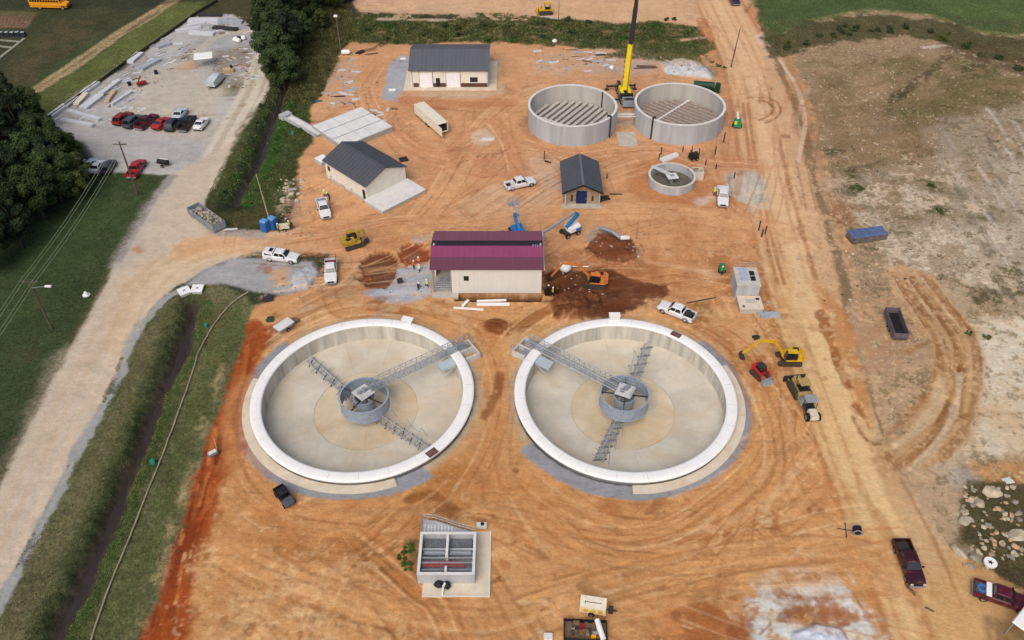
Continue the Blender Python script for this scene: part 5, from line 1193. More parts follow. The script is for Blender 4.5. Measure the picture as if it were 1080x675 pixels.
# pickups on the site
G_ = None
t = pickup(PW); place(t, 'white pickup with a capped bed on the entrance road by the grey gravel patch', *at_px((314,273),(281,269), .6))
MB().loft([[(-1.12,-.92,1.2),(-1.12,.92,1.2),(-2.95,.92,1.2),(-2.95,-.92,1.2)],[(-1.15,-.78,1.8),(-1.15,.78,1.8),(-2.85,.78,1.78),(-2.85,-.78,1.78)],[(-1.25,-.62,1.86),(-1.25,.62,1.86),(-2.75,.62,1.83),(-2.75,-.62,1.83)]]).build('bed_cap', PW, t)
for s_ in (-1,1): MB().add([(-1.4,s_*.895,1.32),(-2.6,s_*.895,1.32),(-2.6,s_*.80,1.7),(-1.4,s_*.80,1.7)],[(0,1,2,3)]).build('cap_window', M_GLASS, t)
MB().box(-1.95,-1.35,-.45,.45,1.86,1.9).build('roof_rack', M_BLACK, t)
t = pickup(PW); place(t, 'white pickup with tools in its bed, left of the slate-roofed building', *at_px((344,229),(339,212), .6))
MB().box(-2.8,-2.3,-.6,.7,.66,1.1).box(-2.1,-1.5,-.8,-.1,.66,1.25).build('tool_boxes', M_STEEL, t); MB().box(-2.0,-1.5,.1,.7,.66,1.1).build('crate', M_ORVEST, t)
t = pickup(PW); place(t, 'white pickup with a ladder rack, facing the viewer between entrance road and clarifier', *at_px((349,298),(349,276), .6))
rk = MB()
for x_ in (-2.9,-2.1,-1.25):
    rk.tube((x_,-.95,1.2),(x_,-.95,1.95),.04,n=5).tube((x_,.95,1.2),(x_,.95,1.95),.04,n=5).tube((x_,-.95,1.95),(x_,.95,1.95),.04,n=5)
for y_ in (-.95,.95): rk.tube((-2.9,y_,1.95),(-1.25,y_,1.95),.04,n=5)
rk.build('ladder_rack', M_DARKST, t); MB().box(-2.7,-1.6,-.5,.6,.66,.95).build('cargo', M_RED, t)
t = pickup(PW, 'pale'); place(t, 'white pickup alone on open dirt left of the blue-door shed', *at_px((565,190),(532,197.5), .6))
MB().box(-2.7,-2.0,-.3,.5,.66,.95).build('cargo', M_BLACK, t)
t = pickup(PW); place(t, 'muddy white pickup with a full dark bed above the right clarifier', *at_px((696,322),(731,336), .6))
cg = MB()
for k in range(9): cg.box(*(lambda x, y: (x, x+.5, y, y+.4))(random.uniform(-2.8,-1.8), random.uniform(-.8,.4)), .66, random.uniform(.9,1.35))
cg.build('cargo', M_DARKST, t)
t = pickup(PW); place(t, 'white pickup parked below the gravel patch right of the small round tank', *at_px((762.5,218),(762,198), .6))
MB().box(-2.5,-1.4,-.8,.8,1.2,1.26).build('bed_cover', PW, t)
t = pickup(PDM); place(t, 'dark maroon pickup driving down the haul road at the lower right', *at_px((966,613),(951.5,576), .6)); MB().box(-2.7,-1.6,-.7,.7,.66,.8).build('bed_mat', M_DARKST, t)
t = pickup(PM); place(t, 'maroon pickup with white box and blue hose in its bed, beside the rubble patch', *at_px((1080,638),(1034,622.5), .6))
MB().box(-1.8,-1.25,-.9,.9,.66,1.3).build('tool_box', M_WHITE, t); MB().box(-2.85,-1.9,-.84,.84,.66,.9).build('cargo', mat('grey_gear', (90,96,100), var=.3, scale=4), t)
MB().ring(.5,.36,.9,1.15,18,cx=-2.2).build('hose_coil', mat('blue_hose', (70,130,200), rough=.5), t)
t = pickup(PBL); place(t, 'dark blue pickup at the top edge of the haul road', *at_px((769,-6),(778,6), .6))
# parking lot
cars = [('suv',PRR,(130.7,127.8),'dark red suv, leftmost of the row in the gravel lot'),('suv',PG,(141.7,131),'slate grey car between two red vehicles in the gravel lot row'),
 ('pickup',PM,(156,131.3),'maroon pickup, third from the left in the gravel lot row'),('sedan',PR,(171.2,133),'bright red car in the gravel lot row'),
 ('suv',PDG,(183.2,134),'dark green-grey suv in the gravel lot row, right of the bright red car'),('pickup',PB,(198.3,133),'black pickup near the right end of the gravel lot row'),
 ('sedan',PW,(213,133.5),'small white car at the right end of the gravel lot row'),('sedan',PS,(190.5,123.2),'pale silver car standing behind the row in the gravel lot')]
for kd, m_, (x, y), lb in cars:
    t = pickup(m_) if kd == 'pickup' else suv(m_, 4.6 if kd == 'suv' else 4.2, kd)
    dx_, dy_ = (5.5,-4.2) if x < 175 else (4,-5)
    loc, rz = at_px((x+dx_, y+dy_), (x-dx_, y-dy_)); place(t, lb, loc, rz, 'vehicles parked in the gravel lot'); t.scale = (1.1,1.1,1.1) if kd != 'pickup' else (1,1,1)
for kd, m_, (x, y), lb in [('sedan',PS,(96,177),'pale car half under the trees at the lower lot edge'),('sedan',PW,(103.5,179),'white car between the pale car and the dark suv by the trees'),
     ('suv',PBL,(115.5,179),'dark blue suv beside the white car at the lower lot edge'),('pickup',PR,(145,181),'crimson pickup beside the utility pole at the lower lot edge'),('suv',PS,(46,165),'pale suv almost hidden among the dark trees'),('sedan',PW,(83,178),'white car mostly hidden under the tree edge')]:
    t = pickup(m_) if kd == 'pickup' else suv(m_, 4.6 if kd == 'suv' else 4.4, kd)
    loc, rz = at_px((x+4, y-6), (x-4, y+6)); place(t, lb, loc, rz, 'vehicles parked at the lower lot edge')
# school bus
loc, rz = at_px((75,9.5),(33,8.5)); t = thing('school_bus', 'yellow school bus with a white roof at the top left', 'bus', (loc[0], loc[1]+.4, 0), rz)
YB = mat('bus_yellow', (232,158,36), rough=.45, var=.05); l = 4.9
MB().box(-l,l-1.6,-1.2,1.2,.55,2.2,ty=.02).loft([[(l-1.6,-1.15,.55),(l-1.6,1.15,.55),(l-1.6,1.15,1.75),(l-1.6,-1.15,1.75)],[(l-.1,-.95,.6),(l-.1,.95,.6),(l-.1,.85,1.45),(l-.1,-.85,1.45)]]).build('body', YB, t)
MB().box(-l,l-1.7,-1.19,1.19,2.2,2.75,tx=.02,ty=.05).build('upper_body', YB, t)
for s_ in (-1,1):
    for k in range(11): a = -l+.3+k*.7; MB().box(a,a+.58,min(s_*1.17,s_*1.215),max(s_*1.17,s_*1.215),1.95,2.5).build('window', M_GLASS, t)
MB().box(l-1.75,l-1.62,-1.05,1.05,1.9,2.6).build('windscreen', M_GLASS, t)
MB().loft([[(-l,-1.2,2.75),(-l,1.2,2.75),(-l,.7,3.0),(-l,-.7,3.0)],[(l-1.7,-1.2,2.75),(l-1.7,1.2,2.75),(l-1.7,.7,3.0),(l-1.7,-.7,3.0)]]).build('roof', M_WHITE, t)
MB().box(-l-.1,l,-1.22,1.22,.95,1.0).build('rub_rail', M_BLACK, t); MB().box(l-.12,l,-1.,1.,.45,.7).build('bumper', M_BLACK, t)
wheels(t, (l-1.3,-l+2.4), 1.0, .48, .3)

# ---- trailers and containers ----------------------------------------------------------
a = Vector((-19.3,159.6)); b = Vector((-13.8,150.9)); d = b-a; rz = atan2(d.y, d.x); ln = d.length
CR = mat('cream_container', (228,222,202), rough=.6, var=.08)
t = thing('cargo_trailer', 'long cream cargo trailer with its dark open end facing the viewer', 'trailer', (*a,0), rz)
bd_ = MB().box(0,ln,-1.15,-1.08,.7,2.6).box(0,ln,1.08,1.15,.7,2.6).box(0,.07,-1.08,1.08,.7,2.6).box(0,ln,-1.08,1.08,.7,.8); bd_.build('side_panel', CR, t)
for k in range(9): MB().box(.02+k*ln/9,(k+1)*ln/9-.02,-1.17,1.17,2.6,2.68).build('roof_panel', CR, t)
MB().box(ln-1.2,ln-.3,-1.0,1.0,.82,2.0).build('load', M_BLACK, t); MB().box(ln,ln+1.5,-1.1,-1.04,.7,2.5).build('door', CR, t); wheels(t, (ln*.45,ln*.55), 1.0, .4); MB().beam((0,0,.6),(-1.3,0,.5),.12,.12).build('tow_bar', M_DARKST, t)
# skip full of debris on the road edge
p0 = Vector(P(206,224.5)); p1 = Vector(P(232,243)); d = p1-p0; rz = atan2(d.y, d.x); ln = d.length
t = thing('skip_container', 'long grey open skip full of rubbish at the edge of the gravel road', 'skip', (*p0,0), rz); SK = mat('skip_grey', (136,144,152), rough=.6, var=.15, scale=2)
wb, wt_ = .95, 1.2
MB().hexa([(0,-wb,.15),(ln,-wb,.15),(ln,wb,.15),(0,wb,.15),(-.1,-wt_,.3),(ln+.2,-wt_,.3),(ln+.2,wt_,.3),(-.1,wt_,.3)]).build('floor', SK, t)
for s_ in (-1,1):
    MB().box(-.1,ln+.15,min(s_*1.12,s_*1.2),max(s_*1.12,s_*1.2),.25,1.6).build('side_wall', SK, t)
    for k in range(8): MB().box(.3+k*.8,.42+k*.8,min(s_*1.2,s_*1.28),max(s_*1.2,s_*1.28),.3,1.55).build('rib', SK, t)
MB().box(-.2,-.1,-1.2,1.2,.25,1.6).box(ln+.15,ln+.25,-1.2,1.2,.25,1.6).build('end_wall', SK, t)
db = MB()
for k in range(46): x, y = random.uniform(.2,ln-.3), random.uniform(-.95,.95); s1 = random.uniform(.12,.4); db.box(x-s1,x+s1,y-s1*.6,y+s1*.6,.9,random.uniform(1.2,1.75),rz=random.uniform(0,3))
o = db.build('rubbish', mat('mixed_rubbish', (176,166,150), rough=.9, var=.5, scale=3), t); o['kind'] = 'stuff'
# dump trailer on the right and blue container
def trailer_box(name, label, cat, f, r, w, h, m, inner, z0=.6, roof=None):
    loc, rz = at_px(f, r); a = Vector(P(*f)); b = Vector(P(*r)); l = (a-b).length/2
    t = thing(name, label, cat, loc, rz)
    for s_ in (-1,1):
        MB().box(-l,l,min(s_*w/2,s_*(w/2-.08)),max(s_*w/2,s_*(w/2-.08)),z0,h).build('side_wall', m, t)
        for k in range(6): x = -l+.2+k*(2*l-.5)/5; MB().box(x,x+.1,min(s_*w/2,s_*(w/2+.07)),max(s_*w/2,s_*(w/2+.07)),z0,h).build('rib', m, t)
        MB().box(s_*(l-.06)-.04,s_*(l-.06)+.04,-w/2+.08,w/2-.08,z0,h).build('end_wall', m, t)
    MB().box(-l,l,-w/2+.05,w/2-.05,z0,z0+.1).build('floor', inner, t)
    return t, l
t, l = trailer_box('dump_trailer', 'open dark dump trailer standing on the dusty pad right of the haul road', 'trailer', (938,333),(948,361), 2.1, 1.7, mat('trailer_steel', (104,96,104), var=.2), M_BLACK); wheels(t, (-.6,.4), .95, .36)
MB().beam((l,0,.6),(l+1.2,0,.5),.1,.1).build('tow_bar', M_DARKST, t)
t, l = trailer_box('waste_container', 'low blue-topped container at the edge of the scrub right of the haul road', 'container', (895,254),(931,249), 2.3, 1.3, mat('container_side', (112,104,104), var=.25), M_DARKST, z0=.15)
MB().hexa([(-l,-1.2,1.3),(l,-1.2,1.3),(l,1.2,1.3),(-l,1.2,1.3),(-l+.1,-1.15,1.38),(l-.1,-1.15,1.42),(l-.1,1.15,1.5),(-l+.1,1.15,1.42)]).build('tarp', mat('faded_blue_tarp', (92,110,148), rough=.6, var=.2, scale=1.), t)
# small silver trailer by the left clarifier
loc, rz = at_px((291,353),(308,342)); t = thing('equipment_trailer', 'small silver-topped trailer on the dirt at the upper left of the left clarifier', 'trailer', loc, rz)
MB().box(-1.5,1.2,-.75,.75,.5,.95).build('box', M_STEEL, t); MB().box(-1.55,1.25,-.8,.8,.95,1.05).build('lid', M_CONCB, t); wheels(t, (-.2,), .8, .32)
MB().beam((-1.5,0,.55),(-2.8,.1,.5),.08,.1).box(-2.6,-1.9,-.5,.6,.4,.6).build('tow_frame', M_WOOD, t)
# cream generator trailer, open trailer at the bottom
loc, rz = at_px((638,645),(612,641)); t = thing('generator_trailer', 'cream box generator trailer with a tow bar near the bottom edge', 'trailer', loc, rz)
YC = mat('pale_yellow', (234,214,160), rough=.5, var=.06); MB().box(-1.45,1.45,-.75,.75,.45,1.5,tx=.05,ty=.05).build('housing', YC, t); MB().box(-1.42,1.42,-.72,.72,1.5,1.56).build('lid', mat('cream_lid', (236,228,206), rough=.5), t)
MB().box(-.9,.9,-.08,-.02,1.562,1.6).box(-.9,-.84,-.3,.1,1.562,1.6).build('lifting_bar', M_DARKST, t); MB().beam((1.45,0,.5),(2.6,0,.45),.12,.12).box(1.7,2.2,-.4,.4,.4,.75).build('tow_bar', M_DARKST, t); wheels(t, (-.1,), .78, .34)
for x_ in (-1.,-.2,.6): MB().box(x_,x_+.5,-.78,-.745,.7,1.2).build('side_door', mat('amber_panel', (222,176,92), rough=.5), t)
t, l = trailer_box('flatbed_trailer', 'open black-framed trailer loaded with gear at the bottom edge', 'trailer', (640,670),(594,668), 2.3, 1.05, M_BLACK, M_WOOD, z0=.5); wheels(t, (-.4,.5), 1.1, .36)
GM = [mat('gear_a', (150,146,140), var=.3, scale=3), mat('gear_b', (70,68,72), var=.3, scale=3), mat('gear_c', (120,96,72), var=.3, scale=3)]
for k in range(16): x, y = random.uniform(-l+.2,l-.8), random.uniform(-.9,.6); MB().box(x,x+random.uniform(.2,.7),y,y+random.uniform(.2,.5),.605,random.uniform(.8,1.3)).build('load', GM[k%3], t)
MB().tube((l-1.1,1.,1.3),(l-.5,-1.1,1.25),.3,n=12).build('white_drum', M_WHITE, t); MB().box(.6,1.1,-.9,-.6,.62,1.15).build('yellow_can', YB, t); MB().box(-.6,-.2,.2,.6,.62,1.2).build('red_can', M_RED, t)
t = thing('ice_chest', 'small white box on the dirt at the bottom edge, left of the loaded trailer', 'box', (*P(578,673),0)); MB().box(-.45,.45,-.3,.3,0,.45).build('body', M_WHITE, t); MB().box(-.47,.47,-.32,.32,.45,.53).build('lid', M_CONCB, t)
# black utv
loc, rz = at_px((307,535),(295,519)); t = thing('utility_vehicle', 'small black utility vehicle on the dirt below the left clarifier', 'utility vehicle', loc, rz)
MB().loft([sec(1.6,.55,.4,.75,.45,.6), sec(1.4,.68,.35,.95,.55,.8), sec(.6,.7,.35,1.05,.6,.85)]).build('hood', mat('paint_graphite', (84,88,96), rough=.3), t)
MB().box(-1.6,.6,-.7,.7,.35,.7).build('chassis', PB, t); MB().box(-1.6,-.6,-.7,-.64,.7,1.05).box(-1.6,-.6,.64,.7,.7,1.05).box(-1.65,-1.58,-.7,.7,.7,1.05).build('cargo_box', PB, t); MB().box(-.55,.5,-.62,.62,1.75,1.83,tx=.04,ty=.04).build('roof', PB, t)
for x_ in (-.5,.6):
    for s_ in (-.6,.6): MB().tube((x_+(.25 if x_ > 0 else 0),s_,.9),(x_-.1 if x_ > 0 else x_,s_*.95,1.78),.035,n=5).build('roll_bar', M_BLACK, t)
MB().box(-.45,-.05,-.55,.55,.7,.95).box(-.5,-.4,-.55,.55,.95,1.35).build('seat', M_BLACK, t); wheels(t, (1.05,-1.1), .66, .33)

# ---- earthmoving machines ---------------------------------------------------------------
CY = mat('machine_yellow', (214,172,38), rough=.5, var=.14, scale=2); CO = mat('machine_orange', (206,124,62), rough=.5, var=.1, scale=2); CT = mat('dusty_tan_paint', (176,150,96), rough=.75, var=.2, scale=2); CRD = mat('machine_red', (196,44,48), rough=.45, var=.1)
def crawler(t, l, gw, w, h):
    for s_ in (-1,1):
        y = s_*gw/2; pts = []
        for k in range(9): a = pi/2+pi*k/8; pts.append((-l/2+h/2+h/2*cos(a), h/2+h/2*sin(a)))
        for k in range(9): a = -pi/2+pi*k/8; pts.append((l/2-h/2+h/2*cos(a), h/2+h/2*sin(a)))
        m = MB().prism_y([(p[0], p[1]) for p in pts], y-w/2, y+w/2)
        per = [Vector(p) for p in pts]
        for k in range(int(l/.22)): x = -l/2+h/2+k*.22; 
        k = 0
        for x in np.arange(-l/2+h/2, l/2-h/2, .24): m.box(x, x+.07, y-w/2-.01, y+w/2+.01, h, h+.045)
        m.build('track', M_TRACK, t)
def excavator(label, px, heading, m, boom, arm_m=None, s=1., crawl=None, glass=True, group=None):
    """boom: list of (reach,height) joints in metres along the heading, from the boom foot"""
    x, y = P(*px); t = thing('excavator', label, 'excavator', (x, y, ground_z(x, y)), heading)
    crawler(t, 3.6*s, 2.0*s, .5*s, .75*s); MB().box(-1.1*s,1.1*s,-.8*s,.8*s,.3*s,.85*s).build('undercarriage', M_DARKST, t)
    MB().cyl(0,0,.85*s,1.0*s,.75*s).build('slew_ring', M_BLACK, t)
    hs = MB().prism([(-1.7*s,-1.15*s),(.9*s,-1.2*s),(1.2*s,-1.1*s),(1.2*s,.1*s),(.7*s,1.2*s),(-1.7*s,1.15*s)], 1.0*s, 1.25*s).box(-1.6*s,.2*s,-1.15*s,.1*s,1.25*s,1.95*s,tx=.06,ty=.06).box(-1.6*s,-.9*s,.1*s,1.15*s,1.25*s,1.9*s,tx=.06,ty=.05)
    hs.build('house', m, t)
    MB().loft([[(-1.6*s,-1.15*s,1.0*s),(-1.6*s,1.15*s,1.0*s),(-1.6*s,1.15*s,1.9*s),(-1.6*s,-1.15*s,1.9*s)],[(-2.15*s,-.8*s,1.1*s),(-2.15*s,.8*s,1.1*s),(-2.1*s,.8*s,1.8*s),(-2.1*s,-.8*s,1.8*s)]]).build('counterweight', m, t)
    cb_ = MB().loft([[(-.8*s,.2*s,1.25*s),(1.0*s,.2*s,1.25*s),(1.0*s,1.15*s,1.25*s),(-.8*s,1.15*s,1.25*s)],[(-.75*s,.25*s,2.6*s),(.7*s,.25*s,2.6*s),(.7*s,1.1*s,2.6*s),(-.75*s,1.1*s,2.6*s)]]).build('cab', M_GLASS, t)
    MB().box(-.8*s,.72*s,.2*s,1.12*s,2.6*s,2.7*s).build('cab_roof', m, cb_)
    MB().box(-1.3*s,-.5*s,-.9*s,-.2*s,1.951*s,2.05*s).build('engine_grille', M_BLACK, t)
    j = [Vector((p[0], -.35*s, p[1])) for p in boom]
    bm_ = MB()
    for a, b, w0, w1 in zip(j[:-2], j[1:-1], (.34,.4,.36), (.4,.36,.3)): bm_.beam(a, b, .3*s, .42*s)
    bm_.build('boom', m, t); MB().beam(j[-2], j[-1], .26*s, .32*s).build('stick', arm_m or m, t)
    MB().tube((.8*s,-.35*s,1.3*s), (j[0]*.35+j[1]*.65)+Vector((0,0,-.25)), .08*s, n=6).tube((j[0]*.3+j[1]*.7)+Vector((0,0,.3)), j[-2]*.8+j[-1]*.2+Vector((0,0,.35)), .07*s, n=6).build('hydraulic_ram', M_STEEL, t)
    e = j[-1]; bk = MB(); pr = [(0,.1),(.35,-.1),(.45,-.55),(.15,-.9),(-.45,-.85),(-.15,-.6),(.05,-.35),(-.15,-.05)]
    bk.prism_y([(e.x+p[0]*s, e.z+p[1]*s) for p in pr], -.35*s-.5*s, -.35*s+.5*s); bk.build('bucket', M_DARKST, t); return t
excavator('yellow excavator with its boom reaching left, beside the haul road', (831,381), radians(178), CY, [(1.0,1.4),(2.4,3.4),(4.6,3.6),(6.6,1.0)], s=.95)
excavator('orange excavator digging at the trench right of the red-roofed building', (627,300), radians(172), CO, [(1.0,1.4),(2.6,3.4),(5.2,3.6),(7.0,.6)], s=.98)
# yellow loader on the dirt, left of the pit
def bulldozer(label, f, r, m, blade_side=1, canopy=True, s=1., name='bulldozer'):
    loc, rz = at_px(f, r); t = thing(name, label, name.replace('_',' '), loc, rz)
    crawler(t, 3.4*s, 1.9*s, .55*s, .95*s)
    MB().box(-1.4*s,1.6*s,-.65*s,.65*s,.55*s,1.2*s).box(.1*s,1.65*s,-.5*s,.5*s,1.2*s,1.6*s,tx=.05,ty=.05).build('hull', m, t)
    MB().box(-1.7*s,-1.2*s,-.9*s,.9*s,.7*s,1.3*s).build('rear_tank', m, t)
    bl = MB(); 
    for k in range(4): z0_ = .1+k*.28; bl.box((2.15-.1*abs(k-1.5))*s,(2.3-.1*abs(k-1.5))*s,-1.55*s,1.55*s,z0_*s,(z0_+.28)*s)
    bl.build('blade', M_DARKST if m is CT else m, t)
    for s_ in (-1,1): MB().beam((2.2*s,s_*.8*s,.5*s),(-.2*s,s_*1.0*s,.55*s),.14*s,.2*s).build('push_arm', m, t)
    for x_ in (-1.1,.1):
        for s_ in (-.6,.6): MB().tube((x_*s,s_*s,1.2*s),(x_*s,s_*s,2.5*s),.05*s,n=5).build('cab_post', M_BLACK, t)
    MB().box(-1.05*s,.05*s,-.55*s,.55*s,1.2*s,1.5*s).build('seat', M_BLACK, t)
    MB().box(-1.25*s,.2*s,-.72*s,.72*s,2.5*s,2.6*s).build('canopy', m, t); MB().tube((1.*s,.3*s,1.6*s),(1.*s,.3*s,2.2*s),.06*s).build('exhaust', M_BLACK, t); return t
bulldozer('dusty tan bulldozer between yellow excavator and grey roller', (838,405),(847,422), CT)
bulldozer('yellow bulldozer working on the bare ground beyond the top weeds', (566,15),(584,14), CY, s=1.05)
t = excavator('small yellow digger with folded arm at the edge of the dark soil pit', (373,259), radians(28), mat('muddy_yellow', (176,146,50), rough=.7, var=.3, scale=2), [(.9,1.3),(1.1,2.7),(1.9,2.9),(2.2,1.1)], s=.95)
# red skid steer on tracks
loc, rz = at_px((808,403),(794,389)); t = thing('track_loader', 'red compact track loader beside the right clarifier', 'track loader', loc, rz)
crawler(t, 2.3, 1.5, .42, .8); MB().box(-1.3,.5,-.55,.55,.5,1.3,tx=.08,ty=.04).build('body', CRD, t); MB().box(-1.35,-.7,-.6,.6,1.3,1.55,tx=.06).build('engine_hood', CRD, t)
MB().box(-.65,.55,-.48,.48,1.3,2.05,tx=.06,ty=.05).build('cab', M_GLASS, t); MB().box(-.65,.5,-.5,.5,2.05,2.12).build('cab_roof', M_DARKST, t)
for s_ in (-1,1): MB().beam((-1.2,s_*.72,1.45),(.9,s_*.72,1.2),.13,.2).beam((.9,s_*.72,1.2),(1.5,s_*.72,.35),.13,.18).build('lift_arm', CRD, t)
MB().prism_y([(1.4,.1),(2.2,.05),(2.15,.15),(1.6,.3),(1.55,.75),(1.4,.75)], -.9, .9).build('bucket', M_STEEL, t)
# roller
loc, rz = at_px((857,445),(849,427)); t = thing('soil_roller', 'grey and cream soil roller, lowest machine of the group beside the haul road', 'road roller', loc, rz)
MB().box(.3,1.9,-.6,.6,.7,1.35,tx=.1,ty=.1).build('hood', mat('cream_paint', (214,206,184), rough=.5), t); MB().box(-.9,.4,-.7,.7,.55,.95).build('deck', M_DARKST, t); MB().box(-.6,-.1,-.4,.4,.95,1.3).build('seat', M_BLACK, t)
for x_ in (-.9,.25):
    for s_ in (-.6,.6): MB().tube((x_,s_,.9),(x_,s_,2.25),.045,n=5).build('canopy_post', M_BLACK, t)
MB().box(-1.3,.1,-.8,.8,2.25,2.35).build('canopy', mat('grey_canopy', (150,152,152), rough=.5), t)
MB().tube((-1.7,-.8,.62),(-1.7,.8,.62),.62,n=24).build('drum', M_STEEL, t); MB().box(-2.35,-.9,-.95,-.82,.5,.75).box(-2.35,-.9,.82,.95,.5,.75).box(-2.4,-2.3,-.95,.95,.5,.75).build('drum_frame', CT, t); wheels(t, (1.2,), .75, .6, .4)
# ---- blue boom lifts ----------------------------------------------------------------------
BLU = mat('lift_blue', (48,116,176), rough=.45, var=.08); 
def boom_lift(label, px, rz, joints, s=1., grp='blue boom lifts'):
    x, y = P(*px); t = thing('boom_lift', label, 'boom lift', (x, y, 0), rz, grp)
    MB().box(-1.3,1.3,-.75,.75,.45,.85).build('chassis', M_DARKST, t); wheels(t, (1.05,-1.05), .95, .45, .3)
    MB().prism([(-1.6,-.9),(.5,-1.),(.7,.0),(.5,1.),(-1.6,.9),(-1.8,0)], .95, 1.7).build('turntable', M_WHITE if 'arm' in label else BLU, t); MB().box(-1.7,.3,-.95,-.55,1.0,1.5).box(-1.7,.3,.55,.95,1.0,1.5).build('side_cover', BLU, t)
    j = [Vector((a, 0, c)) for a, c in joints]
    for k, (a, b) in enumerate(zip(j[:-1], j[1:])): MB().beam(a, b, .5-.09*k, .5-.09*k).build('boom_section', BLU if k < 2 else M_STEEL, t)
    e = j[-1]; bk = MB().box(e.x,e.x+1.,-.9,.9,e.z-.5,e.z-.42)
    for x_ in (0,1.):
        for y_ in (-.9,0,.9): bk.tube((e.x+x_,y_,e.z-.5),(e.x+x_,y_,e.z+.6),.03,n=4)
    for zz in (0,.6):
        for y_ in (-.9,.9): bk.tube((e.x,y_,e.z+zz),(e.x+1,y_,e.z+zz),.03,n=4)
        for x_ in (0,1.): bk.tube((e.x+x_,-.9,e.z+zz),(e.x+x_,.9,e.z+zz),.03,n=4)
    bk.build('basket', M_STEEL, t); return t
boom_lift('upright blue boom lift standing behind the middle of the red roof', (545,247), radians(110), [(-1.4,1.6),(1.2,3.4),(-.6,4.4),(1.2,5.6)])
boom_lift('blue boom lift with its arm stretched out towards the right corner of the red roof', (601,247), radians(212), [(.9,1.7),(-1.5,3.6),(-.8,4.2),(5.6,2.4)])
# ---- crane ---------------------------------------------------------------------------------
KY = mat('crane_yellow', (228,204,28), rough=.45, var=.08); x, y = P(657,101)
t = thing('mobile_crane', 'tall crane with yellow lower boom and black upper boom between the two tall tanks', 'crane', (x, y, 0), radians(94))
MB().box(-4.5,3.2,-1.25,1.25,.6,1.25).build('carrier', mat('carrier_grey', (120,124,128), rough=.5, var=.15), t); wheels(t, (2.4,1.0,-.9,-2.2,-3.5), 1.1, .55, .35)
MB().box(-6.2,-4.5,-1.2,1.2,.6,2.1,tx=.12,ty=.08).build('driver_cab', mat('cab_grey', (150,158,166), rough=.4), t); MB().box(-6.15,-5.2,-1.,1.,2.11,2.16).build('cab_window', M_GLASS, t)
for x_ in (-3.2,3.0):
    MB().box(x_-.2,x_+.2,-3.2,3.2,.7,.98).build('outrigger_beam', M_DARKST, t)
    for s_ in (-3.1,3.1): MB().tube((x_,s_,.1),(x_,s_,1.3),.12).box(x_-.45,x_+.45,s_-.45,s_+.45,-.02,.12).build('outrigger_foot', M_DARKST, t)
MB().cyl(0,0,1.25,1.5,1.1).build('slew_ring', M_BLACK, t)
MB().box(-3.2,1.0,-1.1,-.45,1.5,2.5,tx=.1).box(-3.2,1.0,.45,1.1,1.5,2.3,tx=.1).build('superstructure', KY, t); MB().box(-4.,-2.8,-1.3,1.3,1.4,2.2,tx=.05).build('counterweight', M_BLACK, t)
MB().box(.2,1.6,.65,1.35,1.5,2.9,tx=.15).build('operator_cab', M_GLASS, t)
dirb = Vector((.12, -.06, 1)).normalized(); foot = Vector((-1.4,0,2.2))
p_ = [foot+dirb*k for k in (0,9.6,17,25,34)]
MB().beam(p_[0], p_[1], .95, 1.05).build('boom_base', KY, t)
for k, (a, b, w_) in enumerate(zip(p_[1:-1], p_[2:], (.78,.66,.55))): MB().beam(a, b, w_, w_*1.05).build('boom_section', mat('boom_black', (44,44,48), rough=.5), t)
MB().tube((.8,0,1.6), foot+dirb*6+Vector((.35,0,0)), .2, n=10).build('lift_cylinder', KY, t)
for s_ in (-1,1):
    for zz in range(7): MB().box(foot.x+dirb.x*(1.6+zz*1.1)-.3,foot.x+dirb.x*(1.6+zz*1.1)+.3,s_*.485-.012,s_*.485+.012,foot.z+dirb.z*(1.6+zz*1.1)-.2,foot.z+dirb.z*(1.6+zz*1.1)+.2).build('boom_plate', M_BLACK, t)
MB().tube(foot+Vector((.7,0,5)), foot+dirb*34+Vector((.6,0,0)), .03, n=4).build('hoist_rope', M_BLACK, t)
# green machines
x, y = P(750,99); t = thing('green_tanker', 'dark green tank truck half hidden behind the right tall tank', 'tank truck', (x-1.2, y+1.2, 0), radians(-12)); t.scale = (.72,.72,.8); GR = mat('deep_green', (22,62,42), rough=.5, var=.1)
MB().tube((-3.6,0,1.75),(2.6,0,1.75),1.05,n=18).build('tank_body', GR, t); MB().box(2.8,4.4,-1.1,1.1,.5,2.5,tx=.15,ty=.08).build('cab', GR, t); MB().box(4.2,4.42,-.9,.9,1.5,2.3).build('windscreen', M_GLASS, t); wheels(t, (3.4,-1.6,-2.8), .95, .48)
MB().box(-3.6,2.8,-.4,.4,.5,.8).build('frame_rail', M_BLACK, t)
x, y = P(777,134); t = thing('light_plant', 'green wheeled pump unit with a raised white hood right of the tanks', 'pump', (x, y, 0), radians(80)); GG2 = mat('bright_green', (40,132,84), rough=.5, var=.12)
MB().box(-1.1,1.1,-.75,.75,.5,1.6,tx=.25,ty=.12).build('housing', GG2, t); MB().tube((.4,0,1.6),(1.,.3,2.9),.22).build('mast', M_CONCB, t); wheels(t, (0,), .85, .34); MB().beam((1.1,0,.5),(2.3,0,.4),.1,.1).build('tow_bar', M_DARKST, t); MB().box(-1.3,-.7,.2,.7,1.2,1.7).build('control_box', M_HIVIS, t)
x, y = P(731,168); t = thing('black_compressor', 'small black engine unit on wheels behind the small round tank', 'compressor', (x, y, 0), .3)
MB().box(-.9,.9,-.6,.6,.4,1.3,tx=.1,ty=.1).build('housing', M_BLACK, t); MB().tube((-.4,.1,1.3),(-.5,.2,2.8),.09).build('exhaust', M_DARKST, t); MB().cyl(.4,0,1.3,1.6,.3).build('air_filter', M_DARKST, t); wheels(t, (-.4,.5), .7, .32)
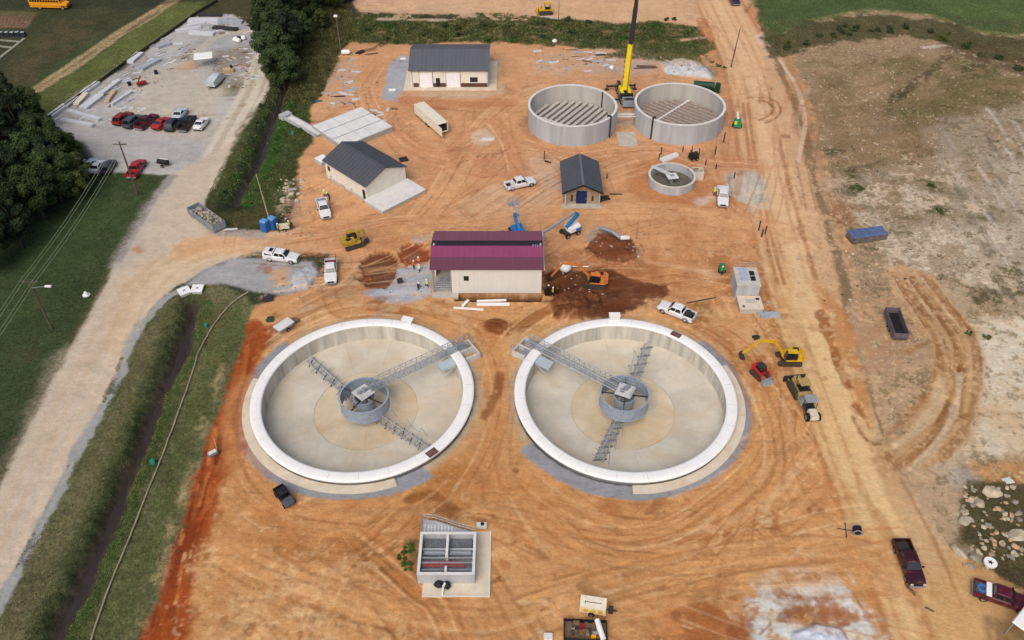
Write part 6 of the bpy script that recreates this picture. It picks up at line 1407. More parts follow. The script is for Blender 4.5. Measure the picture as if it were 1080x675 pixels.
x, y = P(173.5,175); t = thing('tow_behind_cooker', 'black and white round-bodied tow trailer on the gravel by the grass triangle', 'trailer', (x, y, 0), -.25)
MB().tube((-1.1,0,.9),(1.,0,.9),.5,n=14).build('barrel', M_BLACK, t); MB().box(-1.,.9,.1,.45,1.1,1.35).build('shelf', M_WHITE, t); wheels(t, (0,), .7, .3); MB().beam((-1.1,0,.5),(-2.,0,.4),.08,.08).build('tow_bar', M_DARKST, t)
x, y = P(903,562); t = thing('tow_pump', 'small black wheeled pump with a thin frame on the dirt left of the haul road', 'pump', (x, y, 0), radians(170))
MB().tube((0,-.35,.55),(0,.35,.55),.5,n=16).build('reel', M_BLACK, t); MB().ring(.52,.4,-.45,-.38,18).ring(.52,.4,.38,.45,18).build('reel_flange', M_STEEL, t); t.children[-1].rotation_euler = (pi/2,0,0); t.children[-1].location = (0,0,.55)
MB().tube((.4,0,.3),(2.3,0,.35),.05).tube((1.2,-1.1,.2),(1.3,1.1,.35),.05).build('frame', M_DARKST, t)
# white tank by the trench, pipe bends
x, y = P(596,285); t = thing('water_tank', 'white rounded water tank on the bank of the trench', 'tank', (x, y, .25)); MB().lathe([(.001,0),(.9,0),(1.0,.2),(1.0,.7),(.8,1.0),(.3,1.12),(.001,1.14)], 20).build('tank_body', M_WHITE, t, smooth=True); MB().cyl(0,0,1.1,1.22,.2).build('lid', M_BLACK, t)
x, y = P(612,283); t = thing('pipe_elbow', 'white L-shaped pipe lying behind the orange excavator arm', 'pipe', (x, y, .3)); MB().path([(-1.2,.9,.15),(-1.2,0,.15),(1.3,-.1,.15)], .1, 8).build('pipe', M_WHITE, t)
a, b = P(632,245), P(652,256); t = thing('culvert_pipe', 'grey corrugated pipe with a pale end on the dirt heap right of the boom lifts', 'pipe', (*a, .5))
MB().path([(0,0,.6),(2.,-1.6,.8),(3.3,-2.8,.35)], .32, 10).build('pipe', M_STEEL, t); MB().tube((3.3,-2.8,.35),(4.8,-2.7,.35),.38,n=12).build('pipe_end', M_CONCB, t)
# ================================================================== SMALL THINGS
def gz(px, z=0): x, y = P(*px); return (x, y, ground_z(x, y)+z)
# portable toilets
TB = mat('toilet_blue', (46,104,172), rough=.5, var=.06)
for px, lb in (((281,243.5),'left of the two blue portable toilets at the foot of the pole'),((289,240.5),'right of the two blue portable toilets at the foot of the pole')):
    t = thing('portable_toilet', lb, 'portable toilet', gz(px), radians(-25), 'blue portable toilets')
    MB().box(-.6,.6,-.6,.6,.1,2.1).build('cabin', TB, t); MB().loft([[(-.62,-.62,2.1),(.62,-.62,2.1),(.62,.62,2.1),(-.62,.62,2.1)],[(-.55,-.4,2.3),(.55,-.4,2.3),(.55,.4,2.3),(-.55,.4,2.3)]]).build('roof', mat('roof_blue', (96,150,204), rough=.5), t)
    MB().box(-.42,.42,-.64,-.6,.2,1.95).build('door', TB, t); MB().cyl(.4,.4,2.2,2.6,.05).build('vent', M_BLACK, t)
# people
def person_mesh(key, vest, legs, hat, pose):
    """one continuous skinned body; head towards +z, facing +x"""
    if key in CACHE: return CACHE[key]
    bend = pose == 'bend'; kneel = pose == 'kneel'
    lean = .45 if bend else (.15 if kneel else .03); hz = .52 if kneel else .93
    def tz_(u): return (lean*u*.55, hz+u*(.52 if not bend else .42))
    V = {}; 
    pts = [('pelvis',(0,0,hz),.15,None),('waist',(tz_(.35)[0],0,tz_(.35)[1]),.14,'pelvis'),('chest',(tz_(.85)[0],0,tz_(.85)[1]),.17,'waist'),('neck',(tz_(1.15)[0],0,tz_(1.15)[1]),.06,'chest'),
           ('head',(tz_(1.35)[0]+.02,0,tz_(1.35)[1]+.02),.105,'neck'),('crown',(tz_(1.5)[0]+.02,0,tz_(1.5)[1]+.04),.09,'head')]
    for n_, s_ in (('l',1),('r',-1)):
        sx, sz_ = tz_(1.02); reach = .35 if bend or kneel else (.12 if s_ > 0 else .0)
        pts += [('sh'+n_,(sx,s_*.2,sz_),.075,'chest'),('el'+n_,(sx+reach*.5,s_*.27,sz_-.26),.055,'sh'+n_),('wr'+n_,(sx+reach+.1,s_*.25,sz_-.48),.04,'el'+n_),('ha'+n_,(sx+reach+.14,s_*.25,sz_-.58),.045,'wr'+n_)]
        if kneel: pts += [('hp'+n_,(0,s_*.1,hz-.05),.11,'pelvis'),('kn'+n_,(.32 if s_ > 0 else .12,s_*.13,.42 if s_ > 0 else .1),.08,'hp'+n_),('an'+n_,(.2 if s_ > 0 else -.28,s_*.13,.08),.05,'kn'+n_),('to'+n_,(.38 if s_ > 0 else -.38,s_*.13,.04),.045,'an'+n_)]
        else: st = .14*s_ if pose == 'walk' else .03; pts += [('hp'+n_,(0,s_*.1,hz-.06),.115,'pelvis'),('kn'+n_,(st*.8+.03,s_*.12,.5),.08,'hp'+n_),('an'+n_,(st*1.6,s_*.13,.09),.05,'kn'+n_),('to'+n_,(st*1.6+.17,s_*.14,.05),.045,'an'+n_)]
    ix = {p[0]: i for i, p in enumerate(pts)}
    me = bpy.data.meshes.new('person_base'); me.from_pydata([p[1] for p in pts], [(i, ix[p[3]]) for i, p in enumerate(pts) if p[3]], [])
    o = bpy.data.objects.new('person_base', me); C.objects.link(o); o.modifiers.new('skin', 'SKIN')
    for i, p in enumerate(pts): me.skin_vertices[0].data[i].radius = (p[2], p[2])
    me.skin_vertices[0].data[0].use_root = True
    sb = o.modifiers.new('sub', 'SUBSURF'); sb.levels = 1; sb.render_levels = 1
    dg = bpy.context.evaluated_depsgraph_get(); dg.update(); em = bpy.data.meshes.new_from_object(o.evaluated_get(dg))
    bpy.data.objects.remove(o); em.name = 'person'; em.materials.clear()
    for m_ in (vest, legs, M_SKIN): em.materials.append(m_)
    cz = hz+.02; hz_ = tz_(1.2)[1]
    for p in em.polygons:
        c = p.center; p.use_smooth = True
        hand = abs(c.y) > .2 and c.z < tz_(1.02)[1]-.4 and c.x > .05
        p.material_index = 2 if (c.z > hz_ or hand) else (0 if c.z > cz else 1)
    head = (tz_(1.5)[0]+.02, 0, tz_(1.5)[1]+.02)
    CACHE[key] = (em, head); return CACHE[key]
def person(label, px, rz, vest, pose='stand', legs=None, hat=None):
    em, h = person_mesh((vest.name, pose), vest, legs or M_JEANS, hat, pose)
    o = bpy.data.objects.new('person', em); C.objects.link(o); o.location = gz(px); o.rotation_euler = (0,0,rz); tag(o, label, 'person', None)
    MB().lathe([(.16,-.01),(.15,.03),(.13,.1),(.06,.16),(.001,.17)], 12).build('hard_hat', hat or M_HHAT, o, smooth=True).location = h
    return o
DKS = mat('dark_shirt', (44,46,54), rough=.8)
person('worker in yellow vest standing right of the blue portable toilets', (294,245), 0., M_HIVIS)
person('worker in yellow vest beside the cart near the portable toilets, facing away', (306,242), 2.6, M_HIVIS, 'walk')
person('worker in dark clothes leaning over the equipment behind the white pickup', (348,211), 3.0, DKS, 'bend')
person('worker in yellow vest at the open bed of the white pickup by the slate-roofed building', (343,209), -1.2, M_HIVIS)
person('worker in orange top at the edge of the round soil pit, the left one', (436.5,284), -.5, M_ORVEST)
person('worker in orange top at the edge of the round soil pit, the right one', (442,280), -2.2, M_ORVEST, 'walk')
person('worker in pale shirt kneeling on the gravel below the orange-topped workers', (442,286.5), 1.2, M_CONCB, 'kneel')
person('worker in yellow vest kneeling at the corner of the red-roofed building', (450.5,302.5), 2., M_HIVIS, 'kneel')
person('worker in dark clothes crouching on the gravel pad', (441,305.5), .6, DKS, 'kneel')
person('worker in yellow vest down in the trench right of the red-roofed building', (583,304), .2, M_HIVIS)
person('worker in yellow vest beside the pickup by the small round tank', (753,207), 1.4, M_HIVIS)
person('worker in dark clothes on the mud below the trench machine', (577,302), .8, DKS, 'bend')
person('worker in green vest at the green generator', (760.5,290), -1., mat('green_vest', (60,180,90)), 'stand')
# cart beside toilets
t = thing('work_cart', 'pale equipment cart with a dark tank between the two yellow-vested workers', 'cart', gz((301,242)), .2)
MB().box(-1.,.8,-.55,.55,.5,1.0).build('tray', M_SLAB, t); wheels(t, (-.1,), .62, .3); MB().tube((.9,-.4,.7),(.9,.6,.7),.42,n=14).build('tank', M_DARKST, t)
t = thing('core_drill', 'small grey tool station standing on the gravel pad left of the red roof', 'tool station', gz((422,299)), .4); MB().box(-.4,.4,-.3,.3,.3,.9).build('body', M_DARKST, t); MB().tube((-.3,0,0),(-.1,0,.3),.05).tube((.3,0,0),(.1,0,.3),.05).build('leg', M_STEEL, t)
t = thing('generator', 'small bright green generator on the dirt left of the vault house', 'generator', gz((761,285.5)), 1.4); MB().box(-.7,.7,-.45,.45,.3,1.1,tx=.08,ty=.06).build('housing', GG2, t); MB().box(-.75,.75,-.5,.5,.15,.3).build('frame', M_BLACK, t); wheels(t, (-.3,), .5, .22)
t = thing('survey_cart', 'small grey box on the red dirt left of the left clarifier', 'equipment box', gz((226,480)), .7); MB().box(-.7,.5,-.3,.3,.3,.75).build('box', M_STEEL, t); MB().beam((.5,0,.6),(1.,1.6,1.2),.06,.06).build('pole', M_TIMBER, t); MB().box(-.6,.4,-.25,.25,.75,.8).build('lid', M_CONCB, t)
# ---- poles and wires ---------------------------------------------------------------
POLE = mat('pole_wood', (98,86,74), rough=.9, var=.25, scale=3)
def pole(label, base, h, m=POLE, arm=0., armdir=0., r=.16, lean=(0,0), lamp=False, group=None):
    x, y, z = gz(base); t = thing('utility_pole', label, 'utility pole', (x, y, z), 0, group)
    MB().tube((0,0,-.3),(lean[0],lean[1],h), r, r*.6, 10).build('pole', m, t)
    if arm: 
        c, s_ = cos(armdir)*arm/2, sin(armdir)*arm/2; ar = MB().beam((-c+lean[0],-s_+lean[1],h-.5),(c+lean[0],s_+lean[1],h-.5),.12,.14).build('crossarm', m, t)
        for u in (-1,-.55,.55,1): MB().cyl(u*c*.95+lean[0], u*s_*.95+lean[1], h-.43, h-.2, .06).build('insulator', M_STEEL, ar)
    if lamp: la = MB().tube((lean[0],lean[1],h-1.6),(lean[0]+2.2,lean[1],h-1.3),.05).build('lamp_arm', M_STEEL, t); MB().box(2.0+lean[0],2.9+lean[0],-.16,.16,h-1.4,h-1.2).build('lamp_head', M_WHITE, la)
    return t
p1, p2 = gz((145,205)), gz((55,347))
wd_ = atan2(p2[1]-p1[1], p2[0]-p1[0])
pole('tall utility pole beside the crimson pickup', (145,205), 10.8, arm=2.4, armdir=wd_+pi/2, r=.19)
pole('utility pole with a lamp arm in the dark green field at the left', (55,347), 9.6, arm=2.4, armdir=wd_+pi/2, lamp=True)
pole('pale pole rising behind the blue portable toilets', (285.5,236), 10.2, mat('pale_pole', (176,164,140), var=.1), r=.13, lean=(-.4,-.3))
pole('utility pole at the edge of the brush by the far creek bank', (360,57), 8.9, mat('grey_pole', (120,114,104), var=.1), r=.12)
pole('leaning pole in the weeds beside the top of the haul road', (771,70), 9., r=.14, lean=(.5,0))
pole('thin pole standing in the weeds left of the crane boom', (589,22), 5., r=.1)
for i, (px, x1_) in enumerate(((360,19),)): 
    t = thing('floodlight', 'white floodlight head on the far pole by the creek', 'lamp', (*P(360,57), 8.95)); MB().box(-.5,.3,-.3,.3,-.02,.3).build('lamp_head', M_WHITE, t)
s_ = Vector((cos(wd_+pi/2), sin(wd_+pi/2))); dW = Vector((cos(wd_), sin(wd_)))
for i, u in enumerate((-1.15,-.6,.6,1.15)):
    m = MB(); A = Vector((p1[0],p1[1])); Bp = Vector((p2[0],p2[1])); Cn = Bp+dW*45
    for (q0, z0_), (q1, z1_) in (((A, 10.6),(Bp, 9.4)),((Bp, 9.4),(Cn, 9.8))):
        pts = []
        for k in range(11): f_ = k/10; p = q0+(q1-q0)*f_+s_*u; pts.append((p.x, p.y, z0_+(z1_-z0_)*f_-3.2*f_*(1-f_)*(1 if q0 is A else .8)))
        m.path(pts, .035, 4)
    tag(m.build('power_line', mat('pale_wire', (150,160,130), rough=.5)), ['outermost left','second from the left','third from the left','outermost right'][i]+' of the four power lines over the dark green field', 'power line', 'power lines over the field')
# ---- pipeline / hose --------------------------------------------------------------------
HP = [(262,309),(248,318),(234,332),(222,349),(210,372),(203,395),(194,420),(184,448),(172,480),(162,505),(152,530),(140,560),(128,590),(112,630),(92,690)]
pts = [(*p, ground_z(*p)+.2) for p in [tuple(q) for q in curve([np.array(P(*p)) for p in HP], 4)]]
tag(MB().path(pts, .11, 6).build('discharge_hose', mat('dusty_hose', (158,150,128), rough=.8, var=.2, scale=.6)), 'long pale discharge hose laid through the grass beside the lower ditch', 'hose')
TEAL = mat('teal_plastic', (46,150,120), rough=.5)
for px, lb in (((218,345),'teal hose valve near the top end of the discharge hose'),((162,489),'teal hose valve beside the discharge hose above the bottom left'),((309,142),'teal barrel lying in the grass by the concrete channel')):
    t = thing('hose_valve', lb, 'valve', gz(px), random.uniform(0,3)); MB().cyl(0,0,0,.7,.26,n=12).build('body', TEAL, t); MB().tube((-.35,0,.5),(.35,0,.5),.1).cyl(0,0,.7,.85,.12).build('handle', TEAL, t)
# white lids at the road edge
for px, a, lb in (((195,309),.6,'tilted white square inlet lid at the ditch head'),((209,307),.05,'straight white square inlet lid right of the tilted one')):
    t = thing('inlet_box', lb, 'inlet box', gz(px), a); MB().box(-.75,.75,-.75,.75,-.8,.45).build('box', M_CONCG, t); MB().box(-.9,.9,-.9,.9,.45,.6).build('lid', M_WHITE, t); MB().cyl(0,0,.6,.66,.2).build('handle', M_STEEL, t)
t = thing('field_marker', 'small white cone-shaped marker alone in the dark green field', 'marker', gz((91,311)), .4); MB().tube((0,0,0),(0,0,.7),.5,.12,8).build('body', M_WHITE, t); MB().cyl(0,0,-.02,.05,.6).build('base', M_CONCB, t)
# ---- gable corner at the bottom right ---------------------------------------------------
x, y = P(1067,656,2.5); t = thing('white_canopy', 'white canopy roof corner cut off by the right edge near the bottom', 'canopy', (x+2.82, y-.25, 0), radians(40))
MB().hexa([(-2,-2,2.5),(2,-2,2.5),(2,2,2.5),(-2,2,2.5),(-1.9,-1.9,2.62),(1.9,-1.9,2.62),(1.9,1.9,2.62),(-1.9,1.9,2.62)]).build('roof', M_WHITE, t)
for a in (-1.8,1.8):
    for b in (-1.8,1.8): MB().box(a-.05,a+.05,b-.05,b+.05,0,2.5).build('post', M_STEEL, t)
# ---- steel beams / planks in front of the red roof -----------------------------------------
for px0, px1, w_, lb in (((503,318.5),(534,317.5),.35,'uppermost white beam on the dirt in front of the red-roofed building'),((503,322),(537.5,321.8),.6,'wide white panel under the uppermost white beam'),((478.5,325.5),(510,327.5),.3,'long thin white beam, lowest of those before the red-roofed building'),((488,325),(494,318.5),.4,'short white board lying across the thin white beam')):
    a, b = P(*px0), P(*px1); z_ = .08 if w_ != .4 else .3
    o = MB().beam((*a,z_+.1),(*b,z_+.1),w_,.2).build('steel_beam', M_WHITE); tag(o, lb, 'beam', 'white beams on the dirt')
# thin rods, stakes
rod = MB().beam((*P(724,320),.06),(*P(755,314),.06),.14,.1).build('steel_rod', M_DARKST); tag(rod, 'long dark rod lying on the dirt right of the muddy white pickup', 'rod')
STK = [(697,163,1.6),(720,160,1.2),(763,150,2.2),(754,163,1.8),(744,174,1.2),(755,178,1.1),(695,168,1.2),(774,188,1.3),(737,163,1.4),(800,243,2.),(803,250,1.6),(807,246,1.6),(728,164,1.2),(640,188,1.),(574,168,1.8)]
pr_ = None
for i, (x, y, h_) in enumerate(STK):
    o = MB().box(-.09,.09,-.09,.09,-.1,h_).build('stake', M_DARKST); o.location = gz((x,y)); 
    if i > 8 and i < 12: tag(o, 'dark stake of the close trio left of the haul road', 'stake', 'stakes left of the haul road')
    else: tag(o, 'dark thin stake standing in the dirt near the tanks', 'stake', 'stakes in the dirt near the tanks')
# ---- boxes, scrap: small debris over the site (single pieces) ---------------------------------
def board(label, c, ln, w_, ang, m, z=.12, name='plank', cat='plank', grp=None, h_=.15, stack=1):
    x, y, z0_ = gz(c); t = thing(name, label, cat, (x, y, z0_), ang, grp)
    for k in range(stack): MB().box(-ln/2+random.uniform(-.1,.1),ln/2,-w_/2+random.uniform(-.05,.05),w_/2,k*h_*1.05,k*h_*1.05+h_).build('board' if name != 'pipe_stack' else 'pipe_row', m, t)
    return t
WP = mat('weathered_white', (206,210,214), rough=.6, var=.12, scale=1.5); GP = mat('galv_grey', (168,176,184), rough=.5, var=.2, scale=1.5); TP = mat('tan_board', (196,176,146), rough=.8, var=.2, scale=1.5)
lot = [ # centre px, length m, width, angle px-direction (dx,dy), mat, label
 ((62,118),5.,1.3,(12,-9),WP,'white stack nearest the dark trees'),((76,109),4.5,1.,(14,-12),GP,'grey stack between white and cream stacks'),((86,106),5.,1.2,(11,-12),mat('cream_board', (222,212,192)),'cream stack in the row of building stacks'),
 ((97,109),6.2,1.9,(17,-13),WP,'broad white stack in the middle of the row'),((96,94),5.4,1.2,(14,-10),WP,'white stack next to the grass edge'),((117,93),7.,1.1,(21,-16),WP,'long white stack beside the grass edge'),
 ((117,103),5.,1.,(10,-14),TP,'tan stack left of the long thin white stack'),((129,105),6.4,.6,(20,-13),WP,'long thin white stack'),((89,123),9.,1.,(24,7),WP,'long white pipe pile, upper'),((82,131),8.,1.0,(26,5),WP,'long white pipe pile, lower'),
 ((143,62),5.,1.7,(14,-12),WP,'white sheet pile on the far edge'),((158,69),6.,1.6,(18,-10),GP,'grey sheet pile behind the red machine'),((173,49),3.4,1.2,(12,-4),GP,'small grey frame pile on the far side'),((199,32),6.,1.0,(18,-3),WP,'narrow white stack at the far end'),
 ((215,23),7.5,2.2,(30,0),WP,'wide grey panel stack at the far end'),((213,36),6.5,1.3,(24,2),WP,'long white panel stack with a dark underside'),((243,24),6.5,1.6,(22,1),GP,'pale grey panel stack right of the wide stack'),((238,31),6.5,1.2,(22,2),M_DARKST,'dark steel stack in front of the pale grey stack'),
 ((222,17),6.,1.,(22,0),M_DARKST,'dark beam stack furthest back'),((207,27),4.5,1.2,(14,-3),WP,'white stack in front of the wide grey stack')]
for c, ln, w_, dd, m_, lb in lot:
    a = Vector(P(c[0]+dd[0]/2, c[1]+dd[1]/2))-Vector(P(c[0]-dd[0]/2, c[1]-dd[1]/2))
    board(lb+' in the gravel lot', c, ln, w_, atan2(a.y, a.x), m_, name='material_stack', cat='material stack', grp='building material in the gravel lot', stack=3, h_=.2)
t = thing('red_lift_machine', 'small red machine among the materials in the gravel lot', 'machine', gz((150,90)), .7); MB().box(-1.,1.,-.5,.5,.3,.8).build('chassis', M_RED, t); MB().beam((-.8,0,.8),(.2,0,2.2),.2,.2).build('mast', CRD, t); wheels(t, (.6,-.6), .55, .3)
for c, lb in (((165,78),'dark round drum in the lot materials, left'),((137,90),'dark small box in the lot materials')):
    t = thing('drum', lb, 'drum', gz(c)); MB().cyl(0,0,0,.8,.4).build('body', M_BLACK, t); MB().cyl(0,0,.8,.84,.3).build('lid', M_DARKST, t)
# open shelter and trailer in the lot
t = thing('open_shelter', 'small open-sided white shelter on thin posts in the gravel lot', 'shelter', gz((217,69)), .25)
MB().hexa([(-2.1,-1.6,2.3),(2.1,-1.6,2.3),(2.1,1.6,2.3),(-2.1,1.6,2.3),(-2.0,-1.5,2.45),(2.0,-1.5,2.45),(2.0,1.5,2.5),(-2.0,1.5,2.5)]).build('roof', M_WHITE, t)
for a in (-1.9,1.9):
    for b in (-1.4,1.4): MB().tube((a,b,0),(a,b,2.35),.06).build('post', M_STEEL, t)
loc, rz = at_px((220,97),(236,81)); t = thing('tarped_trailer', 'pale tarp-covered trailer below the open shelter in the gravel lot', 'trailer', loc, rz); TRP = mat('pale_tarp', (188,200,204), rough=.6, var=.12, scale=1.2)
MB().loft([[(-2.6,-1.,.6),(-2.6,1.,.6),(-2.6,.9,1.6),(-2.6,-.9,1.5)],[(-.8,-1.1,.6),(-.8,1.1,.6),(-.8,.8,2.2),(-.8,-.8,2.1)],[(1.,-1.1,.6),(1.,1.1,.6),(1.,.9,1.9),(1.,-.9,2.0)],[(2.4,-1.,.6),(2.4,1.,.6),(2.4,.9,1.7),(2.4,-.9,1.7)]]).build('tarp', TRP, t)
MB().box(-2.6,2.4,-1.,1.,.45,.6).build('bed', M_DARKST, t); wheels(t, (-.4,.5), 1.0, .36); MB().beam((2.4,0,.5),(3.6,0,.45),.1,.1).build('tow_bar', M_DARKST, t)
t = thing('white_bags', 'white and black bagged pile on the far side of the gravel lot', 'bag', gz((253,43)), .3)
for x_, y_, m_ in ((-.9,0,M_WHITE),(0,.4,M_BLACK),(.9,.3,M_WHITE),(-.4,-.8,M_WHITE)): MB().blob((x_,y_,.5),.75,9,6,.15,(1,.9,.75)).build('bag', m_, t, smooth=True)
t = thing('brush_pile', 'tan pallet load with a dark top near the tarped trailer', 'pallet', gz((243,76)), .5); MB().box(-1.3,.6,-.7,.8,0,.9).build('load', M_TIMBER, t); MB().box(.2,.7,-.2,.4,.9,1.5).build('dark_box', M_BLACK, t)
# plots at the far top-left: row of dark wrapped blocks, concrete borders
for k in range(5):
    x = 2.5+k*5.6; t = thing('wrapped_block', 'dark wrapped block with pale top in the short row by the garden plots', 'block', gz((x,38)), .1, 'dark wrapped blocks by the garden plots')
    MB().box(-.55,.55,-.5,.5,0,1.0,tx=.06,ty=.06).build('wrap', mat('dark_wrap', (40,44,56), rough=.5), t); MB().box(-.4,.4,-.4,.4,1.0,1.08).build('top', GP, t)
KB = mat('pale_kerb', (150,152,132), rough=.9, var=.15)
for a, b, lb in (((26,41),(-2,63),'long diagonal pale kerb at the far left edge'),((-2,42.5),(22,44.5),'upper short pale kerb joining the diagonal kerb'),((-2,49),(13,50.5),'lower short pale kerb joining the diagonal kerb')):
    tag(MB().beam((*P(*a),.1),(*P(*b),.1),.7 if 'long' in lb else .5,.2).build('kerb', KB), lb, 'kerb', 'pale kerbs round the garden plots')
# silt fence on the lot edge
FB = [(230,2),(205,17),(180,35),(155,52),(132,68),(108,86),(84,103),(66,116),(50,127)]
t = thing('silt_fence', 'low black silt fence along the grass edge of the gravel lot', 'fence', (0,0,0)); pts = [np.array(P(*p)) for p in FB]
for a, b in zip(pts[:-1], pts[1:]):
    n = max(2, int(np.hypot(*(b-a))/3)); 
    for k in range(n):
        p, q = a+(b-a)*k/n, a+(b-a)*(k+1)/n; MB().beam((*p,.4),(*q,.4),.04,.75).build('fabric', mat('black_fabric', (52,54,50), rough=.9), t); MB().box(p[0]-.04,p[0]+.04,p[1]-.04,p[1]+.04,0,1.).build('post', M_WOOD, t)
# ---- pallets, rubble and rubbish over the upper site --------------------------------------
for c, ln, w_, a, m_, lb, nm in (((681,71),4.6,1.5,0,mat('rusty_mesh', (110,84,74), var=.2),'flat brown mesh bundle behind the crane, by the white gravel heap','mesh_bundle'),
   ((645,73),1.2,1.6,.5,M_WHITE,'white sack beside the crane boom','sack'),((585,45),1.4,1.0,.2,M_WHITE,'white bag on the weeds edge far behind the left tall tank','sack'),((365,58),1.8,1.4,.1,M_WHITE,'white propane-like tank at the foot of the far pole','white_tank'),
   ((612,55),3.2,.7,.05,GP,'grey board pile far behind the left tall tank','board_pile'),((630,65),3.,.7,-.1,GP,'pale board pile left of the crane boom','board_pile'),((635,58),3.4,.6,.1,M_DARKST,'dark board pile left of the crane boom','board_pile'),
   ((392,57),3.,.6,.3,M_WOOD,'brown log pile beyond the grey roof, the left one','log_pile'),((380,56),1.8,1.2,.9,M_DARKST,'dark heap of scrap left of the log pile','scrap_heap'),((357,102),2.6,.4,.1,M_DARKST,'dark short beam on the gravel left of the foundation slab','short_beam'),
   ((335,107),1.8,.8,.3,mat('dull_teal', (62,104,112)),'teal cover lying in the grass above the foundation slab','cover'),((425,62),1.2,.8,.1,M_WHITE,'white fitting on the blue gravel above the other','fitting'),((414,95),1.4,.9,.1,M_WHITE,'white fitting on the blue gravel below the other','fitting'),
   ((514,147),2.6,.9,.05,M_CONCB,'pale cover slab on the dirt right of the cargo trailer','cover_slab'),((636,211),2.4,.9,.4,M_DARKST,'dark scrap pile at the right corner of the blue-door shed','scrap_heap'),((650,205),2.,.25,0,M_DARKST,'short dark bar lying right of the blue-door shed','bar'),
   ((578,171),1.3,.5,-.5,M_DARKST,'small dark tool left of the blue-door shed','tool'),((425,169),1.6,1.2,.4,M_DARKST,'dark tractor-like unit behind the slate-roofed building','unit'),((283,316),1.4,1.2,.3,M_DARKST,'dark crate on the dirt below the gravel patch','crate'),
   ((285,338),1.,.8,.3,mat('dark_green_can', (60,84,58)),'dark green can left of the small silver trailer','can'),((797,357),.9,.6,.3,M_DARKST,'small dark case above the yellow excavator boom','case'),((810,333),3.,1.2,.1,GP,'pale grey scrap under the low cream vault','scrap_heap'),
   ((960,622),1.4,.3,-1.1,M_WOOD,'thin brown stick on the haul road just below the maroon pickup','stick'),((980,643),.9,.2,-.6,M_WOOD,'short brown stick near the bottom of the haul road','stick'),((1063,507),1.1,.9,.2,M_CONCB,'grey disc-like slab above the rubble patch','slab'),
   ((307,200),.8,.6,.1,GP,'grey board leaning in the grass by the site entrance','board'),((244,242),2.,.3,.1,M_CONCB,'pale kerb stone on the gravel below the upper ditch','kerb_stone'),((503,300),.1,.1,0,M_DARKST,'tiny dark peg before the wall','peg')):
    if nm == 'peg': continue
    h_ = .5 if nm in ('sack','unit','white_tank','crate','can','case','scrap_heap') else .14
    if nm in ('sack',):
        x, y, z = gz(c); t = thing(nm, lb, 'sack', (x,y,z), a); MB().blob((0,0,.4),.65,9,6,.2,(ln*.7,w_*.6,.7)).build('bag', m_, t, smooth=True); MB().tube((0,0,.8),(.1,0,1.05),.14,.05).build('neck', m_, t); continue
    if nm == 'white_tank':
        x, y, z = gz(c); t = thing('propane_tank', 'white rounded tank at the foot of the far pole', 'tank', (x,y,z), a); MB().lathe([(.001,-1.1),(.4,-1.),(.55,-.7),(.55,.7),(.4,1.),(.001,1.1)], 14).build('tank_body', m_, t, smooth=True).rotation_euler = (0,pi/2,0); t.children[0].location = (0,0,.7); MB().box(-.6,-.45,-.4,.4,0,.4).box(.45,.6,-.4,.4,0,.4).build('foot', M_DARKST, t); continue
    x, y, z = gz(c); t = thing(nm, lb, nm.replace('_',' '), (x,y,z), a)
    for k in range(4):
        y_ = -w_/2+w_*k/4; j = random.uniform(-.15,.15)*ln
        MB().box(-ln/2+j,ln/2+j*.5,y_,y_+w_/4*.85,0,h_*random.uniform(.7,1.2),rz=random.uniform(-.08,.08)).build('piece', m_, t)
for (x0_, x1_, y0_, y1_, n, lb, grp) in ((566,648,50,75,34,'board or sheet scattered on the pale ground left of the crane boom','boards scattered left of the crane boom'),(343,378,62,110,22,'board lying on the rough ground left of the blue gravel','boards left of the blue gravel'),(392,418,112,132,8,'scrap board near the far corner of the foundation slab','scrap boards by the foundation slab'),
     (60,150,76,128,46,'short pipe or board among the building material stacks','loose pieces among the material stacks'),(158,205,40,74,30,'loose pipe piece on the far part of the gravel lot','loose pieces at the far part of the lot'),(236,274,50,92,34,'broken board on the rough ground by the tarped trailer','broken boards by the tarped trailer'),(200,285,14,36,34,'grey piece beside the far panel stacks','grey pieces by the far panel stacks')):
    for k in range(n):
        for _ in range(12):
            x, y = P(random.uniform(x0_,x1_), random.uniform(y0_,y1_))
            if VEG[min(NY-1,int(np.searchsorted(GY,y))), min(NX-1,int(np.searchsorted(GX,x)))] < .4: break
        ln = random.uniform(.9,2.4); w_ = random.uniform(.15,.7)
        o = MB().box(-ln/2,ln/2,-w_/2,w_/2,0,random.uniform(.06,.2)).build('board', random.choice([WP,GP,TP,WP,M_WOOD,M_CONCB])); o.location = (x,y,ground_z(x,y)+.02); o.rotation_euler = (random.uniform(-.06,.06),0,random.gauss(.7 if x0_ < 200 else .1,.5)); tag(o, lb, 'board', grp)
# litter: clods and scraps too many to count
lt = MB()
for (x0_, x1_, y0_, y1_, n, sz) in ((565,650,48,76,90,.3),(340,400,70,112,60,.28),(340,420,108,130,40,.25),(225,270,60,95,160,.3),(290,330,195,250,90,.25),(405,450,130,140,30,.25),(440,475,275,315,30,.15),(785,815,318,330,20,.3),(395,440,275,315,40,.15),(120,175,55,100,110,.3),(520,575,60,95,25,.2),(230,285,15,35,50,.3),(700,810,45,95,90,.3),(270,330,300,320,30,.25),(840,1000,80,330,330,.3),(575,640,285,315,40,.25),(620,680,245,275,50,.3)):
    for k in range(n):
        x, y = P(random.uniform(x0_,x1_), random.uniform(y0_,y1_)); s1 = random.uniform(.3,1)*sz; z_ = ground_z(x,y)
        lt.blob((x,y,z_+s1*.25),s1,5,3,.35,(1,random.uniform(.5,1),.5))
o = lt.build('rubble', mat('mixed_rubble', (178,164,146), rough=.9, var=.75, scale=.9)); tag(o, 'scattered small rubble and scraps over the dirt', 'rubble'); o['kind'] = 'stuff'
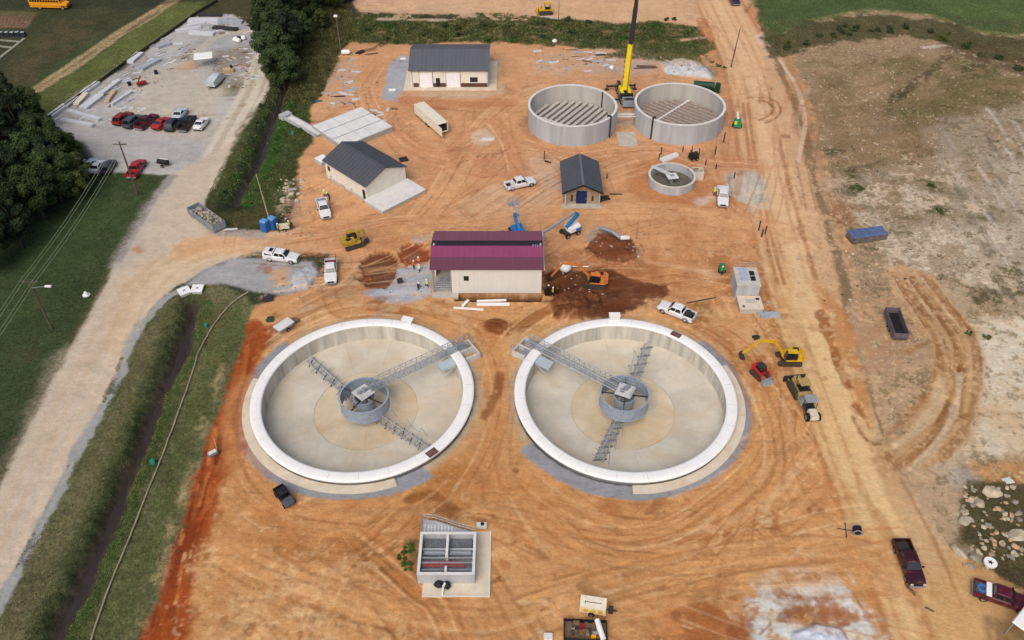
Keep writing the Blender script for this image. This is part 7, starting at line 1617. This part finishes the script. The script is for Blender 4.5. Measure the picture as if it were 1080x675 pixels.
# ---- rubble patch, lower right ---------------------------------------------------------------
RK = [mat('rubble_concrete', (190,178,154), rough=.9, var=.2, scale=2, bump=.4), mat('rubble_grey', (150,142,130), rough=.9, var=.25, scale=2, bump=.4), mat('rubble_tan', (196,160,122), rough=.9, var=.2, scale=2, bump=.4)]
def rock(c, s, lb, m, flat=.45, grp=None, el=1.):
    x, y, z = gz(c); bm = bmesh.new(); bmesh.ops.create_icosphere(bm, subdivisions=2, radius=1)
    rs = random.Random(int(c[0]*7+c[1]*13)); pl = [(Vector((rs.uniform(-1,1),rs.uniform(-1,1),rs.uniform(-.5,1))).normalized(), rs.uniform(.5,.85)) for _ in range(9)]
    for v in bm.verts:
        for n_, d_ in pl:
            q = v.co.dot(n_)
            if q > d_: v.co -= n_*(q-d_)
        v.co.x *= s*el; v.co.y *= s*rs.uniform(.97,1.03); v.co.z *= s*flat
    me = bpy.data.meshes.new('rock'); bm.to_mesh(me); bm.free(); me.materials.append(m)
    o = bpy.data.objects.new('rock', me); C.objects.link(o); o.location = (x,y,z+s*flat*.4); o.rotation_euler = (rs.uniform(-.3,.3),rs.uniform(-.3,.3),rs.uniform(0,6)); tag(o, lb, 'rock', grp); return o
rock((1046,519),1.15,'largest pale flat concrete chunk at the top of the rubble patch',RK[0],.4,el=1.1); rock((1033,531),.8,'squarish cream chunk below the largest chunk',RK[0],.6); rock((1012,583),.9,'cream chunk at the lower left tip of the rubble patch',RK[0],.5,el=1.4)
rock((1072,566),1.2,'broad tan chunk at the right side of the rubble patch',RK[0],.5); rock((1017,549),.9,'grey-white chunk on the left side of the rubble patch',RK[0],.5,el=1.3)
for i in range(110):
    x, y = random.uniform(1014,1078), random.uniform(512,600)
    if x < 1026 and 552 < y < 575: continue
    if x > 1050 and y > 590: continue
    rock((x,y), random.choice([.15,.2,.22,.25,.3,.35,.45]), 'broken concrete rock lying in the weedy rubble patch', random.choice(RK), random.uniform(.4,.7), 'rocks in the rubble patch', random.uniform(.8,1.5))
t = thing('cable_reel', 'white round reel with a dark hub at the lower edge of the rubble patch', 'reel', gz((1043.5,595)), .3)
MB().ring(.72,.3,.2,.42,28).build('flange', M_WHITE, t); MB().cyl(0,0,0,.35,.3).build('hub', M_BLACK, t)
for k in range(5): a = 2*pi*k/5; MB().beam((.2*cos(a),.2*sin(a),.4),(.6*cos(a),.6*sin(a),.4),.12,.08).build('spoke', M_WHITE, t)
rock((1028,589),.75,'smooth grey boulder just left of the white reel',RK[1],.6)
for k in range(26): rock((random.uniform(296,322), random.uniform(188,214)), random.uniform(.25,.6), 'pale rock on the bank by the site entrance', RK[0], .5, 'pale rocks on the entrance bank', random.uniform(.8,1.5))
# ================================================================== VEGETATION
def leaf_material(name, rgb, var=.45):
    m = mat(name, rgb, rough=.8, var=var, scale=.9, k=1.0, rand=.22, spec=.15); return m
LF = [leaf_material('dark_foliage', (60,74,42)), leaf_material('olive_foliage', (80,90,48)), leaf_material('deep_foliage', (44,56,38))]
LFT = leaf_material('tan_foliage', (104,84,48))
def crown_mesh(name, R, h0, h1, n, m, ls=.33, clumps=34, seed=1):
    r = np.random.default_rng(seed); cs = []
    for k in range(clumps):
        a = r.uniform(0, 2*pi); u = r.uniform(0,1); zc_ = h0+(h1-h0)*u; rr = R*(.35+.65*sin(pi*min(1,max(.08,u*.85+.12))))*sqrt(r.uniform(.05,1)); cs.append((rr*cos(a), rr*sin(a), zc_, R*r.uniform(.2,.38)))
    cs = np.array(cs); k = r.integers(0, clumps, n); d = r.normal(size=(n,3)); d /= np.linalg.norm(d, axis=1)[:,None]
    c = cs[k,:3]+d*(cs[k,3]*r.uniform(.55,1.05,n))[:,None]*np.array([1,1,.75]); 
    nrm = d+r.normal(size=(n,3))*.6+np.array([0,0,.5]); nrm /= np.linalg.norm(nrm, axis=1)[:,None]
    t_ = np.cross(nrm, r.normal(size=(n,3))); t_ /= np.linalg.norm(t_, axis=1)[:,None]; b_ = np.cross(nrm, t_); s = (ls*r.uniform(.5,1.3,n))[:,None]
    v = np.stack([c-t_*s, c-b_*s*.6, c+t_*s, c+b_*s*.6], 1).reshape(-1,3)
    me = bpy.data.meshes.new(name); me.vertices.add(4*n); me.vertices.foreach_set('co', v.astype(np.float32).ravel()); me.loops.add(4*n); me.loops.foreach_set('vertex_index', np.arange(4*n, dtype=np.int32))
    me.polygons.add(n); me.polygons.foreach_set('loop_start', np.arange(0,4*n,4,dtype=np.int32)); me.update(calc_edges=True); me.materials.append(m); return me
def trunk_mesh(h, r):
    m = MB(); m.tube((0,0,-.5),(0.1,0,h*.45),r,r*.7,9).tube((.1,0,h*.45),(0,.1,h*.85),r*.7,r*.25,8)
    for k in range(7): a = k*2.4; z = h*(.3+.07*k); m.tube((0,0,z),(h*.24*cos(a),h*.24*sin(a),z+h*.17),r*.35,r*.1,6)
    return m.mesh('trunk', mat('bark', (84,72,58), rough=.95, var=.3, scale=4), True)
PROTO = [(crown_mesh('crown', 4.4, 3.5, 11, 17000, LF[0], ls=.24, clumps=46, seed=3), trunk_mesh(10,.35)), (crown_mesh('crown', 3.6, 3, 13, 16000, LF[2], ls=.24, clumps=46, seed=8), trunk_mesh(12,.35)),
         (crown_mesh('crown', 3.2, 1.5, 7, 10000, LF[1], ls=.22, seed=5), trunk_mesh(6,.22)), (crown_mesh('crown', 2.9, 1.8, 8, 2600, LFT, seed=6), trunk_mesh(7,.2))]
def tree(c, k, s, label, grp, world=False):
    x, y = c if world else P(*c); t = thing('tree', label, 'tree', (x, y, ground_z(x,y)), random.uniform(0,6), grp); t.scale = (s, s, s*random.uniform(.9,1.12))
    inst('crown', PROTO[k][0], t); inst('trunk', PROTO[k][1], t); return t
LW = [(8,150,0,1.),(30,160,1,.9),(52,172,0,.85),(70,186,0,.85),(88,196,2,.9),(15,185,1,1.),(40,200,0,1.),(66,212,0,.9),(20,222,1,1.),(48,232,0,.85),(5,252,0,1.),(25,262,1,.75),(0,205,1,1.),(-15,170,0,1.1),(-18,230,0,1.1),(76,158+14,2,.8),(35,140,0,.8),(12,128,1,.8),(-8,285,0,.9),(-30,200,0,1.1),(-30,260,1,1.),(60,195,1,.8),(84,212,2,.8),(-20,130,0,1)]
for i, (x, y, k, s) in enumerate(LW): tree((x, y), k, s, 'dark dense tree of the wood at the left edge' if k != 2 else 'lower olive tree on the lot side of the left wood', 'trees of the left wood' if k != 2 else 'olive trees on the edge of the left wood')
def relabel(i0, d):
    tr = [o for o in C.objects if o.get('category') == 'tree'][i0:]
    for k, lb in d.items(): tr[k]['label'] = lb; tr[k].pop('group', None) if hasattr(tr[k], 'pop') else None
relabel(0, {0:'dark tree at the upper left tip of the left wood', 3:'dark tree of the left wood right behind the white parked cars', 4:'olive tree of the left wood just below the parked cars', 5:'dark tree on the frame edge in the upper half of the left wood',
  8:'dark tree in the lower middle of the left wood under the power lines', 9:'dark tree on the field side near the bottom of the left wood', 10:'dark tree on the frame edge at the bottom of the left wood', 11:'lowest small tree of the left wood beside the power lines',
  15:'olive tree of the left wood pushing out beside the half-hidden cars', 17:'dark tree at the top of the left wood nearest the white pipe piles', 22:'olive tree at the lower right corner of the left wood by the field'})
tree((20,162),3,.8,'tree with thin brownish leaves inside the left wood',None); tree((36,212),3,.8,'half-bare brown tree deep in the left wood',None)
UT = [(300,92,0,.95),(293,74,0,1.),(307,66,1,1.),(291,50,0,1.05),(304,40,1,1.),(318,48,0,.8),(290,24,0,1.),(308,14,1,1.),(325,22,0,.85),(296,0,0,1.1),(318,-6,0,1.),(284,62,2,.8),(336,6,2,.9),(352,10,2,.8),(340,30,2,.7),(365,2,2,.8)]
for i, (x, y, k, s) in enumerate(UT): tree((x, y), k, s, 'large dark green tree of the belt along the upper creek' if k != 2 else 'small olive tree beside the upper creek belt', 'trees along the upper creek' if k != 2 else 'small trees beside the upper creek')
relabel(len(LW)+2, {0:'nearest big tree of the creek belt, standing over the ditch mouth', 1:'big tree of the creek belt beside the lot track, second from the near end', 6:'big tree of the creek belt beside the far end of the lot', 9:'big tree of the creek belt cut by the top edge of the picture',
  11:'olive tree bulging over the lot track from the creek belt', 15:'small olive tree farthest right of the creek belt at the top edge', 14:'small olive tree on the right bank beside the far pole'})
# shrubs: real plants, counted
def shrub(c, s, k=2, lb='low green shrub', grp='shrubs along the ditches'):
    x, y = P(*c); t = thing('shrub', lb, 'shrub', (x, y, ground_z(x,y)-.3*s), random.uniform(0,6), grp); t.scale = (s,s,s*.7); inst('foliage', SH[k], t)
SH = [crown_mesh('shrub_foliage', 1.5, .2, 2., 900, LF[1], ls=.2, clumps=12, seed=31), crown_mesh('shrub_foliage', 1.4, .2, 1.8, 800, LF[0], ls=.2, clumps=10, seed=32), crown_mesh('shrub_foliage', 1.3, .1, 1.6, 700, leaf_material('fresh_foliage', (60,96,36)), ls=.2, clumps=10, seed=33)]
for i in range(24):
    k = random.randrange(len(D2)-3)+2; a, b = D2[k], D2[min(k+1,len(D2)-1)]; f_ = random.random(); sd_ = random.choice([-1,1]); x = a[0]+(b[0]-a[0])*f_+sd_*random.uniform(11,17); y = a[1]+(b[1]-a[1])*f_
    shrub((x,y), random.uniform(.35,.75), random.randrange(3), 'leafy shrub on the bank of the upper ditch', 'shrubs on the banks of the upper ditch')
for i in range(40):
    x = random.uniform(375,738); y = random.uniform(22,44)+3*sin(x/60); shrub((x,y), random.uniform(.5,1.), random.randrange(3), 'low shrub in the weedy strip beyond the grey-roofed building', 'shrubs in the far weedy strip')
for i in range(34):
    x = random.uniform(820,1075); u = (x-820)/255; y = 46-30*sin(pi*min(1,u*1.02))+random.uniform(-2,10)+u*22; shrub((x,y), random.uniform(.5,1.), random.choice([0,1,1]), 'dark scrub bush below the green field at the upper right', 'scrub bushes below the upper right field')
for q in ((898,186),(903,196),(899,200),(907,200),(980,196),(985,197),(990,222),(993,224),(1022,352),(1040,356),(426,588),(430,596),(433,580),(757,70),(765,72),(751,66),(330,140),(322,128),(318,138),(340,92),(345,74),(352,58)): shrub(q, random.uniform(.4,.6), random.choice([0,2]), 'small isolated green shrub on open ground', 'isolated shrubs on open ground')
# weeds and grass: one mass of blades per area
def tufts(name, label, n, sampler, m, hb=.35, wb=.12, seed=1):
    r = np.random.default_rng(seed); pts = []
    while len(pts) < n:
        x, y = sampler(r)
        if GX[0] < x < GX[-1] and GY[0] < y < GY[-1]: pts.append((x, y))
    p = np.array(pts); j = np.clip(np.searchsorted(GX, p[:,0]),0,NX-1); i = np.clip(np.searchsorted(GY, p[:,1]),0,NY-1)
    keep = (VEG[i,j] > .5) & (Z[i,j] > -.95); p, i, j = p[keep], i[keep], j[keep]; n = len(p); z = Z[i,j]; pf = np.clip(1+.5*NB[i,j]+.5*NA[i,j], .3, 2)
    a = r.uniform(0, 2*pi, n); w_ = wb*r.uniform(.5,1.4,n); h = hb*r.uniform(.4,1.4,n)*pf; lx, ly = r.normal(size=n)*hb*.5, r.normal(size=n)*hb*.5
    v = np.empty((n,3,3)); v[:,0] = np.c_[p[:,0]-w_*np.cos(a), p[:,1]-w_*np.sin(a), z-.03]; v[:,1] = np.c_[p[:,0]+w_*np.cos(a), p[:,1]+w_*np.sin(a), z-.03]; v[:,2] = np.c_[p[:,0]+lx, p[:,1]+ly, z+h]
    me = bpy.data.meshes.new(name); me.vertices.add(3*n); me.vertices.foreach_set('co', v.astype(np.float32).ravel()); me.loops.add(3*n); me.loops.foreach_set('vertex_index', np.arange(3*n, dtype=np.int32))
    me.polygons.add(n); me.polygons.foreach_set('loop_start', np.arange(0,3*n,3,dtype=np.int32)); me.update(calc_edges=True); me.materials.append(m)
    o = bpy.data.objects.new(name, me); C.objects.link(o); tag(o, label, 'grass'); o['kind'] = 'stuff'
def near(poly_px, spread):
    c = [np.array(P(*p)) for p in poly_px]
    def f(r):
        k = r.integers(0, len(c)-1); q = c[k]+(c[k+1]-c[k])*r.uniform(); s_ = r.uniform(-1,1)*spread; d = c[k+1]-c[k]; d = d/np.hypot(*d); return q[0]-d[1]*s_, q[1]+d[0]*s_
    return f
def boxpx(x0_, x1_, y0_, y1_): return lambda r: P(r.uniform(x0_,x1_), r.uniform(y0_,y1_))
tufts('ditch_weeds', 'rank green weeds along both banks of the lower ditch', 45000, near(D1, 9), mat('weed_green', (108,120,72), rough=.85, var=.5, scale=.5, k=1, spec=.1), .11, .06, 2)
tufts('ditch_weeds', 'rank green weeds along both banks of the upper ditch', 36000, near(D2, 8), mat('weed_green2', (98,112,66), rough=.85, var=.5, scale=.5, k=1, spec=.1), .16, .07, 3)
tufts('dry_grass', 'dry olive grass between the gravel road and the dirt at the lower left', 50000, near([(200,320),(170,360),(130,420),(90,510),(60,590),(20,680)], 8), mat('dry_grass', (134,128,94), rough=.9, var=.45, scale=.4, k=1, spec=.1), .07, .05, 4)
tufts('dry_grass', 'mixed grass between the lower ditch and the red dirt', 40000, near([(250,330),(225,400),(200,460),(180,530),(155,600),(125,680)], 6), mat('mixed_grass', (128,126,86), rough=.9, var=.5, scale=.4, k=1, spec=.1), .07, .05, 5)
tufts('field_grass', 'long dark grass of the field under the power lines', 50000, boxpx(-5,180,185,500), mat('field_grass', (84,98,62), rough=.9, var=.35, scale=.3, k=1, spec=.1), .08, .06, 6)
tufts('tall_weeds', 'tall weeds in the strip beyond the grey-roofed building', 30000, boxpx(362,760,14,72), mat('tall_weeds', (96,102,60), rough=.9, var=.5, scale=.4, k=1, spec=.1), .32, .14, 7)
tufts('scrub_grass', 'sparse scrub grass over the rough ground at the right', 60000, boxpx(815,1085,20,330), mat('scrub_grass', (118,108,74), rough=.9, var=.5, scale=.4, k=1, spec=.1), .18, .1, 8)
tufts('rubble_weeds', 'olive weeds between the rocks at the lower right', 12000, boxpx(1012,1085,508,640), mat('rubble_weeds', (96,92,62), rough=.9, var=.5, scale=.6, k=1, spec=.1), .12, .06, 9)
tufts('creek_weeds', 'dense weeds along the far creek bank', 26000, boxpx(280,372,-5,110), mat('creek_weeds', (92,92,58), rough=.9, var=.5, scale=.5, k=1, spec=.1), .3, .14, 10)
